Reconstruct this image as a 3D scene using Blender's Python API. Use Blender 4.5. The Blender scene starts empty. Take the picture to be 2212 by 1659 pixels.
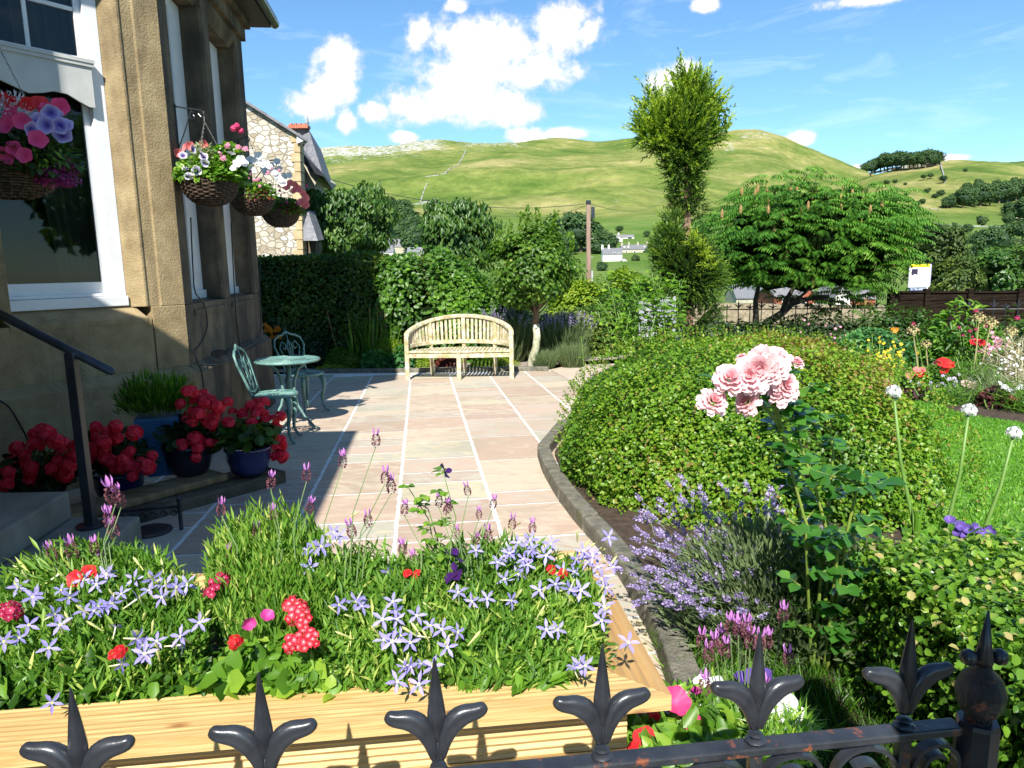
import bpy, bmesh, math, random
import numpy as np
from mathutils import Vector, Matrix, noise as mnoise

# ---------------------------------------------------------------- camera
PI = math.pi; R = math.radians
F = 1533.5; CX, CY = 1106.0, 829.5          # focal length and centre, in units of a 2212 x 1659 picture
PITCH = math.atan(462/2773.0); ROLL = 0.018
CAMH = 1.42; FALL = -0.022                  # camera height; the patio falls gently away
_c, _s = math.cos(PITCH), math.sin(PITCH)
FW = np.array([0, _c, -_s]); _up = np.array([0, _s, _c]); _rt = np.array([1.0, 0, 0])
RT = _rt*math.cos(ROLL) - _up*math.sin(ROLL); UP = _up*math.cos(ROLL) + _rt*math.sin(ROLL)
CAM = np.array([0, 0, CAMH])
def ray(x, y): return FW*F + RT*(x-CX) + UP*(CY-y)
def at(x, y, Y): d = ray(x, y); return CAM + d*(Y/d[1])
def flat(x, y, z): d = ray(x, y); return CAM + d*((CAMH-z)/(-d[2]))
def gz(y): return FALL*y
def gnd(x, y, h=0): d = ray(x, y); return CAM + d*((CAMH-h)/(FALL*d[1]-d[2]))
def V3(p): return Vector((float(p[0]), float(p[1]), float(p[2])))

scene = bpy.context.scene
col = scene.collection
cam_d = bpy.data.cameras.new('camera'); cam = bpy.data.objects.new('camera', cam_d); col.objects.link(cam)
cam_d.sensor_width = 36; cam_d.lens = 36*F/2212.0; cam_d.clip_start = 0.05; cam_d.clip_end = 9000
cam.matrix_world = Matrix(((RT[0], UP[0], -FW[0], 0), (RT[1], UP[1], -FW[1], 0), (RT[2], UP[2], -FW[2], CAMH), (0, 0, 0, 1)))
scene.camera = cam
scene.render.engine = 'CYCLES'
scene.view_settings.view_transform = 'Standard'; scene.view_settings.look = 'None'
scene.view_settings.exposure = 1.02; scene.view_settings.gamma = 1
scene.cycles.max_bounces = 6; scene.cycles.diffuse_bounces = 3; scene.cycles.glossy_bounces = 3
scene.cycles.transmission_bounces = 4; scene.cycles.transparent_max_bounces = 8

# ---------------------------------------------------------------- sun and sky
SUN_AZ, SUN_EL = 186.0, 43.0                # azimuth clockwise from +Y (the way the camera looks)
sd = Vector((math.sin(R(SUN_AZ))*math.cos(R(SUN_EL)), math.cos(R(SUN_AZ))*math.cos(R(SUN_EL)), math.sin(R(SUN_EL))))
sl = bpy.data.lights.new('sun', 'SUN'); sl.energy = 4.6; sl.angle = R(0.53); sl.color = (1, 0.955, 0.87)
so = bpy.data.objects.new('sun', sl); col.objects.link(so); so.rotation_euler = sd.to_track_quat('Z', 'Y').to_euler()
world = bpy.data.worlds.new('World'); scene.world = world; world.use_nodes = True
wt = world.node_tree; wn = wt.nodes; wl = wt.links; wn.clear()
def N(tree, typ, **kw):
    n = tree.nodes.new(typ)
    for k, v in kw.items():
        if k == 'inp':
            for i, val in v.items(): n.inputs[i].default_value = val
        else: setattr(n, k, v)
    return n
sky = N(wt, 'ShaderNodeTexSky', sky_type='NISHITA', sun_disc=False, sun_elevation=R(SUN_EL), sun_rotation=R(SUN_AZ),
        altitude=400, air_density=1.0, dust_density=0.0, ozone_density=4.0)
geo = N(wt, 'ShaderNodeTexCoord')
def cloud_centre(x, y): d = ray(x, y); return d/np.linalg.norm(d)
# cumulus: a few lobes (direction, angular width, angular height) roughened with noise
LOBES = [(735,125,62,46),(710,195,55,50),(672,232,62,32),(748,262,22,30),(905,75,38,40),(985,95,80,52),(1090,100,110,60),(1215,62,85,62),
         (1275,65,48,30),(1010,160,130,62),(1000,215,150,50),(905,235,95,36),(812,240,42,20),(1085,245,90,36),(1150,150,105,45),(872,297,30,14),(1135,293,60,22),(1215,290,48,14),(1480,150,30,25),(1440,180,45,40),
         (1725,300,36,16),(1520,12,30,14),(985,12,25,16),(1860,0,80,14),(2060,342,35,8),(1850,362,14,8)]
nz = N(wt, 'ShaderNodeTexNoise', inp={'Scale': 16.0, 'Detail': 10.0, 'Roughness': 0.68})
wl.new(geo.outputs['Generated'], nz.inputs['Vector'])
nz2 = N(wt, 'ShaderNodeTexNoise', inp={'Scale': 48.0, 'Detail': 6.0, 'Roughness': 0.6})
wl.new(geo.outputs['Generated'], nz2.inputs['Vector'])
acc = None
for (x, y, sx, sy) in LOBES:
    c0 = cloud_centre(x, y); ax = np.cross(c0, [0, 0, 1.0]); ax /= np.linalg.norm(ax); ay = np.cross(ax, c0)
    sub = N(wt, 'ShaderNodeVectorMath', operation='SUBTRACT'); sub.inputs[1].default_value = tuple(c0); wl.new(geo.outputs['Generated'], sub.inputs[0])
    d1 = N(wt, 'ShaderNodeVectorMath', operation='DOT_PRODUCT'); d1.inputs[1].default_value = tuple(ax*F/sx); wl.new(sub.outputs[0], d1.inputs[0])
    d2 = N(wt, 'ShaderNodeVectorMath', operation='DOT_PRODUCT'); d2.inputs[1].default_value = tuple(ay*F/sy); wl.new(sub.outputs[0], d2.inputs[0])
    cb = N(wt, 'ShaderNodeCombineXYZ'); wl.new(d1.outputs['Value'], cb.inputs[0]); wl.new(d2.outputs['Value'], cb.inputs[1])
    ln = N(wt, 'ShaderNodeVectorMath', operation='LENGTH'); wl.new(cb.outputs[0], ln.inputs[0])
    m = N(wt, 'ShaderNodeMapRange', inp={'From Min': 0.0, 'From Max': 1.5, 'To Min': 1.0, 'To Max': 0.0}); wl.new(ln.outputs['Value'], m.inputs['Value'])
    if acc is None: acc = m.outputs[0]
    else:
        mx = N(wt, 'ShaderNodeMath', operation='MAXIMUM'); wl.new(acc, mx.inputs[0]); wl.new(m.outputs[0], mx.inputs[1]); acc = mx.outputs[0]
def wmath(op, a, b):
    n = N(wt, 'ShaderNodeMath', operation=op)
    for i, v in enumerate((a, b)):
        if isinstance(v, (int, float)): n.inputs[i].default_value = v
        else: wl.new(v, n.inputs[i])
    return n.outputs[0]
na = wmath('MULTIPLY', wmath('SUBTRACT', nz.outputs['Fac'], 0.5), 1.7)
nb = wmath('MULTIPLY', wmath('SUBTRACT', nz2.outputs['Fac'], 0.5), 0.85)
dens = wmath('ADD', wmath('ADD', acc, na), nb)
cr = N(wt, 'ShaderNodeMapRange', interpolation_type='SMOOTHSTEP', inp={'From Min': 0.24, 'From Max': 0.72}); wl.new(dens, cr.inputs['Value'])
gate = N(wt, 'ShaderNodeMapRange', inp={'From Min': 0.05, 'From Max': 0.45}); wl.new(acc, gate.inputs['Value'])
cmask = wmath('MULTIPLY', cr.outputs[0], gate.outputs[0])
# thin cirrus streaks
mp = N(wt, 'ShaderNodeMapping', inp={'Scale': (3.0, 5.0, 16.0), 'Rotation': (0.12, 0.1, 0)}); wl.new(geo.outputs['Generated'], mp.inputs['Vector'])
nz3 = N(wt, 'ShaderNodeTexNoise', inp={'Scale': 1.6, 'Detail': 7.0, 'Roughness': 0.6, 'Distortion': 0.8}); wl.new(mp.outputs[0], nz3.inputs['Vector'])
ci = N(wt, 'ShaderNodeMapRange', inp={'From Min': 0.52, 'From Max': 0.9, 'To Min': 0.0, 'To Max': 0.42}); wl.new(nz3.outputs['Fac'], ci.inputs['Value'])
hsv = N(wt, 'ShaderNodeMixRGB', blend_type='MULTIPLY', inp={'Fac': 1.0}); hsv.inputs['Color2'].default_value = (.80, 1.02, 1.08, 1); wl.new(sky.outputs[0], hsv.inputs['Color1'])
shd = N(wt, 'ShaderNodeMapRange', inp={'From Min': 0.4, 'From Max': 1.0, 'To Min': 5.6, 'To Max': 8.6}); wl.new(dens, shd.inputs['Value'])
ccol = N(wt, 'ShaderNodeVectorMath', operation='SCALE'); ccol.inputs[0].default_value = (0.97, 0.98, 1.0); wl.new(shd.outputs[0], ccol.inputs['Scale'])
mxa = N(wt, 'ShaderNodeMixRGB'); wl.new(ci.outputs[0], mxa.inputs['Fac']); wl.new(hsv.outputs[0], mxa.inputs['Color1']); mxa.inputs['Color2'].default_value = (7.5, 8.5, 9.5, 1)
mxb = N(wt, 'ShaderNodeMixRGB'); wl.new(cmask, mxb.inputs['Fac']); wl.new(mxa.outputs[0], mxb.inputs['Color1']); wl.new(ccol.outputs[0], mxb.inputs['Color2'])
bg = N(wt, 'ShaderNodeBackground', inp={'Strength': 0.088}); wl.new(mxb.outputs[0], bg.inputs['Color'])
wo = N(wt, 'ShaderNodeOutputWorld'); wl.new(bg.outputs[0], wo.inputs['Surface'])

# ---------------------------------------------------------------- materials
def mat(name, c1, c2=None, scale=8.0, rough=0.6, bump=0.0, bscale=None, metal=0.0, spec=0.5, c3=None, stretch=(1, 1, 1), detail=5.0, lo=0.35, hi=0.65, coat=0.0, dirt=None):
    m = bpy.data.materials.new(name); m.use_nodes = True; t = m.node_tree; b = t.nodes['Principled BSDF']
    b.inputs['Roughness'].default_value = rough; b.inputs['Metallic'].default_value = metal
    b.inputs['Specular IOR Level'].default_value = spec; b.inputs['Coat Weight'].default_value = coat
    tc = N(t, 'ShaderNodeTexCoord'); mp = N(t, 'ShaderNodeMapping', inp={'Scale': stretch}); t.links.new(tc.outputs['Object'], mp.inputs['Vector'])
    if c2 is None: b.inputs['Base Color'].default_value = (*c1, 1)
    else:
        nz = N(t, 'ShaderNodeTexNoise', inp={'Scale': scale, 'Detail': detail, 'Roughness': 0.6}); t.links.new(mp.outputs[0], nz.inputs['Vector'])
        r = N(t, 'ShaderNodeValToRGB'); r.color_ramp.elements[0].position = lo; r.color_ramp.elements[1].position = hi
        r.color_ramp.elements[0].color = (*c1, 1); r.color_ramp.elements[1].color = (*c2, 1)
        if c3: e = r.color_ramp.elements.new((lo+hi)/2); e.color = (*c3, 1)
        t.links.new(nz.outputs['Fac'], r.inputs['Fac']); src = r.outputs[0]
        if dirt:
            dc, ds, dlo, dhi, dst = dirt
            mp2 = N(t, 'ShaderNodeMapping', inp={'Scale': dst}); t.links.new(tc.outputs['Object'], mp2.inputs['Vector'])
            n2 = N(t, 'ShaderNodeTexNoise', inp={'Scale': ds, 'Detail': 6.0, 'Roughness': 0.65}); t.links.new(mp2.outputs[0], n2.inputs['Vector'])
            r2 = N(t, 'ShaderNodeMapRange', inp={'From Min': dlo, 'From Max': dhi}); t.links.new(n2.outputs['Fac'], r2.inputs['Value'])
            mx = N(t, 'ShaderNodeMixRGB'); t.links.new(r2.outputs[0], mx.inputs['Fac']); t.links.new(src, mx.inputs['Color1']); mx.inputs['Color2'].default_value = (*dc, 1)
            src = mx.outputs[0]
        t.links.new(src, b.inputs['Base Color'])
    if bump:
        n3 = N(t, 'ShaderNodeTexNoise', inp={'Scale': bscale or scale*3, 'Detail': 6.0, 'Roughness': 0.65}); t.links.new(mp.outputs[0], n3.inputs['Vector'])
        bp = N(t, 'ShaderNodeBump', inp={'Strength': bump, 'Distance': 0.02}); t.links.new(n3.outputs['Fac'], bp.inputs['Height']); t.links.new(bp.outputs[0], b.inputs['Normal'])
    return m
def leafmat(name, cols, rough=0.5, trans=0.35, spec=0.4, tcol=(1.0, 1.15, 0.35), tval=1.6):
    """cols: list of (position, rgb) over the per-leaf attribute 'v'"""
    m = bpy.data.materials.new(name); m.use_nodes = True; t = m.node_tree; b = t.nodes['Principled BSDF']
    a = N(t, 'ShaderNodeAttribute', attribute_name='v'); r = N(t, 'ShaderNodeValToRGB')
    els = r.color_ramp.elements
    els[0].position = cols[0][0]; els[0].color = (*cols[0][1], 1); els[1].position = cols[-1][0]; els[1].color = (*cols[-1][1], 1)
    for p, c in cols[1:-1]: e = els.new(p); e.color = (*c, 1)
    t.links.new(a.outputs['Fac'], r.inputs['Fac']); t.links.new(r.outputs[0], b.inputs['Base Color'])
    b.inputs['Roughness'].default_value = rough; b.inputs['Specular IOR Level'].default_value = spec
    if trans > 0:
        mul = N(t, 'ShaderNodeMixRGB', blend_type='MULTIPLY', inp={'Fac': 1.0}); t.links.new(r.outputs[0], mul.inputs['Color1']); mul.inputs['Color2'].default_value = (tcol[0]*tval, tcol[1]*tval, tcol[2]*tval, 1)
        tr = N(t, 'ShaderNodeBsdfTranslucent'); t.links.new(mul.outputs[0], tr.inputs['Color'])
        mx = N(t, 'ShaderNodeMixShader', inp={'Fac': trans}); t.links.new(b.outputs[0], mx.inputs[1]); t.links.new(tr.outputs[0], mx.inputs[2])
        t.links.new(mx.outputs[0], t.nodes['Material Output'].inputs['Surface'])
    return m

# ---------------------------------------------------------------- mesh helpers
def tag(o, label=None, cat=None, group=None, kind=None):
    if label: o['label'] = label
    if cat: o['category'] = cat
    if group: o['group'] = group
    if kind: o['kind'] = kind
    return o
def empty(name, loc, label, cat, group=None, rz=0):
    o = bpy.data.objects.new(name, None); o.location = V3(loc); o.rotation_euler.z = rz; o.empty_display_size = 0.1
    col.objects.link(o); return tag(o, label, cat, group)
class MB:
    def __init__(s): s.v = []; s.f = []; s.m = Matrix.Identity(4); s.mi = []; s.cur = 0
    def add(s, vs, fs):
        n = len(s.v); s.v += [tuple(s.m @ Vector(p)) for p in vs]; s.f += [tuple(n+i for i in f) for f in fs]; s.mi += [s.cur]*len(fs); return s
    def box(s, x0, x1, y0, y1, z0, z1):
        return s.add([(x0,y0,z0),(x1,y0,z0),(x1,y1,z0),(x0,y1,z0),(x0,y0,z1),(x1,y0,z1),(x1,y1,z1),(x0,y1,z1)],
                     [(0,3,2,1),(4,5,6,7),(0,1,5,4),(1,2,6,5),(2,3,7,6),(3,0,4,7)])
    def prism(s, poly, d):          # poly: list of 3D points, extruded by vector d
        n = len(poly); d = Vector(d); vs = [Vector(V3(p)) for p in poly]; vs += [p+d for p in vs]
        return s.add(vs, [tuple(range(n))[::-1], tuple(range(n, 2*n))] + [(i, (i+1) % n, n+(i+1) % n, n+i) for i in range(n)])
    def tube(s, pts, rad, seg=8, cap=True, squash=1.0):
        pts = [V3(p) for p in pts]; n = len(pts); rads = rad if isinstance(rad, (list, tuple)) else [rad]*n
        prev = None; rings = []
        for i, p in enumerate(pts):
            t = (pts[min(i+1, n-1)] - pts[max(i-1, 0)]); t = t.normalized() if t.length > 1e-9 else Vector((0, 0, 1))
            if prev is None: a = t.orthogonal().normalized()
            else: a = (prev - t*prev.dot(t)); a = a.normalized() if a.length > 1e-6 else t.orthogonal().normalized()
            prev = a; b = t.cross(a)
            rings.append([p + (a*math.cos(2*PI*k/seg) + b*squash*math.sin(2*PI*k/seg))*rads[i] for k in range(seg)])
        vs = [q for r in rings for q in r]; fs = []
        for i in range(n-1):
            for k in range(seg): fs.append((i*seg+k, i*seg+(k+1) % seg, (i+1)*seg+(k+1) % seg, (i+1)*seg+k))
        if cap: fs.append(tuple(range(seg))[::-1]); fs.append(tuple((n-1)*seg+k for k in range(seg)))
        return s.add(vs, fs)
    def lathe(s, prof, seg=20, c=(0, 0, 0)):
        vs = []; fs = []
        for (r, z) in prof:
            for k in range(seg): vs.append((c[0]+r*math.cos(2*PI*k/seg), c[1]+r*math.sin(2*PI*k/seg), c[2]+z))
        for i in range(len(prof)-1):
            for k in range(seg): fs.append((i*seg+k, i*seg+(k+1) % seg, (i+1)*seg+(k+1) % seg, (i+1)*seg+k))
        fs.append(tuple(range(seg))[::-1]); fs.append(tuple((len(prof)-1)*seg+k for k in range(seg)))
        return s.add(vs, fs)
    def build(s, name, mt, parent=None, smooth=False, bevel=0, loc=None, auto=None):
        me = bpy.data.meshes.new(name); me.from_pydata(s.v, [], s.f)
        for mm in (mt if isinstance(mt, list) else [mt]): me.materials.append(mm)
        if isinstance(mt, list): me.polygons.foreach_set('material_index', s.mi)
        if smooth: me.polygons.foreach_set('use_smooth', [True]*len(me.polygons))
        me.update(); bm = bmesh.new(); bm.from_mesh(me); bmesh.ops.recalc_face_normals(bm, faces=bm.faces); bm.to_mesh(me); bm.free()
        o = bpy.data.objects.new(name, me); col.objects.link(o)
        if parent: o.parent = parent
        if loc is not None: o.location = V3(loc)
        if bevel: md = o.modifiers.new('bevel', 'BEVEL'); md.width = bevel; md.segments = 2; md.limit_method = 'ANGLE'
        return o
def npmesh(name, Vs, Fs, mt, parent=None, v=None, smooth=False, loc=None):
    me = bpy.data.meshes.new(name); Vs = np.asarray(Vs, np.float32); Fs = np.asarray(Fs, np.int32); k = Fs.shape[1]
    me.vertices.add(len(Vs)); me.vertices.foreach_set('co', Vs.ravel())
    me.loops.add(Fs.size); me.loops.foreach_set('vertex_index', Fs.ravel())
    me.polygons.add(len(Fs)); me.polygons.foreach_set('loop_start', np.arange(0, Fs.size, k, dtype=np.int32)); me.polygons.foreach_set('loop_total', np.full(len(Fs), k, np.int32))
    if v is not None:
        a = me.attributes.new('v', 'FLOAT', 'POINT'); a.data.foreach_set('value', np.asarray(v, np.float32))
    for mm in (mt if isinstance(mt, list) else [mt]): me.materials.append(mm)
    if smooth: me.polygons.foreach_set('use_smooth', np.ones(len(Fs), bool))
    me.update(calc_edges=True); me.validate()
    o = bpy.data.objects.new(name, me); col.objects.link(o)
    if parent: o.parent = parent
    if loc is not None: o.location = V3(loc)
    return o
def copy_tree(o, parent=None):
    c = o.copy(); col.objects.link(c); c.parent = parent
    for ch in o.children: copy_tree(ch, c)
    return c
def unit(a): return a/np.maximum(np.linalg.norm(a, axis=-1, keepdims=True), 1e-9)

# leaf templates: (along, across, out), triangles
T_FAR = (np.array([[0,0,0],[.45,.42,.1],[1,0,-.05],[.45,-.42,.1]]), np.array([[0,1,2],[0,2,3]]))
T_LEAF = (np.array([[0,0,0],[.3,.36,.1],[.68,.32,.08],[1,0,-.12],[.68,-.32,.08],[.3,-.36,.1],[.5,0,-.02]]), np.array([[0,1,6],[1,2,6],[2,3,6],[3,4,6],[4,5,6],[5,0,6]]))
T_NARROW = (np.array([[0,0,0],[.5,.09,.03],[1,0,-.06],[.5,-.09,.03]]), np.array([[0,1,2],[0,2,3]]))
T_BLADE = (np.array([[0,.05,0],[0,-.05,0],[.5,.045,.06],[.5,-.045,.06],[1,0,-.05]]), np.array([[0,1,3],[0,3,2],[2,3,4]]))
T_ROUND = (np.array([[0,0,.05]]+[[.5+.5*math.cos(a)*1.0,.5*math.sin(a),(.05 if i % 2 else 0)] for i, a in enumerate(np.linspace(-2.6, 2.6, 9))]+[[.42,0,-.04]]),
           np.array([[10, 0, 1]]+[[10, i, i+1] for i in range(1, 9)]+[[10, 9, 0]]))
def place(tpl, P, U, Nrm, S, width=1.0):
    """copies of a template at P, its axis along U, its outside towards Nrm; returns verts, tris"""
    tv, tf = tpl; U = unit(U); W = unit(np.cross(Nrm, U)); Nn = np.cross(U, W); S = np.asarray(S).reshape(-1, 1, 1)
    Vv = P[:, None, :] + S*(tv[None, :, 0:1]*U[:, None, :] + width*tv[None, :, 1:2]*W[:, None, :] + tv[None, :, 2:3]*Nn[:, None, :])
    n, k = len(P), len(tv)
    return Vv.reshape(-1, 3), (tf[None] + (np.arange(n)*k)[:, None, None]).reshape(-1, 3)
class Fol:
    def __init__(s): s.V = []; s.F = []; s.A = []; s.n = 0
    def add(s, tpl, P, U, Nrm, S, v, width=1.0):
        if len(P) == 0: return s
        a, b = place(tpl, P, U, Nrm, S, width); s.V.append(a); s.F.append(b+s.n); s.n += len(a)
        s.A.append(np.repeat(np.asarray(v, float)*np.ones(len(P)), len(tpl[0]))); return s
    def raw(s, Vv, Ff, v): s.V.append(np.asarray(Vv, float)); s.F.append(np.asarray(Ff)+s.n); s.n += len(Vv); s.A.append(np.ones(len(Vv))*np.asarray(v, float)); return s
    def arrays(s): return np.concatenate(s.V), np.concatenate(s.F), np.concatenate(s.A)
    def build(s, name, mt, parent=None, loc=None):
        return npmesh(name, np.concatenate(s.V), np.concatenate(s.F), mt, parent, np.concatenate(s.A), loc=loc)
def rng(seed): return np.random.default_rng(seed)
def rdir(g, n): return unit(g.normal(size=(n, 3)))
def vnoise(P, sc, seed=0):
    """cheap smooth pseudo-noise in 0..1 from sums of sines"""
    g = rng(seed+77); out = np.zeros(len(P))
    for i in range(6):
        k = g.normal(size=3)*sc; out += np.sin(P@k + g.uniform(0, 6.28))
    return 0.5 + out/6*0.9
def crown(g, fol, c, rad, n, size, clumps=40, cr=0.35, tpl=T_LEAF, droop=0.2, vbase=0.5, vvar=0.25, width=1.0, shell=0.55, zmin=None, updir=0.5):
    """leafy crown: leaves on many clumps spread through an ellipsoid, gaps between them"""
    c = np.asarray(c, float); rad = np.asarray(rad, float)*np.ones(3)
    cd = rdir(g, clumps); cc = c + cd*rad*(shell + (1-shell)*g.random((clumps, 1)))*0.86
    rc = cr*float(rad.mean())*(0.6+0.7*g.random(clumps))
    k = g.integers(0, clumps, n); d = rdir(g, n); P = cc[k] + d*rc[k][:, None]*(0.45+0.55*g.random((n, 1)))*[1, 1, .8]
    if zmin is not None: m = P[:, 2] > zmin; P = P[m]; d = d[m]; k = k[m]
    n = len(P); out = unit(unit((P-c)/rad)*0.7 + d*0.6 + rdir(g, n)*0.45 + [0, 0, updir])
    U = unit(np.cross(out, rdir(g, n)) + out*0.25 - np.array([0, 0, droop])*1.0)
    cv = g.random(clumps)*0.5
    v = np.clip(vbase + (cv[k]-0.25)*0.7 + g.normal(size=n)*vvar*0.6, 0, 1)
    fol.add(tpl, P, U, out, size*(0.65+0.7*g.random(n)), v, width); return fol
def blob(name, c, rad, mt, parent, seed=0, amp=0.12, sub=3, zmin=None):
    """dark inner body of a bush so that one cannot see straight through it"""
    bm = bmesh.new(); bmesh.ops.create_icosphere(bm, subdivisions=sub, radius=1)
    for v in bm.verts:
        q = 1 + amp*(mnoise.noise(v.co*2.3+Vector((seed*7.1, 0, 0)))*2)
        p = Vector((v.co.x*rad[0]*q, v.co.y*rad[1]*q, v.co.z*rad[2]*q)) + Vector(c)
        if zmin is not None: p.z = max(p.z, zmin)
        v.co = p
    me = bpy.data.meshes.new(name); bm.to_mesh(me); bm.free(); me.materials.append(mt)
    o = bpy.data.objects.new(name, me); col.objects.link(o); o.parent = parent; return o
def branches(mb, base, tip, r0, r1, n, g, spread, length, sub=2):
    base = np.array(base, float); tip = np.array(tip, float)
    pts = [base + (tip-base)*t + g.normal(size=3)*0.03*np.linalg.norm(tip-base)*(0 < t < 1) for t in np.linspace(0, 1, 5)]
    mb.tube(pts, [r0+(r1-r0)*t for t in np.linspace(0, 1, 5)], 9)
    for i in range(n):
        t = 0.45+0.55*g.random(); p = base + (tip-base)*t; a = g.random()*6.28
        d = unit(np.array([math.cos(a)*spread, math.sin(a)*spread, 0.8+0.4*g.random()])); L = length*(0.6+0.5*g.random())
        q = p + d*L; mid = p + d*L*0.5 + g.normal(size=3)*0.06*L; rr = (r0+(r1-r0)*t)*0.5
        mb.tube([p, mid, q], [rr, rr*0.65, rr*0.3], 6)
        for j in range(sub):
            d2 = unit(d + g.normal(size=3)*0.5); mb.tube([mid, mid + d2*L*0.45], [rr*0.45, rr*0.15], 5)
# ---------------------------------------------------------------- shared materials
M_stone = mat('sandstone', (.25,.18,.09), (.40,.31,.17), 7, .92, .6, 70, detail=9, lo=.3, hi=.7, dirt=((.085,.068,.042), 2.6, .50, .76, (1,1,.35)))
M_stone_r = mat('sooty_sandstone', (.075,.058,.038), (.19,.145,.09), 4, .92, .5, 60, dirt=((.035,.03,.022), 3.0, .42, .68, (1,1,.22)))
M_joint = mat('dark_joint', (.03,.026,.02))
M_paintw = mat('white_paint', (.80,.80,.80), (.70,.71,.72), 6, .35, .04, 40)
M_pelmet = mat('grey_white_paint', (.56,.56,.53), (.47,.47,.45), 5, .6)
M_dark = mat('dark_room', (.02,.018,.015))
M_curt = mat('curtain_cloth', (.42,.40,.36), (.30,.28,.25), 3, .9, stretch=(8,8,.3))
M_iron = mat('black_painted_iron', (.016,.018,.023), (.042,.046,.056), 9, .30, .06, 60, spec=.6, lo=.4, hi=.7)
M_rusty = mat('rusted_black_iron', (.016,.018,.023), (.038,.042,.050), 12, .34, .12, 60, spec=.55, dirt=((.20,.065,.03), 26, .58, .66, (1,1,1)))
M_slate = mat('roof_slate', (.10,.105,.12), (.20,.20,.21), 9, .6, .3)
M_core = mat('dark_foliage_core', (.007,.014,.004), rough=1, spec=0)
M_bark = mat('bark', (.10,.065,.04), (.22,.16,.11), 9, .9, .6, stretch=(1,1,.25))
M_soil = mat('soil', (.035,.022,.014), (.085,.055,.035), 20, .95, .8, 60)
M_stem = mat('green_stem', (.10,.20,.03), (.16,.28,.06), 6, .5)
def glassmat():
    m = bpy.data.materials.new('window_glass'); m.use_nodes = True; t = m.node_tree; t.nodes.clear()
    gl = N(t, 'ShaderNodeBsdfGlossy', inp={'Roughness': 0.02, 'Color': (1,1,1,1)}); tr = N(t, 'ShaderNodeBsdfTransparent', inp={'Color': (.55,.58,.56,1)})
    fr = N(t, 'ShaderNodeFresnel', inp={'IOR': 1.4}); mx = N(t, 'ShaderNodeMixShader'); o = N(t, 'ShaderNodeOutputMaterial')
    t.links.new(fr.outputs[0], mx.inputs[0]); t.links.new(tr.outputs[0], mx.inputs[1]); t.links.new(gl.outputs[0], mx.inputs[2]); t.links.new(mx.outputs[0], o.inputs[0]); return m
M_glass = glassmat()

# ---------------------------------------------------------------- frames of the bay
AR = R(-7.2); uR = np.array([math.sin(AR), math.cos(AR), 0]); nR = np.array([math.cos(AR), -math.sin(AR), 0])
AF = R(36.0); uF = np.array([math.sin(AF), math.cos(AF), 0]); nF = np.array([math.cos(AF), -math.sin(AF), 0])
C0 = np.array([-2.629, 5.769, 0.0])
LR = 2.77
def HR(s, d, z): return C0 + uR*s + nR*d + [0, 0, z]
def HF(t, d, z): return C0 - uF*t + nF*d + [0, 0, z]
P3 = HR(LR, 0, 0); AT = R(-51.0); uT = np.array([math.sin(AT), math.cos(AT), 0]); nT = np.array([math.cos(AT), -math.sin(AT), 0])
def HT(t, d, z): return P3 + uT*t + nT*d + [0, 0, z]
def hbox(mb, H, s0, s1, d0, d1, z0, z1):
    p = [H(s, d, z) for z in (z0, z1) for (s, d) in ((s0, d0), (s1, d0), (s1, d1), (s0, d1))]
    return mb.add([tuple(q) for q in p], [(0,3,2,1),(4,5,6,7),(0,1,5,4),(1,2,6,5),(2,3,7,6),(3,0,4,7)])
def hpoly(mb, H, poly, z0, z1):     # poly in (s, d), extruded up
    return mb.prism([H(s, d, z0) for s, d in poly], (0, 0, z1-z0))

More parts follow.
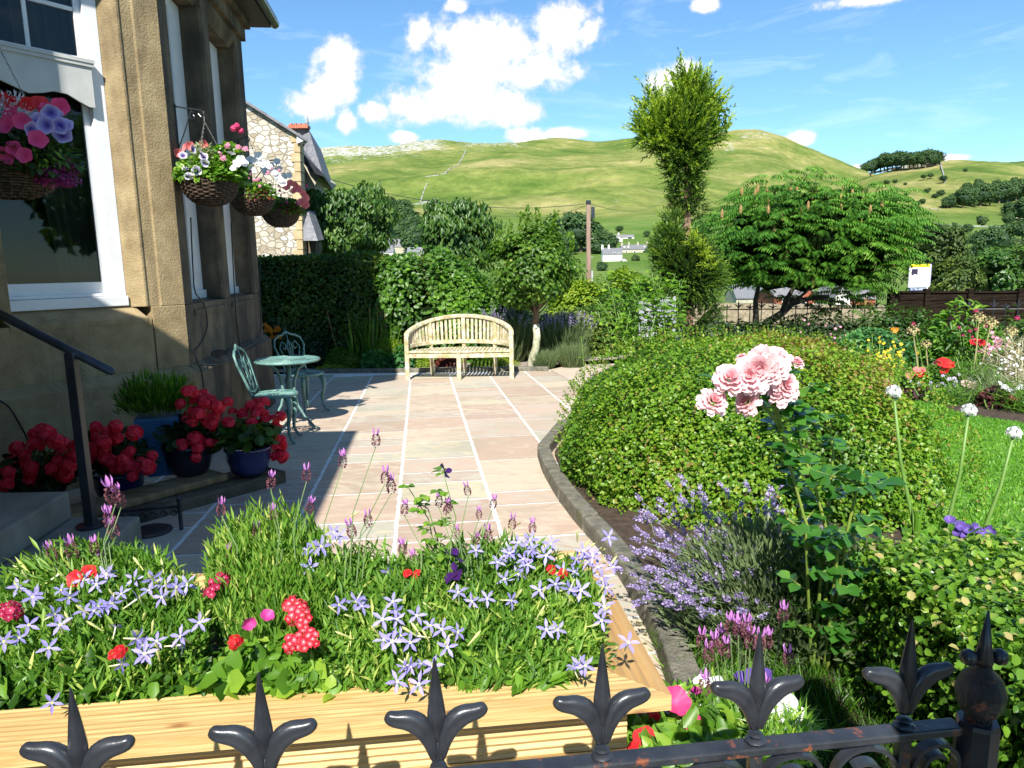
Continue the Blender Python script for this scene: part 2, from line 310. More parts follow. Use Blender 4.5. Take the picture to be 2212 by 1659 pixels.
# ---------------------------------------------------------------- ground, patio, lawn, beds
def sheet(name, poly, z, mt, label=None, kind='structure', th=0.0):
    mb = MB(); top = [(p[0], p[1], gz(p[1])+z) for p in poly]
    if th: mb.prism([(a, b, c-th) for a, b, c in top], (0, 0, th))
    else: mb.add(top, [tuple(range(len(top)))])
    o = mb.build(name, mt); return tag(o, label, None, None, kind)
M_ground = mat('garden_earth', (.05,.05,.02), (.10,.09,.045), 4, .95, .5)
tag(MB().add([(-40,-8,-.10),(40,-8,-.10),(40,24,-.75),(-40,24,-.75)], [(0,1,2,3)]).build('ground', M_ground), kind='structure')
sheet('patio_pointing', [(-4.2,.9),(1.9,.9),(1.9,11.35),(-4.2,11.42)], -.0012, mat('white_pointing', (.68,.66,.62), (.85,.84,.82), 30, .9, .4))
def slabs():
    g = rng(5); V = []; Fc = []; A = []; joint = .012
    b0 = gnd((1000+955/1.58)/1.8083, (1000+740/1.58)/1.8083)[:2]; a0 = b0@nR[:2]
    W = .60
    for ci in range(-6, 6):
        s0 = -0.2 + g.random()*.5; a_lo = a0+ci*W+joint; a_hi = a0+(ci+1)*W-joint
        while s0 < 12.2:
            L = g.choice([.29,.29,.44,.6,.6,.88]); s1 = s0+L
            if s1 > 1.0:
                jw = .0105
                def side(p, q, n):
                    return [(p[0]+(q[0]-p[0])*k/n, p[1]+(q[1]-p[1])*k/n) for k in range(n)]
                n1, n2 = 14, max(4, int(L/.045))
                ring = side((a_lo, s0+jw), (a_hi, s0+jw), n1)+side((a_hi, s0+jw), (a_hi, s1-jw), n2)+side((a_hi, s1-jw), (a_lo, s1-jw), n1)+side((a_lo, s1-jw), (a_lo, s0+jw), n2)
                base = len(V); v = g.random(); hh = .0006+.0012*g.random()
                for (a, s) in ring:
                    a += g.normal()*.0022; s += g.normal()*.0016; p = nR*a + uR*s; V.append((p[0], p[1], gz(p[1])+hh)); A.append(v)
                Fc.append(tuple(range(base, len(V))))
            s0 = s1
    # clip: keep only slabs whose centre is on the patio
    me = bpy.data.meshes.new('patio'); keep = []
    for f in Fc:
        c = np.mean([V[i] for i in f], 0)
        if -4.2 < c[0] < 1.8 and 1.0 < c[1] < 11.2: keep.append(f)
    me.from_pydata(V, [], keep); at_ = me.attributes.new('v', 'FLOAT', 'POINT'); at_.data.foreach_set('value', A)
    m = mat('indian_stone', (.5,.4,.3), (.6,.5,.4), 3, .85, .12, 25); t = m.node_tree; b = t.nodes['Principled BSDF']
    for l in list(t.links):
        if l.to_socket == b.inputs['Base Color']: t.links.remove(l)
    at2 = N(t, 'ShaderNodeAttribute', attribute_name='v'); r = N(t, 'ShaderNodeValToRGB'); r.color_ramp.interpolation = 'EASE'
    cols = [(0,(.44,.32,.24)),(.2,(.52,.44,.33)),(.4,(.40,.29,.22)),(.55,(.45,.41,.33)),(.7,(.48,.36,.28)),(.85,(.40,.38,.31)),(1,(.52,.45,.31))]
    e = r.color_ramp.elements; e[0].color = (*cols[0][1],1); e[1].color = (*cols[-1][1],1)
    for p, c in cols[1:-1]: q = e.new(p); q.color = (*c, 1)
    nz = N(t, 'ShaderNodeTexNoise', inp={'Scale': 2.6, 'Detail': 10.0, 'Roughness': .68, 'Distortion': 2.2}); tc = N(t, 'ShaderNodeTexCoord'); mp = N(t, 'ShaderNodeMapping', inp={'Scale': (1,2.2,1)}); t.links.new(tc.outputs['Object'], mp.inputs[0]); t.links.new(mp.outputs[0], nz.inputs['Vector'])
    ad = N(t, 'ShaderNodeMath', operation='MULTIPLY_ADD'); t.links.new(nz.outputs['Fac'], ad.inputs[0]); ad.inputs[1].default_value = .75; t.links.new(at2.outputs['Fac'], ad.inputs[2])
    pp = N(t, 'ShaderNodeMath', operation='SUBTRACT'); t.links.new(ad.outputs[0], pp.inputs[0]); pp.inputs[1].default_value = .37; t.links.new(pp.outputs[0], r.inputs['Fac'])
    n2 = N(t, 'ShaderNodeTexNoise', inp={'Scale': 1.1, 'Detail': 9.0, 'Roughness': .7}); t.links.new(tc.outputs['Object'], n2.inputs['Vector'])
    rr = N(t, 'ShaderNodeMapRange', inp={'From Min': .48, 'From Max': .72, 'To Min': 0, 'To Max': .6}); t.links.new(n2.outputs['Fac'], rr.inputs['Value'])
    mx = N(t, 'ShaderNodeMixRGB'); t.links.new(rr.outputs[0], mx.inputs['Fac']); t.links.new(r.outputs[0], mx.inputs['Color1']); mx.inputs['Color2'].default_value = (.30,.27,.19,1)
    t.links.new(mx.outputs[0], b.inputs['Base Color'])
    me.materials.append(m); o = bpy.data.objects.new('patio', me); col.objects.link(o); tag(o, kind='structure')
slabs()
# kerb line between the patio and the round bed, from the far corner down to the near end
KL = [gnd(1290,905), gnd(1225,935), gnd(1187,985), gnd(1200,1020), gnd(1235,1075), gnd(1280,1130), gnd(1330,1180), gnd(1385,1250), gnd(1440,1345), gnd(1480,1420), gnd(1530,1560)]
KL = [np.array([p[0], p[1]]) for p in KL]; KL.append(np.array([KL[-1][0]+.1, .95]))
bedpoly = [(p[0]+.04, p[1]) for p in KL] + [(9.5,.95),(9.5,8.2)] + [(4.0,8.2),(1.5,7.3)]
sheet('planting_bed', bedpoly, .035, M_soil)
M_kerb = mat('weathered_edging_stone', (.10,.095,.075), (.22,.205,.16), 14, .95, .8, 50, dirt=((.12,.14,.05), 9, .55, .7, (1,1,1)))
def kerb(pts, w, h, L, g, name, label, group, closed=False):
    d = [0.0]
    for a, b in zip(pts[:-1], pts[1:]): d.append(d[-1]+np.linalg.norm(b-a))
    P = np.array(pts); n = max(1, int(round(d[-1]/L)))
    for i in range(n):
        s0 = d[-1]*i/n+.004; s1 = d[-1]*(i+1)/n-.004; ss = np.linspace(s0, s1, 4)
        q = np.stack([np.interp(ss, d, P[:, 0]), np.interp(ss, d, P[:, 1])], 1); t = unit(np.gradient(q, axis=0)); nn = np.stack([t[:, 1], -t[:, 0]], 1)
        a = q-nn*0; b = q+nn*w; hh = h*(.92+.16*g.random()); ring = list(a)+list(b[::-1]); mb = MB()
        mb.prism([(p[0], p[1], gz(p[1])-.02) for p in ring], (0, 0, hh+.02)); o = mb.build(name, M_kerb, bevel=.012); tag(o, label, 'edging stone', group)
g = rng(11)
kerb([np.array([p[0], p[1]]) for p in KL[2:]], .10, .10, .62, g, 'edging_stone', 'mossy grey edging stone curving round the bed of the domed bush', 'edging stones round the domed bush')
kerb([np.array([p[0], p[1]]) for p in (KL[2], KL[1], KL[0])][::-1], .10, .10, .5, g, 'edging_stone', 'mossy grey edging stone curving round the bed of the domed bush', 'edging stones round the domed bush')
kb = [gnd(690,808), gnd(900,806), gnd(1120,803), gnd(1185,803)]; kerb([np.array([p[0], p[1]+.06]) for p in kb][::-1], .10, .07, .9, g, 'edging_stone', 'dark edging stone along the gravel behind the bench', 'edging stones behind the bench')
# far bed, gravel, lawn
far = gnd(560,806)
sheet('gravel_bed', [(-5,11.45),(0.55,11.45),(1.0,12.2),(9,14.6),(9,15.4),(-5,15.4)], .03, mat('pink_gravel', (.22,.17,.14), (.48,.40,.35), 90, .95, .8, 120))
sheet('path', [(.62,11.35),(1.0,11.9),(3.2,12.2),(3.6,9.2),(1.5,7.3),(1.0,9)], .006, mat('path_paving', (.42,.33,.26), (.5,.42,.33), 2, .9, .2))
M_lawn = mat('lawn_base', (.07,.19,.016), (.11,.25,.03), 3, .9, .3)
lawn = [(1.9,1.9),(1.65,2.6),(2.2,3.9),(2.6,5.4),(2.7,7.0),(2.9,8.0)] + [tuple(gnd(x, y)[:2]) for x, y in ((1905,852),(1960,862),(2010,880),(2060,898),(2130,912),(2212,925))] + [(9.5,5.6),(9.5,1.9)]
sheet('lawn', lawn, .045, M_lawn)
def inpoly(px, py, poly):
    ins = np.zeros(len(px), bool); n = len(poly); j = n-1
    for i in range(n):
        xi, yi = poly[i]; xj, yj = poly[j]; cnd = ((yi > py) != (yj > py)) & (px < (xj-xi)*(py-yi)/(yj-yi+1e-12)+xi); ins ^= cnd; j = i
    return ins
M_grass = leafmat('grass_blades', [(0,(.07,.20,.014)),(.5,(.13,.31,.025)),(.85,(.20,.38,.04)),(1,(.36,.40,.12))], .5, .35)
def grass():
    g = rng(3); n = 150000; y = 1.9+7.2*g.random(n)**1.0; x = 1.6+6.0*g.random(n); m = inpoly(x, y, lawn) & (x < y*.80+.3)
    x, y = x[m], y[m]; n = len(x); P = np.stack([x, y, FALL*y+.04], 1); U = unit(np.stack([g.normal(size=n)*.55, g.normal(size=n)*.55, np.ones(n)], 1))
    f = Fol(); vv = np.clip(.45+.35*(vnoise(P*[1,1,0], 1.6)-.5)+g.normal(size=n)*.16, 0, 1)
    f.add(T_NARROW, P, U, rdir(g, n), .022+.018*g.random(n), vv, 1.8); tag(f.build('grass', M_grass), 'short mown grass of the lawn beside the domed bush', 'grass', kind='stuff')
grass()

# ---------------------------------------------------------------- the house with the stone bay
house = empty('bay_fronted_house', (-2.629,5.769,0), 'sandstone house with a canted bay of white sash windows, flower baskets hanging before it', 'house')
def W(mb, name, m, **k):
    o = mb.build(name, m, **k); o.parent = house; o.matrix_parent_inverse = Matrix.Translation(-house.location); return o
ZS, ZL, ZE = 1.17, 3.80, 4.12
WT = [( .40, 1.26)]; WR = [(.23, 1.19), (1.44, 2.45)]
mb = MB(); GAP = .0022
# front (sunlit) face: moulded pier, panels below the sill, pier on the left, lintel
hpoly(mb, HF, [(0,0),(.19,0),(.20,-.012),(.285,-.016),(.295,-.004),(.312,-.004),(.325,-.03),(.40,-.11),(.40,-.36),(-.0,-.36)], ZS-.012, ZL)
hpoly(mb, HF, [(1.22,0),(1.22,-.09),(1.27,-.12),(1.27,-.36),(3.6,-.36),(3.6,0)], ZS-.012, ZL)
for a, b in ((0,.33-.06),(.275,1.42),(1.425,3.6)): hbox(mb, HF, a+(.0 if a == 0 else GAP), b-GAP, -.36, 0 if a else 0.001, .665, ZS-.10 if a else ZS-.016)
hbox(mb, HF, 0, 3.6, -.36, .0005, ZL+.004, ZE)
hbox(mb, HF, 0, .27, -.33, -.002, ZS-.10, ZS-.013)
W(mb, 'wall', M_stone, bevel=.004)
mb = MB(); mb.prism([HF(.36,-.11,ZS-.002), HF(.31,0.004,ZS-.095), HF(.31,0.004,ZS-.13), HF(.31,-.3,ZS-.13), HF(.36,-.3,ZS-.002)], tuple(-uF*.93)); W(mb, 'sill', M_stone)
# dark side face
mb = MB()
def reveal(a0, a1): return None
hpoly(mb, HR, [(0.0,0),(.205,0),(.23,-.025),(.23,-.30),(0,-.36)], ZS-.012, ZL)
hpoly(mb, HR, [(1.19,-.025),(1.215,0),(1.415,0),(1.44,-.025),(1.44,-.30),(1.19,-.30)], ZS-.012, ZL)
hpoly(mb, HR, [(2.45,-.025),(2.475,0),(2.77,0),(2.77,-.3),(2.45,-.30)], ZS-.012, ZL)
for a, b in ((.012,1.30),(1.305,2.77)): hbox(mb, HR, a, b, -.36, 0, .665, ZS-.016)
for (a, b) in WR: mb.prism([HR(a,-.06,ZL), HR(a,0,ZL+.09), HR(a,-.0,ZL+.10), HR(a,-.3,ZL+.10), HR(a,-.3,ZL)], tuple(uR*(b-a)))
hbox(mb, HR, 0.006, LR, -.36, 0, ZL+.102, ZE)
for a, b in ((0,.23),(1.19,1.44),(2.45,2.77)): hbox(mb, HR, a+.006, b, -.30, -.001, ZL, ZL+.1)
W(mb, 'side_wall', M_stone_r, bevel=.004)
mb = MB()
for (a, b) in WR: mb.prism([HR(a-.02,-.15,ZS+.0), HR(a-.02,.012,ZS-.07), HR(a-.02,.012,ZS-.11), HR(a-.02,-.3,ZS-.11), HR(a-.02,-.3,ZS)], tuple(uR*(b-a+.04)))
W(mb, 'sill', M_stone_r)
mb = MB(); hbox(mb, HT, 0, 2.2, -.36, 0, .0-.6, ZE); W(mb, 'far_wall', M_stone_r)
# plinth with sloped top
mb = MB()
mb.prism([HF(-.04,.08,-.3), HF(-.04,.08,.60), HF(-.04,0,.665), HF(-.04,-.3,.665), HF(-.04,-.3,-.3)], tuple(-uF*3.6)); W(mb, 'plinth', M_stone)
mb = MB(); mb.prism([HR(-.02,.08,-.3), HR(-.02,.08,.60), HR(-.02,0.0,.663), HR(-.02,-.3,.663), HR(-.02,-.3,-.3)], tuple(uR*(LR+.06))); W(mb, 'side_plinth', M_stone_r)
# eaves
mb = MB()
for H, L in ((HR, LR), (HF, 3.6)):
    hbox(mb, H, -.02, L, 0.004, .05, ZE-.16, ZE-.02); hbox(mb, H, -.04, L+.05, -.3, .10, ZE-.018, ZE+.05)
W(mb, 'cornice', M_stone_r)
mb = MB()
for H, L, sg in ((HR, LR, 1), (HF, 3.6, 1)): hbox(mb, H, -.14, L+.2, -.3, .30, ZE+.053, ZE+.09)
W(mb, 'soffit', mat('dark_board', (.04,.035,.03)))
mb = MB()
for H, L in ((HR, LR), (HF, 3.6)):
    mb.tube([H(-.15,.33,ZE+.12), H(L+.28,.33,ZE+.12)], .055, 10)
W(mb, 'gutter', M_iron)
mb = MB()
apex = C0 + np.array([-2.2, .3, ZE+1.4])
for H, L in ((HR, LR+.3), (HF, 3.6)):
    a, b = H(-.2,.36,ZE+.16), H(L,.36,ZE+.16); mb.add([tuple(a), tuple(b), tuple(apex+[0,.5,0]), tuple(apex-[0,.5,0]), tuple(a+[0,0,.03]), tuple(b+[0,0,.03]), tuple(apex+[0,.5,.03]), tuple(apex-[0,.5,-.03])], [(0,1,2,3),(4,7,6,5),(0,4,5,1),(1,5,6,2),(2,6,7,3),(3,7,4,0)])
W(mb, 'roof', M_slate)
# body of the house outside the picture, which shades the steps and half of the patio
mb = MB(); mb.prism([(-8,-1.2,-.4),(-3.78,-1.2,-.4),(-3.23,4.02,-.4),(-8,4.02,-.4)], (0,0,7.6))
mb.prism([(-8,-1.5,-.4),(-1.50,-1.5,-.4),(-1.98,2.42,-.4),(-8,2.42,-.4)], (0,0,4.35)); W(mb, 'main_wing', M_stone)
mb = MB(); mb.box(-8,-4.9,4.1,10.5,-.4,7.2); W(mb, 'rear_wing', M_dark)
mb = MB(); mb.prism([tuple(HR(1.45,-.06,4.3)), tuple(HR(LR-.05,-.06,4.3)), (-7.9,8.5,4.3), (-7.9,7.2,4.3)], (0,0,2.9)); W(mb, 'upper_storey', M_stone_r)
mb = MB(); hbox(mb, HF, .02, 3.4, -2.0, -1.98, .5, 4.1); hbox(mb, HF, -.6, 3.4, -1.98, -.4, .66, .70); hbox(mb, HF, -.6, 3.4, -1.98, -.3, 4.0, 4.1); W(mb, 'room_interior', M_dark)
# windows
def sash(H, a, b, d, z0, z1, rails, name='window', jl=.11, jr=.11, bars=(), hbars=()):
    fr = MB(); st = .045
    hbox(fr, H, a, a+jl, d-.09, d, z0, z1); hbox(fr, H, b-jr, b, d-.09, d, z0, z1)
    hbox(fr, H, a+jl, b-jr, d-.09, d-.004, z1-.08, z1); hbox(fr, H, a-.0, b+.0, d-.088, d+.03, z0, z0+.075)
    hbox(fr, H, a+jl-.03, b-jr+.03, d-.088, d-.002, z0+.077, z0+.10)
    f = W(fr, name, M_paintw, bevel=.005); f['label'] = 'white painted sash window'
    s = MB(); mid = rails
    for (q0, q1, dd) in ((z0+.10, mid+.03, d-.055), (mid-.06, z1-.08, d-.03)):
        hbox(s, H, a+jl, a+jl+st, dd-.03, dd, q0, q1); hbox(s, H, b-jr-st, b-jr, dd-.03, dd, q0, q1)
        hbox(s, H, a+jl+st, b-jr-st, dd-.03, dd-.002, q0, q0+.085); hbox(s, H, a+jl+st, b-jr-st, dd-.03, dd-.002, q1-.06, q1)
    for x in bars: hbox(s, H, x-.014, x+.014, d-.055, d-.033, mid+.02, z1-.13)
    for z in hbars: hbox(s, H, a+jl+st, b-jr-st, d-.053, d-.036, z-.014, z+.014)
    so_ = s.build('sash', M_paintw, bevel=.003); so_.parent = f
    gl = MB(); hbox(gl, H, a+jl+st, b-jr-st, d-.074, d-.070, z0+.17, mid); hbox(gl, H, a+jl+st, b-jr-st, d-.049, d-.045, mid-.03, z1-.13)
    g_ = gl.build('pane', M_glass); g_.parent = f; return f
wf = sash(HF, .40, 1.27, -.11, ZS, ZL-.02, 2.93, jl=.10, jr=.06, bars=(.86,), hbars=(3.27,))
for i, (a, b) in enumerate(WR): sash(HR, a, b, -.19, ZS, ZL-.01, 2.6, jl=.10, jr=.30)
mb = MB(); pts = [HF(.50,-.075,2.93), HF(1.24,-.075,2.93)]
wav = [(.50,2.60),(.54,2.60),(.60,2.625),(.68,2.665),(.76,2.67),(.84,2.645),(.92,2.63),(1.0,2.655),(1.1,2.69),(1.24,2.70)]
mb.prism([HF(1.24,-.085,2.90), HF(.50,-.085,2.90)]+[HF(t,-.085,z) for t, z in wav], tuple(nF*.018))
hbox(mb, HF, .48, 1.25, -.11, -.05, 2.90, 2.925); hbox(mb, HF, .485, 1.25, -.11, -.056, 2.875, 2.899)
pe = mb.build('pelmet', M_pelmet); pe.parent = wf
def curtain(H, a, b, d, z0, z1, amp=.03, waves=5, gather=0.0):
    n = 60; V = []; Fs = []
    for j, z in enumerate(np.linspace(z1, z0, 8)):
        for i in range(n+1):
            u = i/n; s = a + (b-a)*u*(1-gather*(j/7)**2*.6); V.append(tuple(H(s, d+amp*math.sin(u*waves*2*PI+j*.1), z)))
    for j in range(7):
        for i in range(n): Fs.append((j*(n+1)+i, j*(n+1)+i+1, (j+1)*(n+1)+i+1, (j+1)*(n+1)+i))
    return MB().add(V, Fs)
W(curtain(HF, .46,.86,-.40,1.25,3.7,.03,5,.6), 'curtain', M_curt, smooth=True)
W(curtain(HF, 1.12,1.6,-.40,1.25,3.7,.03,5,0), 'curtain', M_curt, smooth=True)
for a in (.35,1.5): W(curtain(HR, a,a+.75,-.42,1.2,3.7,.02,7,0), 'curtain', M_curt, smooth=True)

# cables down the side face
def cable(pts, label, r=.006):
    q = []
    P = [np.array(p) for p in pts]
    for i in range(len(P)-1):
        p0, p1, p2, p3 = P[max(i-1,0)], P[i], P[i+1], P[min(i+2,len(P)-1)]
        for t in np.linspace(0, 1, 6, endpoint=False): q.append(.5*((2*p1)+(-p0+p2)*t+(2*p0-5*p1+4*p2-p3)*t*t+(-p0+3*p1-3*p2+p3)*t**3))
    q.append(P[-1]); o = MB().tube(q, r, 6).build('cable', mat('black_cable', (.01,.01,.012), rough=.4), smooth=True); return tag(o, label, 'cable', 'cables on the bay')
def onR(x, y, d=.015):
    o = CAM; n = nR; dd = ray(x, y); t = ((HR(0,d,0)-o)@n)/(dd@n); return o+dd*t
cable([onR(*p) for p in ((412,470),(417,585),(422,632),(440,655),(448,700),(438,735),(424,757))]+[onR(424,775,.095),onR(436,805,.095),onR(441,850,.095),onR(442,880,.095)], 'black cable snaking down the dark side of the bay nearest its front corner')
cable([onR(*p) for p in ((499,480),(505,600),(510,680),(519,765))]+[onR(505,778,.09),onR(470,787,.095),onR(433,790,.095)], 'black cable hanging straight down between the two side windows of the bay')
cable([onR(*p) for p in ((561,560),(562,650),(564,715))]+[onR(556,737,.09),onR(520,757,.095)], 'black cable by the far corner of the bay looping back along its plinth')
def onF(x, y, d): dd = ray(x, y); t = ((HF(0,d,0)-CAM)@nF)/(dd@nF); return CAM+dd*t
cable([onF(*p,.1) for p in ((-10,560+20),(20,600+10),(35,612),(52,640),(60,650))] if False else [onF(x,y,.1) for x,y in ((-6,862),(20,880),(45,920),(60,950),(75,985))], 'black cable curving down to the red geraniums at the left edge')
# ---------------------------------------------------------------- hills and valley: one height field, built in rings round the garden
XC = [-300, 600, 760, 900, 1000, 1100, 1200, 1300, 1440, 1560, 1640, 1700, 1760, 1820, 1870, 1930, 2025, 2120, 2212, 2600]
ROWS = [ # (distance, picture height of the ground at each XC)
 (17,  [None]),
 (60,  [690]*20), (200, [632]*20),
 (380, [560,560,560,558,556,555,552,548,545,545,545,545,545,540,536,532,528,525,522,520]),
 (600, [520,520,518,515,512,510,506,505,505,505,505,505,505,500,496,492,489,487,485,485]),
 (760, [470,470,460,455,452,450,448,450,455,455,455,455,455,455,450,444,440,436,432,430]),
 (860, [446,445,440,432,424,410,400,404,424,438,444,448,448,448,438,424,414,410,408,406]),
 (920, [440,438,432,424,417,412,410,412,420,430,436,440,442,442,430,414,404,400,398,396]),
 (1000,[410,402,390,379,368,360,361,369,386,405,420,430,436,436,418,398,388,384,382,380]),
 (1090,[413,406,396,385,374,367,368,374,390,402,412,422,428,424,406,386,372,368,366,364]),
 (1300,[380,375,362,352,346,342,340,344,356,366,374,390,402,404,383,362,350,347,347,347]),
 (1500,[352,350,342,337,334,332,330,330,332,334,342,358,378,392,395,372,360,356,355,355]),
 (1750,[335,333,324,318,309,304,301,297,289,283,288,303,330,360,378,390,380,375,375,375]),
 (1900,[338,336,328,322,313,308,306,302,292,285,291,308,335,364,382,395,390,385,385,385]),
 (2300,[380,380,370,365,360,355,352,350,345,340,340,350,370,390,410,420,420,420,420,420])]
TX = np.linspace(-300, 2600, 560); rr = [r for r, _ in ROWS]
YT = np.stack([np.interp(TX, XC, y if len(y) == 20 else [700]*20) for r, y in ROWS])
kr = np.ones(9)/9
for i in range(1, len(YT)):
    pad = np.pad(YT[i], 4, mode='edge'); YT[i] = np.convolve(pad, kr, 'valid')
RR = np.unique(np.concatenate([np.geomspace(17, 380, 24), np.linspace(380, 2300, 330)]))
def colsmooth(yc):
    h = [ (CAMH + 0) ]; return yc
def terrain():
    n, m = len(RR), len(TX); Z = np.zeros((n, m)); Pos = np.zeros((n, m, 3)); rk = np.zeros((n, m)); ykeep = np.zeros((n, m))
    ctrl = np.zeros((len(rr), m))
    for j in range(m):
        for i, r in enumerate(rr):
            ctrl[i, j] = -0.6 if i == 0 else at(TX[j], YT[i, j], r)[2]
    # smooth interpolation (Catmull-Rom through monotone parameters)
    def cub(xs, ys, x):
        d = np.gradient(ys, xs); k = np.clip(np.searchsorted(xs, x)-1, 0, len(xs)-2); h = xs[k+1]-xs[k]; t = (x-xs[k])/h
        return ys[k]*(2*t**3-3*t**2+1)+d[k]*h*(t**3-2*t**2+t)+ys[k+1]*(-2*t**3+3*t**2)+d[k+1]*h*(t**3-t**2)
    xs = np.array(rr, float)
    for j in range(m): Z[:, j] = cub(xs, ctrl[:, j], RR)
    for j in range(m):
        d = ray(TX[j], 574); d = d/d[1]; Pos[:, j, 0] = d[0]*RR; Pos[:, j, 1] = RR
    q = Pos[..., :2]; P3_ = np.concatenate([q, np.zeros((n, m, 1))], 2).reshape(-1, 3)
    amp = np.clip((RR-350)/500, 0, 1)[:, None]
    Z += amp*((vnoise(P3_, .010, 1)-.5).reshape(n, m)*20 + (vnoise(P3_, .03, 2)-.5).reshape(n, m)*8.0 + (vnoise(P3_, .1, 3)-.5).reshape(n, m)*2.2)
    Pos[..., 2] = Z
    # limestone scars: bands along the crests and patches lower down
    X2 = np.broadcast_to(TX, (n, m)); R2 = np.broadcast_to(RR[:, None], (n, m)); msk = np.zeros((n, m))
    def band(x0, x1, r0, r1, s, fx=60, fr=30):
        return s*np.clip((X2-x0)/fx, 0, 1)*np.clip((x1-X2)/fx, 0, 1)*np.clip((R2-r0)/fr, 0, 1)*np.clip((r1-R2)/fr, 0, 1)
    for a in [(560,1010,1500,1780,1.1),(960,1180,1560,1780,.85),(560,960,1400,1600,.7),(900,1130,1480,1600,.6),(1150,1440,1690,1765,.35),(1540,1700,1640,1760,.75),(1545,1590,1500,1640,.9,15,20),(1600,1660,1560,1620,.6,20,15),
              (870,960,850,905,1.0,12,12),(985,1090,1000,1060,.5),(1280,1390,700,850,.55),(1240,1330,860,990,.4),(1080,1260,1350,1450,.45),(1680,1790,1600,1700,.4),(1380,1440,1240,1320,.35)]: msk = np.maximum(msk, band(*a))
    idx = np.arange(n*m).reshape(n, m); Fq = np.stack([idx[:-1, :-1], idx[:-1, 1:], idx[1:, 1:], idx[1:, :-1]], -1).reshape(-1, 4)
    m_ = bpy.data.materials.new('hill_grass'); m_.use_nodes = True; t = m_.node_tree; b = t.nodes['Principled BSDF']; b.inputs['Roughness'].default_value = .95; b.inputs['Specular IOR Level'].default_value = .1
    tc = N(t, 'ShaderNodeTexCoord'); L = t.links
    def no(scale, det=8.0, ro=.6, st=(1,1,1)):
        mp = N(t, 'ShaderNodeMapping', inp={'Scale': st}); L.new(tc.outputs['Object'], mp.inputs[0]); z = N(t, 'ShaderNodeTexNoise', inp={'Scale': scale, 'Detail': det, 'Roughness': ro}); L.new(mp.outputs[0], z.inputs['Vector']); return z.outputs['Fac']
    def ramp(f, cols):
        r = N(t, 'ShaderNodeValToRGB'); e = r.color_ramp.elements; e[0].position, e[1].position = cols[0][0], cols[-1][0]; e[0].color = (*cols[0][1],1); e[1].color = (*cols[-1][1],1)
        for p, c in cols[1:-1]: x = e.new(p); x.color = (*c,1)
        L.new(f, r.inputs[0]); return r.outputs[0]
    c1 = ramp(no(.006, 10, .62, (1,1,2.5)), [(.34,(.07,.125,.022)),(.46,(.13,.175,.04)),(.55,(.20,.215,.065)),(.66,(.33,.29,.13))])
    c2 = ramp(no(.055, 9, .78), [(.32,(.42,.50,.36)),(.5,(.95,.95,.9)),(.68,(1.45,1.35,1.25))])
    mu = N(t, 'ShaderNodeMixRGB', blend_type='MULTIPLY', inp={'Fac': .75}); L.new(c1, mu.inputs[1]); L.new(c2, mu.inputs[2])
    a = N(t, 'ShaderNodeAttribute', attribute_name='v'); rn = no(.09, 10, .85, (1,1,2.0))
    s1 = N(t, 'ShaderNodeMath', operation='MULTIPLY_ADD'); L.new(a.outputs['Fac'], s1.inputs[0]); s1.inputs[1].default_value = .155; L.new(rn, s1.inputs[2])
    rm = N(t, 'ShaderNodeMapRange', inp={'From Min': .655, 'From Max': .69}); L.new(s1.outputs[0], rm.inputs['Value'])
    rc = ramp(no(.5, 4), [(.3,(.30,.29,.27)),(.7,(.62,.61,.58))])
    mx = N(t, 'ShaderNodeMixRGB'); L.new(rm.outputs[0], mx.inputs[0]); L.new(mu.outputs[0], mx.inputs[1]); L.new(rc, mx.inputs[2])
    # greener meadows on the valley floor
    sp = N(t, 'ShaderNodeSeparateXYZ'); L.new(tc.outputs['Object'], sp.inputs[0]); mr = N(t, 'ShaderNodeMapRange', inp={'From Min': 620, 'From Max': 720, 'To Min': 1, 'To Max': 0}); L.new(sp.outputs['Y'], mr.inputs['Value'])
    mv = N(t, 'ShaderNodeMixRGB'); L.new(mr.outputs[0], mv.inputs[0]); L.new(mx.outputs[0], mv.inputs[1]); L.new(ramp(no(.02, 6, .6), [(.35,(.075,.15,.022)),(.65,(.14,.20,.05))]), mv.inputs[2])
    L.new(mv.outputs[0], b.inputs['Base Color'])
    bp = N(t, 'ShaderNodeBump', inp={'Strength': .6, 'Distance': 5.0}); L.new(no(.06, 8, .7), bp.inputs['Height']); L.new(bp.outputs[0], b.inputs['Normal'])
    o = npmesh('hills', Pos.reshape(-1, 3), Fq, m_, None, msk.ravel(), smooth=True); tag(o, kind='structure'); return Pos
TERR = terrain()
TPX = np.zeros(TERR.shape[:2]); TPY = np.zeros(TERR.shape[:2])
_d = TERR-CAM; _z = _d@FW; TPX = CX+F*(_d@RT)/_z; TPY = CY-F*(_d@UP)/_z
def hit(x, y, rmin=100, rmax=2250):
    """first point of the height field seen at picture position (x, y)"""
    j = int(np.clip(np.searchsorted(TX, x), 1, len(TX)-1)); best = None
    colj = TPY[:, j]; ok = np.where((colj <= y) & (RR > rmin) & (RR < rmax))[0]
    if len(ok) == 0: i = int(np.argmin(np.where((RR > rmin) & (RR < rmax), colj, 1e9)))
    else: i = ok[0]
    Y = TERR[i, j, 1]; p = at(x, y, Y); z = TERR[i, j, 2]
    return np.array([p[0], Y, z if len(ok) == 0 else p[2]])
tag(MB().add([(-9000,-300,-60),(9000,-300,-60),(9000,9000,-60),(-9000,9000,-60)], [(0,1,2,3)]).build('valley_floor', M_ground), kind='structure')

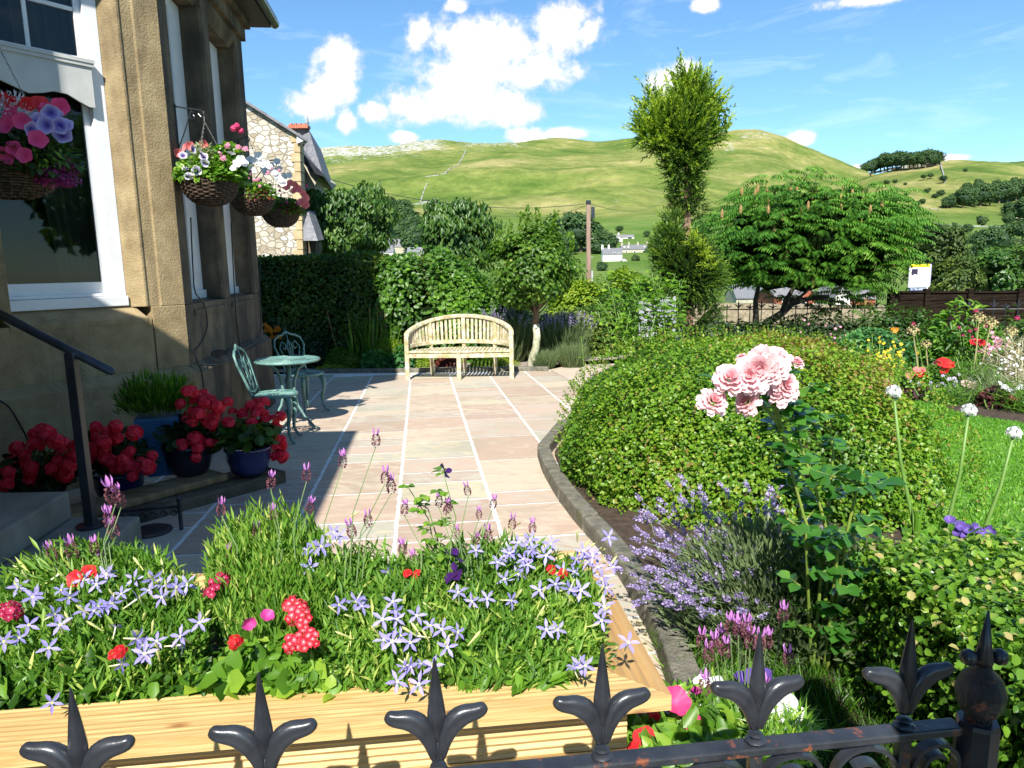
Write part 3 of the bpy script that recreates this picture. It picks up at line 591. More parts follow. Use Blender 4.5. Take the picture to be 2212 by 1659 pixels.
# ---------------------------------------------------------------- far trees (four kinds, copied)
M_far = leafmat('far_foliage', [(0,(.018,.048,.016)),(.5,(.045,.10,.026)),(1,(.11,.18,.045))], .7, .2)
M_farb = leafmat('far_foliage_pale', [(0,(.03,.06,.014)),(.5,(.07,.12,.026)),(1,(.14,.19,.045))], .7, .15)
def far_proto(kind, m):
    g = rng(100+kind); r = empty('broadleaf_tree', (0, 0, 0), 'x', 'tree'); f = Fol()
    crown(g, f, (0,0,.56), (.46,.46,.42), 2600, .075, 26, .42, T_FAR, .1, .45, .3, updir=.4)
    f.build('crown', m, r); blob('crown_core', (0,0,.54), (.36,.36,.33), M_far, r, kind, .25, 2)
    MB().tube([(0,0,-.06),(.01,0,.3)], [.045,.03], 6).build('trunk', M_bark, r); return r
PROTO = [far_proto(0, M_far), far_proto(1, M_far), far_proto(2, M_farb)]
_used = [False]*3; _rt = rng(9)
def far_tree(x, y, hpx, kind=0, label=None, group=None, wide=1.0, P=None, dist=None):
    p = hit(x, y) if P is None else P
    if dist: p = at(x, y, dist)
    dy = p[1]; h = hpx/F*dy
    if not _used[kind]: o = PROTO[kind]; _used[kind] = True
    else: o = copy_tree(PROTO[kind])
    o.location = V3(p-[0, 0, h*.04]); o.scale = (h*wide, h*wide, h); o.rotation_euler.z = _rt.random()*6.28
    o['label'] = label
    if group: o['group'] = group
    return o
G1 = 'trees of the hilltop clump'
for i in range(17):
    x = 1872 + i*9.2 + _rt.normal()*1.5; yb = 369 - (x-1872)*.085; far_tree(x, yb+1, 32+6*_rt.random()-(i < 2)*8, int(_rt.integers(0, 2)), 'dark tree in the clump on the skyline of the right-hand hill', G1, 1.05)
G2 = 'trees of the wood on the right-hand slope'
for i, (x, y, h) in enumerate([(2046,452,30),(2062,449,34),(2080,450,44),(2098,449,48),(2118,447,52),(2138,446,50),(2158,440,48),(2176,436,46),(2195,432,44),(2212,430,46),(2088,418,24),(2112,408,22),(2180,470,34),(2200,478,46),(2215,480,54),(2178,488,30),(2150,408,20),(2190,402,20)]):
    far_tree(x, y, h, i % 2, 'dark tree in the wood across the slope at the right edge', G2, .95)
G3 = 'bushes dotted over the right-hand slope'
for i, (x, y, h) in enumerate([(1915,399,10),(1933,397,10),(1995,386,9),(2010,384,10),(2037,392,13),(2032,424,14),(2020,430,12),(1958,424,9),(1978,448,14),(1992,441,12),(1966,437,9),(1938,452,13),(2003,418,12),(2085,372,8),(2050,450,18),(1955,401,7)]):
    far_tree(x, y, h, i % 2, 'small dark bush on the grassy slope of the right-hand hill', G3, 1.3)
G4 = 'trees below the right-hand slope'
for i, (x, y, h, k) in enumerate([(1848,432,32,0),(1862,430,26,2),(1902,470,44,0),(1915,476,40,1),(1886,462,30,0),(1906,440,26,0)]):
    far_tree(x, y, h, k, 'dark green tree low on the hill just right of the sumac crown', G4, 1.0)
for i, (x, y, h, k) in enumerate([(2128,552,64,0),(2150,556,70,1),(2175,520,40,0),(2110,540,40,0),(2208,520,45,0),(2120,490,26,2),(2090,505,22,0),(2190,545,36,2),(2062,492,12,0)]):
    far_tree(x, y, h, k, 'dense tree in the valley meadows beyond the dark fence', 'trees in the valley meadows', 1.0, dist=(330 if h > 50 else None))
G5 = 'trees in the valley behind the village'
for i, (x, y, h, k) in enumerate([(815,470,46,0),(835,480,48,1),(855,500,60,0),(878,510,66,0),(872,470,40,0),(845,452,30,2),(800,440,40,0),(775,432,30,1),(890,520,60,1),(860,540,60,0),(900,545,66,1),(885,550,50,0),
    (1212,545,80,0),(1235,530,75,1),(1255,545,85,0),(1270,540,60,0),(1292,530,46,2),(1310,548,50,0),(1225,560,60,1),(1290,560,55,1)]):
    far_tree(x, y, h, k, 'dark broadleaf tree crowding the valley behind the garden hedge', G5, 1.05)
for i, (x, y, h, k) in enumerate([(1338,503,16,0),(1397,512,14,0),(1410,522,16,2),(1412,548,26,0),(1400,562,26,1),(1372,568,20,2),(1300,590,26,1),(1425,556,30,0)]):
    far_tree(x, y, h, k, 'small green tree among the white village houses', 'trees among the village houses', 1.1)
M_cop = leafmat('copper_beech', [(0,(.02,.006,.008)),(1,(.07,.02,.025))], .7, .1)

# ---------------------------------------------------------------- dry stone walls on the hills
M_dsw = mat('dry_stone', (.16,.155,.15), (.42,.41,.38), .8, .95, .5)
def hillwall(pts, label, h=1.5, w=1.2):
    P = []
    for (a, b) in zip(pts[:-1], pts[1:]):
        for t in np.linspace(0, 1, 7, endpoint=False): P.append(hit(a[0]+(b[0]-a[0])*t, a[1]+(b[1]-a[1])*t))
    P.append(hit(*pts[-1])); mb = MB(); P = [p for i, p in enumerate(P) if i == 0 or abs(p[1]-P[i-1][1]) < 260]
    for a, b in zip(P[:-1], P[1:]):
        d = unit((b-a)*[1, 1, 0]); n = np.array([-d[1], d[0], 0])*w/2
        mb.add([tuple(q) for q in (a-n-[0,0,2],b-n-[0,0,2],b+n-[0,0,2],a+n-[0,0,2],a-n+[0,0,h],b-n+[0,0,h],b+n+[0,0,h],a+n+[0,0,h])], [(0,3,2,1),(4,5,6,7),(0,1,5,4),(1,2,6,5),(2,3,7,6),(3,0,4,7)])
    tag(mb.build('dry_stone_wall', M_dsw), label, 'stone wall', 'dry stone walls on the hills')
hillwall([(1006,327),(998,345),(990,358),(972,366),(962,376),(940,381),(918,384)], 'pale dry stone wall climbing the left hill to the limestone scar', 1.8, 1.6)
hillwall([(922,398),(914,420),(908,440)], 'pale dry stone wall dropping from the small crag into the trees', 1.7, 1.5)
hillwall([(1790,390),(1860,377),(1872,370),(1960,360),(2030,352)], 'dry stone wall along the skyline below the hilltop clump', 1.6, 1.6)
hillwall([(2030,352),(2036,370),(2042,392)], 'short dry stone wall running down the right-hand slope from the skyline', 1.4, 1.4)
hillwall([(1925,478),(1990,482),(2060,490),(2130,491),(2212,493)], 'low wall crossing the bright green valley meadow', 1.2, 1)
hillwall([(1940,452),(1985,449),(2030,455)], 'grey wall below the dotted bushes on the right-hand slope', 1.2, 1)

# ---------------------------------------------------------------- village houses
M_vw = mat('pale_render', (.62,.60,.54), (.75,.73,.68), .6, .8); M_vs = mat('village_stone', (.30,.27,.20), (.48,.44,.34), 1.2, .9)
M_brick = mat('red_brick', (.22,.055,.028), (.34,.10,.055), 3, .85); M_win = mat('dark_window', (.03,.035,.045), rough=.15)
M_tile = mat('grey_tile', (.15,.145,.15), (.24,.23,.23), 1.5, .7)
def gable_house(x0, x1, yt, yb, dist, wallm, roofm, label, group=None, roof=.45, depth=6, wins=(), chims=(), gable=False, wf=1.0, skylights=()):
    """wall x0..x1 wide in the picture at that distance, ridge at yt, foot at yb; ridge runs across unless gable"""
    hp = hit((x0+x1)/2, yb, 45); dist = hp[1] if dist > 40 else dist
    a = at(x0, yb, dist); b = at(x1, yb, dist); top = at((x0+x1)/2, yt, dist)[2]; base = min(a[2], b[2])-3; Wd = b[0]-a[0]; H = top-a[2]; eav = a[2]+H*(1-roof)
    r = empty('village_house', (a[0], dist, a[2]), label, 'house', group); ox = Vector((a[0], dist, a[2]))
    mb = MB(); mb.m = Matrix.Translation(-ox); X0, X1, Y0, Y1 = a[0], b[0], dist, dist+depth; zm = top
    if gable:
        mb.prism([(X0,Y0,base),(X1,Y0,base),(X1,Y0,eav),((X0+X1)/2,Y0,top),(X0,Y0,eav)], (0,depth,0)); mb.build('wall', wallm, r)
        mb = MB(); mb.m = Matrix.Translation(-ox); xm = (X0+X1)/2; o = Wd*.04; th = .12
        for s, xe in ((-1, X0), (1, X1)):
            mb.prism([(xm,Y0-.25,top+.02),(xe+s*o,Y0-.25,eav-o*.8),(xe+s*o,Y0-.25,eav-o*.8+th),(xm,Y0-.25,top+th+.05)], (0,depth+.5,0))
        mb.build('roof', roofm, r)
    else:
        ym = (Y0+Y1)/2
        mb.prism([(X0,Y0,base),(X0,Y1,base),(X0,Y1,eav),(X0,ym,top-.1),(X0,Y0,eav)], (Wd,0,0)); mb.build('wall', wallm, r)
        mb = MB(); mb.m = Matrix.Translation(-ox)
        mb.prism([(X0-.15,Y0-.3,eav-.05),(X0-.15,ym,top),(X0-.15,ym,top+.15),(X0-.15,Y0-.3,eav+.1)], (Wd+.3,0,0)); mb.prism([(X0-.15,Y1+.3,eav-.05),(X0-.15,ym,top),(X0-.15,ym,top+.15),(X0-.15,Y1+.3,eav+.1)], (Wd+.3,0,0)); mb.build('roof', roofm, r)
        for (u, v) in skylights:
            mb = MB(); mb.m = Matrix.Translation(-ox); px = X0+Wd*u; py = Y0-.3+(ym-Y0+.3)*v; pz = eav+(top-eav)*v+.2; mb.box(px-.5, px+.5, py-.35, py+.05, pz-.1, pz+.5); mb.build('skylight', M_vw, r)
    for (u, v, w, h) in wins:
        mb = MB(); mb.m = Matrix.Translation(-ox); px = X0+Wd*u; pz = a[2]+H*v; mb.box(px-w/2, px+w/2, Y0-.06, Y0+.05, pz-h/2, pz+h/2); f = mb.build('window', M_paintw, r)
        mb = MB(); mb.m = Matrix.Translation(-ox); mb.box(px-w/2+.12, px+w/2-.12, Y0-.09, Y0+.02, pz-h/2+.12, pz+h/2-.12); mb.build('pane', M_win, f)
    for u in chims:
        mb = MB(); mb.m = Matrix.Translation(-ox); px = X0+Wd*u; cz = top if not gable else top
        mb.box(px-.45, px+.45, Y0+depth/2-.4, Y0+depth/2+.4, cz-1, cz+1.3); mb.tube([(px-.2,Y0+depth/2,cz+1.3),(px-.2,Y0+depth/2,cz+1.8)], .13, 8); mb.tube([(px+.2,Y0+depth/2,cz+1.3),(px+.2,Y0+depth/2,cz+1.8)], .13, 8); mb.build('chimney', wallm, r)
    return r
D = 400
gable_house(1306,1370,507,517,520, M_vw, M_tile, 'long white bungalow with a grey roof highest in the village', wins=[(.15,.3,2,1.6),(.3,.3,2,1.6),(.85,.3,3,1.6)], chims=(.05,.5), roof=.62, depth=9)
gable_house(1321,1345,509,522,512, M_vw, M_tile, 'white gabled wing of the highest bungalow with tall windows', gable=True, roof=.45, wins=[(.35,.35,1.2,2),(.5,.35,1.2,2.2),(.65,.35,1.2,2)], depth=6)
gable_house(1342,1402,529,552,D, M_vs, M_slate, 'stone village terrace with a white dormer and roof lights', wins=[(.18,.35,.9,1.2),(.48,.3,1.1,1.3),(.8,.35,1,1.2)], chims=(.05,.3,.62,.95), roof=.42, skylights=[(.12,.4),(.26,.4),(.85,.4)])
gable_house(1370,1381,530,542,D-3, M_vw, M_slate, 'white dormer box on the roof of the stone terrace', roof=.12, wins=[(.5,.45,1.5,1.6)], depth=4)
gable_house(1302,1344,536,568,D-15, M_vw, M_slate, 'white village house below the stone terrace', wins=[(.6,.62,1.4,1),(.85,.62,.9,.9)], chims=(.02,.35), roof=.42)
gable_house(1300,1322,566,582,D-30, M_vw, M_slate, 'lowest white outbuilding at the left of the village', roof=.15)
gable_house(1336,1360,558,582,D-35, M_vw, M_slate, 'small white gabled house in front of the village', gable=True, wins=[(.4,.4,.8,1),(.65,.4,.8,1)], roof=.35)
gable_house(838,902,516,548,330, M_vs, M_slate, 'grey roofed stone house between the two drooping garden trees', roof=.55, chims=(.05,.5), wins=[(.2,.25,1,1.2),(.6,.25,1,1.2)])
gable_house(818,850,532,560,300, M_vw, M_slate, 'low pale house half behind the hedge top at the left', roof=.5)
gable_house(880,930,534,566,290, M_vs, M_slate, 'long low stone house just above the sunlit part of the hedge', roof=.5, wins=[(.3,.25,1,1),(.7,.25,1,1)])
gable_house(1890,1918,470,490,480, M_vw, M_slate, 'white house at the foot of the hill beside the sumac crown', roof=.4, chims=(.9,), wins=[(.3,.35,1.4,1.4),(.7,.35,1.4,1.4)])
gable_house(2112,2155,531,556,300, M_vs, M_slate, 'grey stone farmhouse below the big valley tree', roof=.55, chims=(.05,.95))
gable_house(2080,2115,538,562,310, M_vs, M_slate, 'lower grey farm building beside the stone farmhouse', roof=.55)
gable_house(2155,2230,547,585,260, M_vs, M_slate, 'dark roofed stone house at the right edge of the picture', roof=.5, chims=(.25,))
gable_house(2195,2235,462,474,520, M_vs, M_slate, 'far grey house at the right edge above the valley wood', roof=.5)
hb = gable_house(2105,2290,604,640,75, M_vs, M_tile, 'wide grey roofed house with small cream gables behind the dark fence', roof=.80, depth=12)
for x in (2178, 2212): gable_house(x-7,x+9,618,628,73.5, mat('cream_gable', (.62,.55,.36)), M_tile, 'small cream dormer gable on the wide grey roof behind the fence', 'cream dormer gables', gable=True, roof=.7, depth=3)
# houses seen under the sumac
gable_house(1590,1668,612,660,62, M_vs, M_slate, 'stone house with a dark slate roof seen below the sumac at the left', roof=.68, depth=8)
gable_house(1672,1730,622,675,58, M_brick, M_tile, 'red brick house seen between the sumac trunks', roof=.35, depth=7, wins=[(.4,.55,.9,1)])
gable_house(1722,1762,618,676,52, M_brick, M_tile, 'red brick gabled house right of the sumac trunks', gable=True, roof=.45, depth=7, wins=[(.3,.42,.8,1),(.8,.2,.8,1)])
gable_house(1800,1836,618,668,60, M_vw, M_tile, 'white gabled house glimpsed right of the red brick gable', gable=True, roof=.5, depth=7, wins=[(.5,.3,.9,.9)])
gable_house(1836,1890,628,668,64, M_brick, M_tile, 'low brick house with a white upper wall under the sumac fringe', roof=.45, depth=7)

# ---------------------------------------------------------------- neighbouring cottage of limestone rubble
def rubble():
    m = bpy.data.materials.new('limestone_rubble'); m.use_nodes = True; t = m.node_tree; b = t.nodes['Principled BSDF']; L = t.links; b.inputs['Roughness'].default_value = .9
    tc = N(t, 'ShaderNodeTexCoord'); mp = N(t, 'ShaderNodeMapping', inp={'Scale': (1,1,1.55)}); L.new(tc.outputs['Object'], mp.inputs[0])
    wz = N(t, 'ShaderNodeTexNoise', inp={'Scale': 5.0, 'Detail': 3.0}); L.new(mp.outputs[0], wz.inputs['Vector'])
    wa = N(t, 'ShaderNodeMixRGB', inp={'Fac': .10}); L.new(mp.outputs[0], wa.inputs[1]); L.new(wz.outputs['Color'], wa.inputs[2])
    v = N(t, 'ShaderNodeTexVoronoi', feature='DISTANCE_TO_EDGE', inp={'Scale': 6.0}); L.new(wa.outputs[0], v.inputs['Vector']); v2 = N(t, 'ShaderNodeTexVoronoi', inp={'Scale': 6.0}); L.new(wa.outputs[0], v2.inputs['Vector'])
    r = N(t, 'ShaderNodeMapRange', inp={'From Min': .035, 'From Max': .07}); L.new(v.outputs['Distance'], r.inputs['Value'])
    sc = N(t, 'ShaderNodeSeparateColor'); L.new(v2.outputs['Color'], sc.inputs[0])
    cr_ = N(t, 'ShaderNodeValToRGB'); e = cr_.color_ramp.elements; e[0].color = (.30,.25,.17,1); e[1].color = (.56,.54,.48,1); q = e.new(.45); q.color = (.44,.40,.32,1); L.new(sc.outputs[0], cr_.inputs[0])
    mx = N(t, 'ShaderNodeMixRGB'); L.new(r.outputs[0], mx.inputs[0]); mx.inputs[1].default_value = (.30,.25,.17,1); L.new(cr_.outputs[0], mx.inputs[2]); L.new(mx.outputs[0], b.inputs['Base Color'])
    bp = N(t, 'ShaderNodeBump', inp={'Strength': .9, 'Distance': .05}); L.new(r.outputs[0], bp.inputs['Height']); L.new(bp.outputs[0], b.inputs['Normal']); return m
cot = empty('limestone_cottage', at(1060, 560, 18), 'neighbouring cottage of white limestone rubble behind the dark hedge', 'cottage')
def CW(mb, name, m, **k): o = mb.build(name, m, **k); o.parent = cot; o.matrix_parent_inverse = Matrix.Translation(-cot.location); return o
# picture points are overview units
YC = 18.0
ga = [at(900,600,YC), at(655,600,YC), at(655,300,YC)]
mb = MB(); mb.prism([at(470,620,YC), at(651,620,YC), at(643,292,YC), at(470,183,YC)], (-2.6,7,0)); CW(mb, 'wall', rubble())
mb = MB()
for i in range(13):
    y0 = 560-i*21; w = 10 if i % 2 else 16; a = at(653-(.03*(600-y0))-w, y0, YC-.02); b = at(654-(.03*(600-y0)), y0-20.2, YC-.02); mb.box(a[0], b[0]+.02, YC-.03, YC+.3, a[2], b[2])
CW(mb, 'quoin', mat('quoin_stone', (.36,.28,.15), (.48,.38,.22), 3, .9, .3), bevel=.01)
mb = MB(); mb.prism([at(470,178,YC-.15), at(662,299,YC-.15), at(662,305,YC-.15), at(470,184,YC-.15)], (-2.7,7.4,0)); CW(mb, 'roof', M_slate)
mb = MB(); mb.prism([at(641,288,YC-.1), at(658,297,YC-.1), at(658,303,YC-.1), at(641,310,YC-.1)], (0,.3,0)); CW(mb, 'eaves_box', M_paintw)
# rear gabled wing with steep slate roof and red ridge
YB = 21.0
mb = MB(); mb.prism([at(625,278,YB), at(666,278,YB), at(697,372,YB-1.2), at(697,378,YB-1.2), at(645,318,YB-1.2), at(640,300,YB)], (-.3,2.5,-.2)); CW(mb, 'steep_roof', M_slate)
mb = MB(); a = at(624,276,YB-.1); b = at(667,276,YB-.1)
for i in range(9):
    x = a[0]+(b[0]-a[0])*i/9; mb.box(x, x+(b[0]-a[0])/9*.9, YB-.2, YB+.1, a[2]-.03, a[2]+.06+.04*(i % 2)); mb.tube([(x+.03,YB-.05,a[2]+.05),(x+.03,YB-.05,a[2]+.12)], .022, 6)
CW(mb, 'ridge_tiles', mat('red_ridge_tile', (.38,.11,.06), (.50,.18,.10), 6, .8))
mb = MB(); p = at(666,276,YB-.05); mb.lathe([(.035,0),(.05,.04),(.02,.08),(.035,.14),(.02,.18),(.012,.26),(.003,.34)], 8, tuple(p)); CW(mb, 'finial', M_slate)
mb = MB(); mb.prism([at(641,318,YB-1.6), at(697,374,YB-1.6), at(697,381,YB-1.6), at(672,372,YB-1.6), at(655,352,YB-1.6), at(641,338,YB-1.6)], (0,.12,0)); CW(mb, 'bargeboard', M_iron)
mb = MB(); mb.prism([at(640,330,YB-.5), at(690,382,YB-.5), at(680,400,YB-.5), at(680,620,YB-.5), at(640,620,YB-.5)], (0,2,0)); CW(mb, 'rear_wall', M_vs)
mb = MB(); mb.prism([at(655,455,YC+.3), at(666,458,YC+.3), at(687,520,YC-.2), at(655,520,YC-.2)], (0,.6,.05)); CW(mb, 'lean_to_roof', M_slate)
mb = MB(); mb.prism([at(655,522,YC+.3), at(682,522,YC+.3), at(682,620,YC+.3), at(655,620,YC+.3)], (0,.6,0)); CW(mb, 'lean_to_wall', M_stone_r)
# ---------------------------------------------------------------- bench
M_teak = mat('lichened_teak', (.36,.27,.14), (.60,.55,.42), 16, .85, .3, 50, stretch=(1,1,1), lo=.35, hi=.6, dirt=((.30,.32,.13), 9, .5, .66, (1,1,1)))
bench = empty('garden_bench', (-.773,10.40,gz(10.40)), 'weathered banana shaped teak bench with a slatted curved back on the patio', 'bench', rz=R(-3.5))
def barc(th, z, bz=None): return np.array([.775*math.cos(th), .60*math.sin(th)**.9 if math.sin(th) > 0 else 0, z])
def ribbon(mb, pts, w, h):
    """rectangular bar of plan width w and height h along pts"""
    P = np.array(pts); t = np.gradient(P, axis=0); t[:, 2] = 0; t = unit(t); n = np.stack([-t[:, 1], t[:, 0], 0*t[:, 0]], 1)*w/2; vs = []; fs = []
    for p, q in zip(P, n): vs += [tuple(p-q-[0,0,h/2]), tuple(p+q-[0,0,h/2]), tuple(p+q+[0,0,h/2]), tuple(p-q+[0,0,h/2])]
    for i in range(len(P)-1):
        for k in range(4): fs.append((i*4+k, i*4+(k+1)%4, i*4+4+(k+1)%4, i*4+4+k))
    fs += [(3,2,1,0), tuple(len(vs)-4+k for k in range(4))]; return mb.add(vs, fs)
TH = np.linspace(0, PI, 41); rail_z = lambda th: .665 + .235*math.sin(th)**1.1 if 0 < th < PI else .665
o = ribbon(MB(), [barc(t, rail_z(t)) for t in TH], .075, .055).build('top_rail', M_teak, bench, bevel=.012)
ribbon(MB(), [barc(t, .485+.02*math.sin(t))*[.975,.975,1] for t in TH[2:-2]], .03, .06).build('lower_rail', M_teak, bench, bevel=.006)
for x in (-.775, .775):
    MB().prism([(x-.032,-.03,0),(x+.032,-.03,0),(x+.032,.03,0),(x-.032,.03,0)], (0,.0,.64)).build('leg', M_teak, bench, bevel=.008)
MB().box(-.032,.032,-.075,-.02,0,.395).build('leg', M_teak, bench, bevel=.008)
for a in (.86, .0, -.86):
    th = PI/2 + a*.82; p = barc(th, 0)*[.97,.97,1]; q = barc(th, rail_z(th)-.02); mb = MB()
    mb.prism([(p[0]-.03,p[1]+.02,0),(p[0]+.03,p[1]+.02,0),(p[0]+.03,p[1]+.075,0),(p[0]-.03,p[1]+.075,0)], (q[0]-p[0],q[1]-p[1]-.05,q[2])); mb.build('back_post', M_teak, bench, bevel=.006)
for i in range(33):
    th = .14+(PI-.28)*i/32; u = abs((th-PI/2)/.82)
    if min(abs(u-.86), u) < .045: continue
    p = barc(th, .50)*[.975,.975,1]; q = barc(th, rail_z(th)-.015); d = barc(th+.01,0)-barc(th-.01,0); d = unit(d)*.019; nn = np.array([-d[1], d[0], 0])*.35
    MB().prism([p-d-nn, p+d-nn, p+d+nn, p-d+nn], tuple(q-p)).build('back_slat', M_teak, bench)
mb = MB()
ribbon(mb, [(x,-.045+.04*(x/.75)**2,.365) for x in np.linspace(-.745,.745,13)], .025, .075); mb.build('apron', M_teak, bench, bevel=.005)
for i in range(27):
    x = -.72+1.44*i/26; yb = .60*max(0,1-(x/.775)**2)**.45-.04
    if yb < .05: continue
    MB().box(x-.0215, x+.0215, -.035+.04*(x/.75)**2, yb, .405, .425).build('seat_slat', M_teak, bench)
ribbon(MB(), [(x,-.055+.04*(x/.75)**2,.417) for x in np.linspace(-.745,.745,13)], .04, .026).build('seat_front_rail', M_teak, bench, bevel=.005)
ribbon(MB(), [barc(t, .385)*[.94,.93,1] for t in TH[3:-3]], .03, .035).build('seat_back_rail', M_teak, bench)

# ---------------------------------------------------------------- bistro table and chairs
M_verd = mat('verdigris_cast_metal', (.085,.19,.17), (.16,.30,.26), 12, .38, .25, 60, spec=.6, dirt=((.03,.06,.065), 6, .52, .7, (1,1,.6)))
def ring(mb, c, r, rad, n=28, seg=6):
    return mb.tube([(c[0]+r*math.cos(2*PI*i/n), c[1]+r*math.sin(2*PI*i/n), c[2]) for i in range(n+1)], rad, seg, cap=False)
def make_chair():
    r = empty('bistro_chair', (0,0,0), 'x', 'chair', 'verdigris bistro chairs')
    mb = MB(); ring(mb, (0,0,.44), .195, .014); ring(mb, (0,0,.442), .10, .006); ring(mb, (0,0,.442), .045, .006)
    for k in range(12):
        a = k*PI/6; mb.tube([(.045*math.cos(a),.045*math.sin(a),.443),(.12*math.cos(a+.25),.12*math.sin(a+.25),.443),(.19*math.cos(a),.19*math.sin(a),.442)], .0085, 5)
        mb.tube([(.10*math.cos(a),.10*math.sin(a),.443),(.15*math.cos(a-.25),.15*math.sin(a-.25),.443),(.19*math.cos(a-.1),.19*math.sin(a-.1),.442)], .0075, 5)
    mb.build('seat', M_verd, r, smooth=True)
    for a in (.75, -.75, PI-.7, PI+.7):
        c, s = math.cos(a), math.sin(a); pts = [(c*k, s*k, z) for k, z in ((.175,.435),(.205,.36),(.20,.27),(.175,.18),(.175,.10),(.21,.03),(.245,.012))]
        mb = MB(); mb.tube(pts, [.024,.026,.021,.017,.014,.013,.014], 8); mb.tube([(c*.12,s*.12,.43),(c*.17,s*.17,.38),(c*.2,s*.2,.33)], .008, 5); mb.build('leg', M_verd, r, smooth=True)
    # back: double-arched hoop rising from the rear of the seat, leaning backwards
    def bk(y, h): return (-.17-.14*((h-.44)/.45)**1.1, y, h)
    mb = MB(); hoop = [(-.15,.45),(-.135,.52),(-.165,.64),(-.195,.74),(-.17,.82),(-.11,.855),(-.055,.865),(0,.90),(.055,.865),(.11,.855),(.17,.82),(.195,.74),(.165,.64),(.135,.52),(.15,.45)]
    mb.tube([bk(y, h) for y, h in hoop], .012, 8); mb.build('back_hoop', M_verd, r, smooth=True)
    mb = MB()
    for s in (-1, 1):
        mb.tube([bk(s*y, h) for y, h in ((.0,.46),(.03,.55),(.10,.63),(.13,.72),(.09,.79),(.045,.76),(.06,.70),(.09,.72))], .007, 5)
        mb.tube([bk(s*y, h) for y, h in ((.10,.47),(.055,.55),(.02,.64),(.035,.73),(.0,.81))], .007, 5); mb.tube([bk(s*y, h) for y, h in ((.14,.60),(.09,.62),(.04,.60),(0,.57))], .006, 5)
    mb.tube([bk(0, .57), bk(0, .89)], .007, 5); mb.tube([bk(-.145,.50), bk(0,.47), bk(.145,.50)], .010, 6); mb.build('back_lattice', M_verd, r, smooth=True)
    return r
ch = make_chair()
c1 = gnd(593.7, 851.7, .44); c2 = gnd(658.7, 806.7, .44); tb = gnd(620, 777, .69)
ch.location = (c1[0], c1[1], gz(c1[1])); ch.rotation_euler.z = R(6); ch['label'] = 'bistro chair nearer the camera, seen side on beside the red geraniums'
ch2 = copy_tree(ch); ch2.location = (c2[0], c2[1], gz(c2[1])); ch2.rotation_euler.z = R(-38); ch2['label'] = 'bistro chair standing behind the round table'
tab = empty('bistro_table', (tb[0], tb[1], gz(tb[1])), 'round verdigris green cast metal bistro table between two chairs', 'table')
mb = MB(); mb.lathe([(.29,.675),(.31,.672),(.322,.68),(.32,.695),(.30,.700),(.285,.696),(.285,.680)], 40); mb.build('rim', M_verd, tab, smooth=True)
mb = MB()
for i in range(-10, 11):
    y = i*.028; x = math.sqrt(.288**2-y*y); mb.box(-x, x, y-.008, y+.008, .684, .692)
for r_ in (.08,.16,.23): ring(mb, (0,0,.69), r_, .006)
mb.build('tabletop', M_verd, tab)
for a in (-.35, 1.75, 3.85):
    c, s = math.cos(a), math.sin(a); mb = MB(); mb.tube([(c*k, s*k, z) for k, z in ((.20,.675),(.12,.60),(.07,.48),(.06,.36),(.09,.24),(.17,.12),(.27,.03),(.31,.012))], [.016,.017,.016,.015,.014,.013,.012,.014], 8); mb.build('leg', M_verd, tab, smooth=True)
mb = MB(); ring(mb, (0,0,.36), .075, .008, 20); mb.tube([(0,0,.66),(0,0,.30),(0,0,.26)], [.014,.012,.004], 8); mb.build('stretcher', M_verd, tab, smooth=True)

# ---------------------------------------------------------------- steps, handrail, boot scraper
M_conc = mat('worn_step_stone', (.20,.185,.15), (.30,.28,.23), 5, .9, .3, 40)
def block(name, poly, z0, z1, m, label, cat, group=None, bev=.015):
    mb = MB(); mb.prism([(x, y, z0) for x, y in poly], (0,0,z1-z0)); return tag(mb.build(name, m, bevel=bev), label, cat, group)
block('stone_step', [(-3.1,2.5),(-1.93,2.5),(-2.09,3.80),(-3.1,3.80)], -.15, .08, M_conc, 'lower stone step carrying the handrail post', 'step')
block('stone_step', [(-3.1,2.5),(-2.33,2.5),(-2.45,3.77),(-3.1,3.77)], .083, .24, M_conc, 'upper stone step at the left edge below the red geraniums', 'step')
hr = empty('handrail', (-2.27,3.64,.08), 'black iron handrail on a single post rising to the left from the steps', 'handrail')
pb = np.array([-2.27, 3.64, .08]); ptop = at(168, 762, 3.64)
mb = MB(); mb.tube([(0,0,0),(0,0,.012)], .075, 24); mb.build('base_plate', M_iron, hr)
mb = MB(); mb.box(-.024,.024,-.024,.024,.01,ptop[2]-.08); mb.build('post', M_iron, hr, bevel=.003)
e0 = at(247, 806, 3.66)-pb; e1 = at(-60, 648, 3.66)-pb; mb = MB()
d = e1-e0; mb.tube([e0, e0+d*.03, e0+d*.5, e1], [.013,.024,.024,.024], 12, squash=.55); mb.build('rail', M_iron, hr, smooth=True)
bs = empty('boot_scraper', gnd(325, 1150), 'small dark iron boot scraper with scrollwork standing by the lower step', 'boot scraper', rz=R(12))
mb = MB(); mb.lathe([(.12,0),(.12,.012),(.10,.02),(.02,.022)], 24); mb.build('tray', M_iron, bs)
for x in (-.17, .17): mb = MB(); mb.tube([(x,0,0),(x,0,.17),(x,0,.19),(x,0,.2)], [.012,.012,.016,.006], 8); mb.build('upright', M_iron, bs)
mb = MB(); mb.box(-.165,.165,-.004,.004,.135,.15)
for k in range(6):
    cx = -.14+k*.056; mb.tube([(cx+.022*math.cos(a)*(1-a/14), 0, .105+.022*math.sin(a)*(1-a/14)) for a in np.linspace(0, 8, 14)], .004, 5)
mb.build('scroll_plate', M_iron, bs)

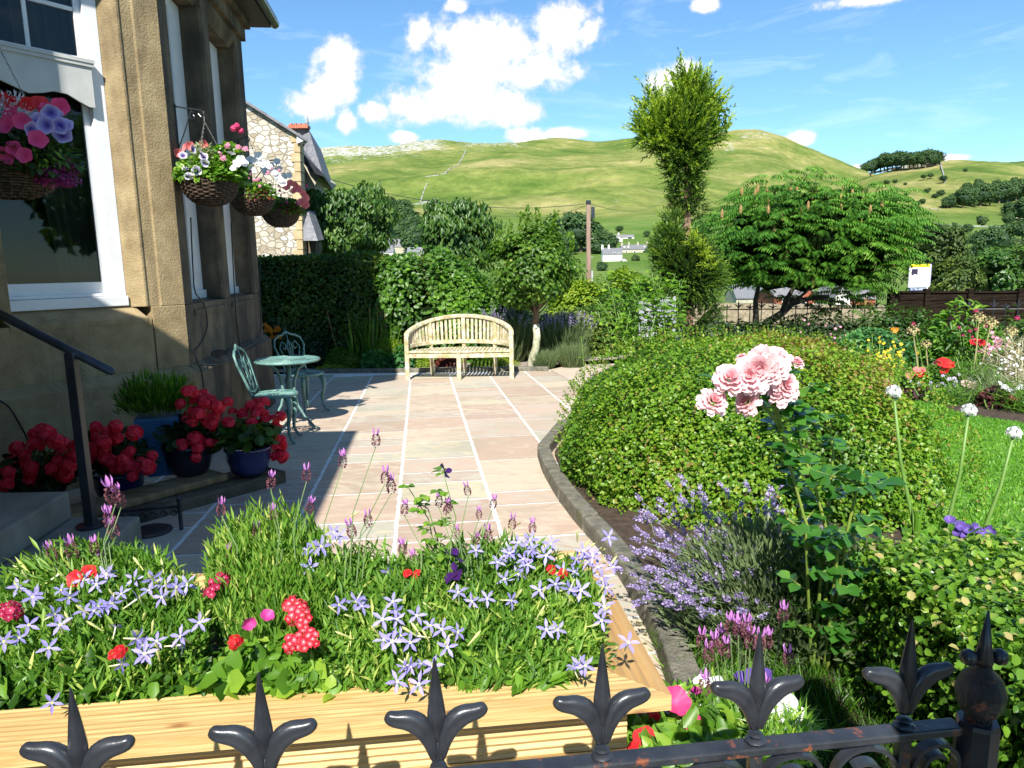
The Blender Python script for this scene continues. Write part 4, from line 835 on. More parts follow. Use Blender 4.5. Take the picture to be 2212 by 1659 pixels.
# ---------------------------------------------------------------- stone strip and plank that carry the pots
sr = [gnd(621,1040,.10), gnd(300,1125,.10), gnd(210,1100,.10), gnd(610,1010,.10)]
sx = np.array([unit(gnd(1120/1.8083,1880/1.8083)-gnd(244,1111))][0])
s1 = gnd(620,1042)[:2]; dF = -uF[:2]; s0_ = s1 + dF*1.75
nb_ = -nF[:2]
block('stone_strip', [tuple(s1), tuple(s0_), tuple(s0_+nb_*.34), tuple(s1+nb_*.34)], -.2, -.02, M_stone_r, 'low stone ledge in front of the bay under the flower pots', 'ledge')
block('plank', [tuple(s1+dF*.38+nb_*.12), tuple(s0_+nb_*.12), tuple(s0_+nb_*.36), tuple(s1+dF*.38+nb_*.36)], -.017, .035, mat('old_plank', (.16,.11,.05), (.28,.20,.10), 4, .85, .3, stretch=(1,5,1)), 'old wooden plank lying on the stone ledge under the pots', 'plank')
PL0 = .037
# pots
M_navy = mat('navy_glaze', (.010,.016,.075), (.02,.03,.12), 5, .18, spec=.7); M_blue = mat('blue_ribbed_glaze', (.02,.09,.20), (.035,.14,.28), 6, .3); M_pdark = mat('black_glaze', (.008,.009,.018), (.015,.016,.03), 5, .3)
def roundpot(name, p, r, h, m, label, group, parent=None):
    root = empty(name, p, label, 'plant pot', group)
    mb = MB(); mb.lathe([(r*.62,0),(r*.80,h*.15),(r*.95,h*.55),(r*.97,h*.85),(r*1.04,h*.9),(r*1.04,h),(r*.95,h),(r*.93,h*.85),(.01,h*.84)], 28); mb.build('pot', m, root, smooth=True)
    return root
def onledge(x, y, z=PL0): return flat(x, y, z)
pC = onledge(540, 1022, .0); pB = onledge(412, 1022); pA1 = np.array([-2.66,4.62,gz(4.6)+.01]); pSq = np.array([-2.44,4.80,PL0])
GP = 'geranium pots in front of the bay'
potC = roundpot('glazed_pot', pC, .155, .20, M_navy, 'navy glazed bowl pot nearest the patio, full of red geraniums', GP)
potB = roundpot('glazed_pot', pB, .16, .21, M_pdark, 'dark navy pot standing on the plank between the ribbed pot and the bowl', GP)
potA = roundpot('glazed_pot', pA1, .16, .20, M_navy, 'navy pot of geraniums hidden left of the ribbed blue pot', GP)
potA2 = roundpot('glazed_pot', np.array([-2.95,4.22,gz(4.2)+.01]), .16, .20, M_pdark, 'dark pot of geraniums behind the upper step at the left edge', GP)
sq = empty('ribbed_pot', pSq, 'tall square blue pot with horizontal ribs holding a green lavender', 'plant pot', rz=R(20))
mb = MB(); nr = 26
for i in range(nr):
    z0 = .40*i/nr; z1 = .40*(i+.62)/nr; z2 = .40*(i+1)/nr; w = lambda z: .085+.050*z/.40
    a = w(z0)+.004; b = w(z1)+.004; mb.add([(-a,-a,z0),(a,-a,z0),(a,a,z0),(-a,a,z0),(-b,-b,z1),(b,-b,z1),(b,b,z1),(-b,b,z1)], [(0,1,5,4),(1,2,6,5),(2,3,7,6),(3,0,4,7),(4,5,6,7),(3,2,1,0)])
    a = w(z1)-.001; b = w(z2)-.001; mb.add([(-a,-a,z1),(a,-a,z1),(a,a,z1),(-a,a,z1),(-b,-b,z2),(b,-b,z2),(b,b,z2),(-b,b,z2)], [(0,1,5,4),(1,2,6,5),(2,3,7,6),(3,0,4,7)])
mb.box(-.137,.137,-.137,.137,.40,.415); mb.build('pot', M_blue, sq)

# ---------------------------------------------------------------- timber planter
def pinemat():
    m = bpy.data.materials.new('pine_decking'); m.use_nodes = True; t = m.node_tree; b = t.nodes['Principled BSDF']; L = t.links; b.inputs['Roughness'].default_value = .55
    tc = N(t, 'ShaderNodeTexCoord'); mp = N(t, 'ShaderNodeMapping', inp={'Scale': (.8,22,22)}); L.new(tc.outputs['Object'], mp.inputs[0])
    n1 = N(t, 'ShaderNodeTexNoise', inp={'Scale': 2.2, 'Detail': 6.0, 'Roughness': .55, 'Distortion': 1.2}); L.new(mp.outputs[0], n1.inputs['Vector'])
    wv = N(t, 'ShaderNodeMath', operation='MULTIPLY'); L.new(n1.outputs['Fac'], wv.inputs[0]); wv.inputs[1].default_value = 22; sn = N(t, 'ShaderNodeMath', operation='SINE'); L.new(wv.outputs[0], sn.inputs[0])
    mr = N(t, 'ShaderNodeMapRange', inp={'From Min': -1, 'From Max': 1}); L.new(sn.outputs[0], mr.inputs['Value'])
    r = N(t, 'ShaderNodeValToRGB'); e = r.color_ramp.elements; e[0].color = (.47,.29,.11,1); e[1].color = (.58,.41,.18,1); q = e.new(.35); q.color = (.55,.37,.155,1); L.new(mr.outputs[0], r.inputs[0])
    mp2 = N(t, 'ShaderNodeMapping', inp={'Scale': (3.2,9,9)}); L.new(tc.outputs['Object'], mp2.inputs[0]); v = N(t, 'ShaderNodeTexVoronoi', inp={'Scale': 1.3}); L.new(mp2.outputs[0], v.inputs['Vector'])
    k = N(t, 'ShaderNodeMapRange', inp={'From Min': .05, 'From Max': .13, 'To Min': 1, 'To Max': 0}); L.new(v.outputs['Distance'], k.inputs['Value'])
    mx = N(t, 'ShaderNodeMixRGB'); L.new(k.outputs[0], mx.inputs[0]); L.new(r.outputs[0], mx.inputs[1]); mx.inputs[2].default_value = (.24,.10,.03,1); L.new(mx.outputs[0], b.inputs['Base Color'])
    bp = N(t, 'ShaderNodeBump', inp={'Strength': .12, 'Distance': .004}); L.new(sn.outputs[0], bp.inputs['Height']); L.new(bp.outputs[0], b.inputs['Normal']); return m
M_pine = pinemat()
PA = np.array([.303, 1.277, .58]); PEX = np.array([-.9925,-.110,0.0]); PEX /= np.linalg.norm(PEX); PEY = np.array([PEX[1], -PEX[0], 0.0]); PEY = PEY if PEY[1] > 0 else -PEY
planter = empty('timber_planter', PA, 'large pale pine planter box of ribbed decking boards filled with flowers', 'planter', rz=math.atan2(PEX[1], PEX[0])+PI)
# local frame: +x to the right, -x along the front to the left, +y away
LW, LD, RW = 2.3, .74, .135
def prof(n=9, w=RW, amp=.0035, th=.032):
    top = []; k = n*4
    for i in range(k+1):
        u = i/k; y = u*w; z = -amp*(.5-.5*math.cos(u*n*2*PI))*(0.15 < u < .97) if n else 0
        top.append((y, z))
    return top + [(w, -th), (0, -th)]
def mboard(mb, pf, axis, s0, s1, m0, m1, off=(0,0,0)):
    """board along axis from s0 to s1; ends mitred by m*y; profile (y, z)"""
    n = len(pf); vs = []
    for s, m in ((s0, m0), (s1, m1)):
        for (y, z) in pf:
            a = s+m*y; vs.append((a, y, z) if axis == 'x' else (-y, a, z))
    vs = [(v[0]+off[0], v[1]+off[1], v[2]+off[2]) for v in vs]
    return mb.add(vs, [tuple(range(n)), tuple(range(n, 2*n))] + [(i, (i+1)%n, n+(i+1)%n, n+i) for i in range(n)])
mb = MB(); mboard(mb, prof(9, RW, .0012), 'x', -LW, 0, 0, -1); mb.build('rim_board', M_pine, planter)['label'] = 'smooth front rim board of the planter'
mb = MB(); mboard(mb, prof(7, RW, .006), 'y', .0015, LD, 1, -1); rb = mb.build('rim_board', mat('pine_side_board', (.36,.21,.08), (.46,.29,.12), 3, .6, .2, 50, stretch=(14,1,14)), planter); rb['label'] = 'deeply grooved right rim board of the planter'
mb = MB(); mboard(mb, [(LD-y, z) for y, z in prof(7, RW, .004)], 'x', -LW, 0, 0, 0); 
mb.v = [(x - (0), y, z) for x, y, z in mb.v]; mb.build('rim_board', M_pine, planter, loc=(0,.0015,-.001))
for i in range(5):
    z1 = -.034-i*.122; z0 = z1-.119
    n = 7; pts = []
    for k in range(n*4+1):
        u = k/(n*4); pts.append((.065+.005*(.5-.5*math.cos(u*n*2*PI)), z1+(z0-z1)*u))
    pf = pts+[(.10, z0), (.10, z1)]
    mb = MB(); mb.prism([(-LW, y, z) for y, z in pf], (LW-.07, 0, 0)); mb.build('front_board', M_pine, planter)
    mb = MB(); mb.prism([(-.14+.07+.075-y+.0, .105, z) for y, z in pf], (0, LD-.17, 0)); mb.build('side_board', M_pine, planter)
MB().box(-LW,-.10,.11,LD-.11,-.10,-.07).build('compost', M_soil, planter)
MB().box(-LW,-.08,LD-.10,LD-.07,-.64,-.034).build('back_board', M_pine, planter)

# ---------------------------------------------------------------- iron railing in front
RZ = .70; rl0 = np.array([-1.3, .775]); 
def rly(x): return .944+(x-.123)*.118
rail = empty('iron_railing', (.123, .944, RZ), 'black iron garden railing with rust patches on its top bar and fleur finials above', 'railing')
def RP(x, z, dy=0): return (x-.123, rly(x)-.944+dy, z-RZ)
def bar(mb, x0, x1, w, z0, z1):
    a, b = RP(x0, 0, -w/2), RP(x1, 0, -w/2); c, d = RP(x1, 0, w/2), RP(x0, 0, w/2); q = [(p[0], p[1], z0-RZ) for p in (a,b,c,d)]; return mb.prism(q, (0,0,z1-z0))
mb = MB(); bar(mb, -1.3, .69, .030, RZ-.014, RZ); mb.build('top_bar', M_rusty, rail, bevel=.003)
mb = MB(); bar(mb, -1.3, .69, .030, .08, .094); mb.build('bottom_bar', M_rusty, rail)
def spear():
    """cast finial: stem, two leaf arms that curl out, square tapering spike"""
    mb = MB(); mb.box(-.020,.020,-.018,.018,-.002,.010); mb.box(-.0145,.0145,-.0145,.0145,.010,.018)
    w0 = .0105
    for (z0, a0, z1, a1) in ((.016,.0115,.06,.0095),):
        mb.add([(-a0,-a0*.8,z0),(a0,-a0*.8,z0),(a0,a0*.8,z0),(-a0,a0*.8,z0),(-a1,-a1*.9,z1),(a1,-a1*.9,z1),(a1,a1*.9,z1),(-a1,a1*.9,z1)], [(0,3,2,1),(4,5,6,7),(0,1,5,4),(1,2,6,5),(2,3,7,6),(3,0,4,7)])
    secs = [(.045,.009),(.078,.018),(.090,.0205),(.103,.0185),(.14,.0112),(.172,.0042),(.182,.0012)]; vs = []; fs = []
    for z, a in secs: vs += [(0,-a*.95,z),(a,0,z),(0,a*.95,z),(-a,0,z)]
    for i in range(len(secs)-1):
        for k in range(4): fs.append((i*4+k, i*4+(k+1)%4, i*4+4+(k+1)%4, i*4+4+k))
    mb.add(vs, fs+[(3,2,1,0), tuple(len(vs)-4+k for k in range(4))])
    for s in (-1, 1):
        path = [(.004,.020),(.0075,.045),(.014,.066),(.026,.083),(.040,.0905),(.053,.0915),(.064,.0945),(.0715,.101)]
        up   = [.007,.010,.0145,.0175,.0155,.0125,.0115,.007]; th = [.009,.011,.014,.015,.013,.012,.011,.007]
        n = len(path); vs = []; fs = []; K = 12
        for i, (x, z) in enumerate(path):
            tx, tz = path[min(i+1,n-1)][0]-path[max(i-1,0)][0], path[min(i+1,n-1)][1]-path[max(i-1,0)][1]; l = math.hypot(tx, tz); nx, nz = -tz/l, tx/l
            for k in range(K):
                a = 2*PI*k/K; rr_ = up[i]*math.cos(a); yy = th[i]*math.sin(a)*(1 if abs(math.cos(a)) > .2 else .9)
                if math.sin(a) < -.3 and abs(math.cos(a)) < .45 and 2 <= i <= 6: yy += th[i]*.30      # groove along the leaf
                vs.append((s*(x+nx*rr_), yy, z+nz*rr_))
        for i in range(n-1):
            for k in range(K): fs.append((i*K+k, i*K+(k+1)%K, i*K+K+(k+1)%K, i*K+K+k))
        fs += [tuple(range(K)), tuple((n-1)*K+k for k in range(K))]; mb.add(vs, fs)
    return mb
FX = [-.820, -.590, -.3515, -.1155, .123, .359, .600]
fin = spear().build('finial', M_iron, rail, smooth=True); md = fin.modifiers.new('es', 'EDGE_SPLIT'); md.split_angle = R(42); ss = fin.modifiers.new('sub', 'SUBSURF'); ss.levels = 1; ss.render_levels = 1
fin.modifiers.move(1, 0)
for i, x in enumerate(FX):
    f = fin if i == 0 else fin.copy()
    if i: col.objects.link(f); f.parent = rail
    f.location = RP(x, RZ+.001); f.rotation_euler.z = R(6.7) + .03*math.sin(i*5)
    mb = MB(); a = RP(x, 0); mb.box(a[0]-.009, a[0]+.009, a[1]-.009, a[1]+.009, .02-RZ, RZ-.016-RZ); mb.build('bar', M_rusty, rail)
def cscroll(xc, zc, s, r=.062):
    mb = MB(); pts = []
    for a in np.linspace(0, 2*PI*1.45, 40):
        q = r*(1-.62*a/(2*PI*1.45)); pts.append((xc+s*q*math.cos(a-.6), 0, zc+q*math.sin(a-.6)))
    P = [RP(p[0], p[2]) for p in pts]; n = len(P); vs = []; fs = []
    for i, p in enumerate(P):
        a = -.6+2*PI*1.45*i/(n-1); nx, nz = s*math.cos(a), math.sin(a)
        for (e, yy) in ((-.003,-.009),(.003,-.009),(.003,.009),(-.003,.009)): vs.append((p[0]+nx*e, p[1]+yy, p[2]+nz*e))
    for i in range(n-1):
        for k in range(4): fs.append((i*4+k, i*4+(k+1)%4, i*4+4+(k+1)%4, i*4+4+k))
    return mb.add(vs, fs+[(3,2,1,0), tuple(len(vs)-4+k for k in range(4))])
for a, b in zip(FX[:-1], FX[1:]):
    for s, xc in ((-1, a+.066), (1, b-.066)): cscroll(xc, RZ-.078, s).build('scroll', M_iron, rail)
for s, xc in ((-1, .660),): cscroll(xc, RZ-.07, s, .045).build('scroll', M_iron, rail)
post = empty('railing_post', (.725, rly(.725), 0), 'octagonal black iron end post with a rusted knobbly cap and short spike', 'post')
mb = MB(); mb.lathe([(.031,-.2),(.031,RZ-.005),(.029,RZ+.002)], 8); mb.build('shaft', M_iron, post)
mb = MB(); mb.lathe([(.020,RZ),(.018,RZ+.012),(.027,RZ+.018),(.034,RZ+.035),(.036,RZ+.052),(.028,RZ+.075),(.013,RZ+.09),(.011,RZ+.10)], 14); mb.build('cap', mat('rusty_cast_cap', (.012,.012,.015), (.035,.034,.038), 30, .25, .9, 90, dirt=((.30,.10,.045), 26, .55, .62, (1,1,1))), post, smooth=True)
mb = MB(); mb.lathe([(.012,RZ+.095),(.015,RZ+.105),(.010,RZ+.13),(.0015,RZ+.185)], 6)
for s in (-1, 1): mb.m = Matrix.Translation((s*.024,0,RZ+.108)); mb.lathe([(.003,-.013),(.011,-.008),(.013,0),(.011,.008),(.003,.013)], 10)
mb.build('spike', M_iron, post, smooth=True)
tag(MB().box(-1.6,1.3,.75,1.10,-.3,.06).build('plinth_wall', M_conc, bevel=.01), 'low stone kerb wall under the iron railing', 'low wall')
# ---------------------------------------------------------------- foliage materials
L_hedge = leafmat('privet_leaves', [(0,(.016,.045,.007)),(.4,(.04,.10,.013)),(.75,(.095,.17,.02)),(1,(.20,.21,.04))], .42, .3)
L_green = leafmat('fresh_green_leaves', [(0,(.025,.075,.009)),(.45,(.075,.18,.016)),(.8,(.15,.30,.028)),(1,(.27,.40,.045))], .4, .35)
L_cherry = leafmat('cherry_leaves', [(0,(.02,.06,.011)),(.5,(.055,.13,.02)),(.85,(.12,.21,.032)),(1,(.22,.28,.06))], .38, .3)
L_holly = leafmat('holly_leaves', [(0,(.018,.050,.006)),(.5,(.06,.14,.012)),(.85,(.13,.24,.022)),(1,(.30,.36,.07))], .42, .35, .35)
L_conif = leafmat('cypress_sprays', [(0,(.014,.035,.004)),(.35,(.045,.105,.010)),(.65,(.12,.22,.018)),(1,(.36,.46,.035))], .5, .3)
L_sumac = leafmat('sumac_leaflets', [(0,(.022,.08,.012)),(.45,(.07,.19,.022)),(.8,(.15,.30,.04)),(1,(.27,.38,.09))], .35, .28)
L_yew = leafmat('yew_foliage', [(0,(.012,.032,.006)),(.5,(.045,.085,.012)),(1,(.13,.18,.022))], .6, .2)
L_lime = leafmat('lime_foliage', [(0,(.07,.15,.010)),(.5,(.17,.27,.015)),(1,(.36,.42,.03))], .5, .35)
L_dome = leafmat('dome_bush_leaves', [(0,(.035,.095,.009)),(.35,(.09,.20,.015)),(.62,(.17,.31,.022)),(.8,(.25,.32,.035)),(.93,(.28,.20,.06)),(1,(.25,.13,.05))], .4, .32)
L_box = leafmat('box_leaves', [(0,(.02,.06,.007)),(.45,(.065,.16,.014)),(.8,(.15,.29,.025)),(.95,(.28,.38,.05)),(1,(.42,.36,.14))], .30, .3, .6)
L_silver = leafmat('silvery_lavender_leaves', [(0,(.05,.08,.035)),(.6,(.13,.19,.075)),(1,(.26,.31,.15))], .6, .25)
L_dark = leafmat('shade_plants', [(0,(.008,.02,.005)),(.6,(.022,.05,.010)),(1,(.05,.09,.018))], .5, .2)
L_blue = leafmat('bluegreen_leaves', [(0,(.018,.075,.018)),(.5,(.045,.16,.04)),(1,(.10,.26,.06))], .45, .3)
L_purple = leafmat('purple_foliage', [(0,(.03,.008,.010)),(.6,(.10,.03,.025)),(1,(.22,.06,.035))], .45, .25, tcol=(1.2,.5,.4))
L_straw = leafmat('straw_grass', [(0,(.16,.15,.07)),(.6,(.36,.34,.20)),(1,(.60,.58,.42))], .7, .3, tcol=(1,.95,.7), tval=1.1)
def petal(name, cols, rough=.5, trans=.3, tcol=(1,1,1), tval=1.1): return leafmat(name, cols, rough, trans, .3, tcol, tval)
P_white = petal('white_petals', [(0,(.70,.70,.72)),(1,(.86,.86,.86))]); P_pink = petal('pink_petals', [(0,(.70,.22,.36)),(1,(.85,.42,.55))])
P_rose = petal('pale_rose_petals', [(0,(.78,.30,.36)),(.5,(.86,.52,.54)),(1,(.92,.76,.75))]); P_red = petal('scarlet_petals', [(0,(.42,.008,.014)),(.6,(.66,.02,.03)),(1,(.80,.06,.06))])
P_gerred = petal('geranium_red', [(0,(.50,.010,.025)),(.6,(.78,.02,.05)),(1,(.88,.06,.10))]); P_mag = petal('magenta_petals', [(0,(.42,.02,.20)),(1,(.72,.08,.36))])
P_viol = petal('violet_petals', [(0,(.06,.03,.20)),(1,(.20,.12,.48))]); P_yel = petal('yellow_petals', [(0,(.72,.48,.02)),(1,(.85,.66,.05))]); P_orange = petal('orange_petals', [(0,(.62,.16,.01)),(1,(.85,.32,.02))])
P_lav = petal('lavender_florets', [(0,(.20,.14,.33)),(.5,(.42,.34,.60)),(1,(.66,.60,.80))]); P_iso = petal('pale_lilac_petals', [(0,(.30,.27,.66)),(1,(.50,.46,.82))])
P_deep = petal('deep_purple_petals', [(0,(.022,.006,.05)),(1,(.075,.02,.16))], .4, .15); P_coral = petal('coral_petals', [(0,(.75,.08,.10)),(1,(.88,.30,.28))]); P_hot = petal('hot_pink_petals', [(0,(.70,.03,.16)),(1,(.90,.12,.30))])

def sup(g, n, e=.8, up=True):
    d = rdir(g, n)
    if up: d[:, 2] = np.abs(d[:, 2])
    return np.sign(d)*np.abs(d)**e, d
def hedge_box(g, f, x0, x1, y0, y1, z0, z1, n, size, wob=.06, vb=.5, tpl=T_LEAF, faces=('f','t','l','r'), frontbias=.62):
    """leaves in a skin over the front, top and ends of a clipped hedge"""
    A = {'f': (x1-x0)*(z1-z0), 't': (x1-x0)*(y1-y0), 'l': (y1-y0)*(z1-z0), 'r': (y1-y0)*(z1-z0)}; tot = sum(A[k] for k in faces)
    for k in faces:
        m = int(n*A[k]/tot); u = g.random(m); v = g.random(m); dd = g.random(m)**1.6*size*2.2
        if k == 'f': P = np.stack([x0+(x1-x0)*u, y0+dd, z0+(z1-z0)*v], 1); nn = np.array([0,-1,.0])
        elif k == 't': P = np.stack([x0+(x1-x0)*u, y0+(y1-y0)*v, z1-dd], 1); nn = np.array([0,0,1.])
        elif k == 'l': P = np.stack([x0+dd, y0+(y1-y0)*u, z0+(z1-z0)*v], 1); nn = np.array([-1.,0,0])
        else: P = np.stack([x1-dd, y0+(y1-y0)*u, z0+(z1-z0)*v], 1); nn = np.array([1.,0,0])
        w = (vnoise(P, 3.0, 5)-.5)[:, None]*wob*2 + (vnoise(P, 9.0, 8)-.5)[:, None]*wob
        P = P + nn*w; out = unit(nn + rdir(g, m)*.6 + [0,0,.35]); U = unit(np.cross(out, rdir(g, m))+out*.35)
        vv = np.clip(vb + .5*(vnoise(P, 5.0, 3)-.5) + g.normal(size=m)*.16 + (.12 if k == 't' else 0), 0, 1)
        f.add(tpl, P, U, out, size*(.65+.7*g.random(m)), vv)
    return f
def plant(name, label, cat, loc, group=None): return empty(name, loc, label, cat, group)
class Loc:   # builds foliage in world coordinates, parented to an empty with its location taken off
    pass
def park(o, root): o.parent = root; o.matrix_parent_inverse = Matrix.Translation(-root.location); return o

# ---------------------------------------------------------------- hedges at the back
g = rng(21)
h1 = plant('clipped_hedge', 'long clipped privet hedge standing in the shadow of the house behind the bistro chairs', 'hedge', (-4,12.6,-.3))
f = Fol(); hedge_box(g, f, -6.2,-2.35,12.3,13.6,-.3,1.63,26000,.055,.05,.42); hedge_box(g, f, -2.4,-.9,12.7,13.6,.5,1.58,6000,.055,.07,.5, faces=('t','f'))
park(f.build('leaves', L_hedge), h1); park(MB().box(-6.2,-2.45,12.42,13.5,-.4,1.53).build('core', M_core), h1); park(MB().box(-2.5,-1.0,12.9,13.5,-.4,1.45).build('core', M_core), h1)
def lump(name, label, cat, c, rad, n, size, m, seed, tpl=T_LEAF, e=.8, vb=.5, depth=.3, wob=.1, group=None, core=True, droop=.0, width=1.0, up=.4, coremat=None, spread=.16, low=None, patch=.5, sc=4.0):
    """rounded bush: skin of leaves over a superellipsoid standing on c[2]"""
    g = rng(seed); r = plant(name, label, cat, c, group); q, d = sup(g, n, e); rad = np.array(rad, float); f = Fol()
    k = 1 - depth*g.random(n)**2; P = q*rad*k[:, None]; P *= (1 + wob*(vnoise(q*rad, sc*.6, seed)-.5)*2 + wob*.5*(vnoise(q*rad, sc*2, seed+1)-.5)*2)[:, None]
    out = unit(d/rad + rdir(g, n)*.45/rad.mean() + np.array([0,0,up])/rad.mean()); U = unit(np.cross(out, rdir(g, n)) + out*.3 - [0,0,droop])
    vv = np.clip(vb + patch*(vnoise(P, sc, seed+2)-.5) + g.normal(size=n)*spread, 0, 1)
    f.add(tpl, P, U, out, size*(.6+.8*g.random(n)), vv, width); f.build('leaves', m, r)
    if core:
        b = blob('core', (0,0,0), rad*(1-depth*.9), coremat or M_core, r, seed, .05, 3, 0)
    return r
lump('rounded_hedge', 'sunlit untrimmed end of the hedge right behind the bench', 'hedge', (-1.47,12.95,-.35), (1.10,.80,1.90), 13000, .075, L_green, 22, vb=.42, e=.55, depth=.30, wob=.12, sc=3)
lump('shrub', 'loose green shrub between the sunlit hedge and the holly tree', 'shrub', (-.30,13.0,-.35), (.75,.6,1.35), 5000, .07, L_green, 23, vb=.35, wob=.2)

# ---------------------------------------------------------------- garden trees
def tree(name, label, cat, base, ctr, rad, n, size, m, seed, clumps=60, cr=.33, tpl=T_LEAF, droop=.3, width=.8, trunk=(.12,.06), nb=9, vb=.5, core=.5, tm=None, extra=None, spread=.8, shell=.5, updir=.4, vvar=.25):
    g = rng(seed); base = np.array(base, float); r = plant(name, label, cat, base); c = np.array(ctr, float)-base; f = Fol()
    crown(g, f, c, rad, n, size, clumps, cr, tpl, droop, vb, vvar, width, shell, updir=updir)
    if extra: extra(g, f, base)
    f.build('crown', m, r)
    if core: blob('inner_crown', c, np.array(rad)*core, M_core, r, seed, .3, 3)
    mb = MB(); branches(mb, (0,0,0), c-[0,0,rad[2]*.25], trunk[0], trunk[1], nb, g, spread, min(rad[0], rad[2])*.9); mb.build('trunk', tm or M_bark, r, smooth=True); return r
pa = at(752, 478, 20.5); tree('cherry_tree', 'tree with drooping narrow leaves behind the hedge beside the cottage', 'tree', (pa[0],20.5,-.7), pa, (1.35,1.2,1.15), 15000, .15, L_cherry, 31, 70, .38, droop=1.3, width=.55, vb=.5)
f_ = at(690, 470, 20.2); tree('cherry_tree', 'smaller drooping leaved tree touching the cottage wall', 'tree', (f_[0],20.2,-.7), at(692,475,20.2), (.62,.6,1.0), 5000, .14, L_cherry, 36, 30, .4, droop=1.3, width=.55, vb=.5, trunk=(.06,.03))
pb_ = at(985, 500, 15.5); tree('cherry_tree', 'tall tree with hanging narrow leaves just left of the holly tree', 'tree', (pb_[0],15.5,-.6), pb_, (.86,.8,.85), 10000, .125, L_cherry, 32, 55, .40, droop=1.4, width=.55, vb=.42)
def top_shoots(pts):
    def fn(g, f, base):
        for (x, y, Y, h) in pts:
            p = at(x, y, Y)-base; n = 26; P = p + np.stack([g.normal(size=n)*.05, g.normal(size=n)*.05, -np.linspace(0, h, n)], 1); out = unit(rdir(g, n)+[0,0,.4]); f.add(T_LEAF, P, unit(out-[0,0,.6]), np.cross(out, rdir(g, n)), np.full(n, .11), .6, .55)
    return fn
g = rng(33); ht = gnd(1150, 797); ht = np.array([ht[0]+.0, ht[1]+.05, gz(ht[1])])
hol = plant('holly_tree', 'small round headed holly tree with a pale bent trunk right of the bench', 'tree', ht)
f = Fol(); hc = at(1155, 572, ht[1])-ht; crown(g, f, hc, (.80,.75,.82), 15000, .062, 85, .30, T_LEAF, .15, .5, .28, .9, .45, updir=.5)
for (x, y) in ((1140,448),(1125,462),(1200,458),(1160,452),(1080,500),(1235,505),(1185,470),(1100,480)):
    p = at(x, y, ht[1])-ht; n = 50; P = p+np.stack([g.normal(size=n)*.03, g.normal(size=n)*.03, -g.random(n)*.3], 1); f.add(T_LEAF, P, unit(rdir(g, n)*.6+[0,0,1]), rdir(g, n), .05+.02*g.random(n), .75, .8)
f.build('crown', L_holly, hol); blob('inner_crown', hc, (.42,.4,.42), M_core, hol, 33, .35, 3)
M_pale = mat('pale_holly_bark', (.33,.31,.20), (.60,.58,.45), 7, .85, .4, stretch=(1,1,.6), dirt=((.16,.19,.07), 6, .5, .65, (1,1,1)))
tp = [at(x, y, ht[1])-ht for x, y in ((1146,800),(1150,775),(1158,750),(1160,725),(1157,700))]; mb = MB(); mb.tube(tp, [.085,.066,.062,.060,.056], 12)
mb.tube([tp[1]+[.03,-.05,-.02], tp[1]+[.03,-.075,-.0]], [.03,.02], 8); mb.build('trunk', M_pale, hol, smooth=True)
mb = MB(); mb.tube([tp[-1], at(1158,670,ht[1])-ht, at(1155,630,ht[1])-ht], [.06,.05,.04], 9)
for k in range(26):
    a = g.random()*6.28; d = np.array([math.cos(a), math.sin(a), .75+g.random()*.8]); p = at(1157,690-g.random()*55,ht[1])-ht; q = p+unit(d)*(.45+.3*g.random()); mb.tube([p, (p+q)/2+[0,0,-.04], q], [.018,.012,.005], 6)
mb.build('branches', M_bark, hol, smooth=True)

# ---------------------------------------------------------------- tall cypress, clipped into tiers and grown out
g = rng(41); CYY = 12.8; cb = at(1486, 740, CYY); cb[2] = gz(CYY)-.1
cyp = plant('cypress_tree', 'tall shaggy golden green cypress with bare trunk showing between its tiers', 'tree', cb)
tr = [at(x, y, CYY)-cb for x, y in ((1488,760),(1486,700),(1490,640),(1487,560),(1484,480),(1484,440),(1488,380),(1486,300),(1480,230),(1478,180))]
MB().tube(tr, [.10,.09,.085,.075,.07,.068,.055,.04,.025,.01], 10).build('trunk', mat('red_brown_bark', (.13,.065,.04), (.30,.19,.13), 9, .9, .6, stretch=(1,1,.15)), cyp, smooth=True)
def sprays(g, f, c, rad, n, L, up, vb, k=17, out_tip=.25):
    n = int(n*1.7)
    """cypress sprays: each a little fan of scale-leaf strips"""
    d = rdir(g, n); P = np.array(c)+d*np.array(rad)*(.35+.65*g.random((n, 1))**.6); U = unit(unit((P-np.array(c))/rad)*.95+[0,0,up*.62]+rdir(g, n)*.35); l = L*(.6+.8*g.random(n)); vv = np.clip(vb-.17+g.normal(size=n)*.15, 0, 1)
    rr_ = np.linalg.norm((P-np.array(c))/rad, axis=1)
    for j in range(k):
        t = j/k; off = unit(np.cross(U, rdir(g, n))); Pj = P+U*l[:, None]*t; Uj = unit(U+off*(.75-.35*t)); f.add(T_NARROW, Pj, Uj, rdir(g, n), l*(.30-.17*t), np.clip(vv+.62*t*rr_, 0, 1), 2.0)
f = Fol()
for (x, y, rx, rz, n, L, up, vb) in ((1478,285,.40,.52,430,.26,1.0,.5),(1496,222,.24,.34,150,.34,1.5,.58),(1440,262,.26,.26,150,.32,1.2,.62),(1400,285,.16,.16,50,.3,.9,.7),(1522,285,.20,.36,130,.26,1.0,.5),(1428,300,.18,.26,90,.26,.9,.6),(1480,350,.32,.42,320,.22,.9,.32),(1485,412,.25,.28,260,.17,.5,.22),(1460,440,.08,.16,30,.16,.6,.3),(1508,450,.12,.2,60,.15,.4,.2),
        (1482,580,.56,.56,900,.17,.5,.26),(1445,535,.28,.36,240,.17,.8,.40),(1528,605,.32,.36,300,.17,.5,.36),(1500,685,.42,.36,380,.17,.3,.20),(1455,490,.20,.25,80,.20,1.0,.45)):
    c = at(x, y, CYY)-cb; sprays(g, f, c, (rx, rx*.9, rz), n, L, up, vb)
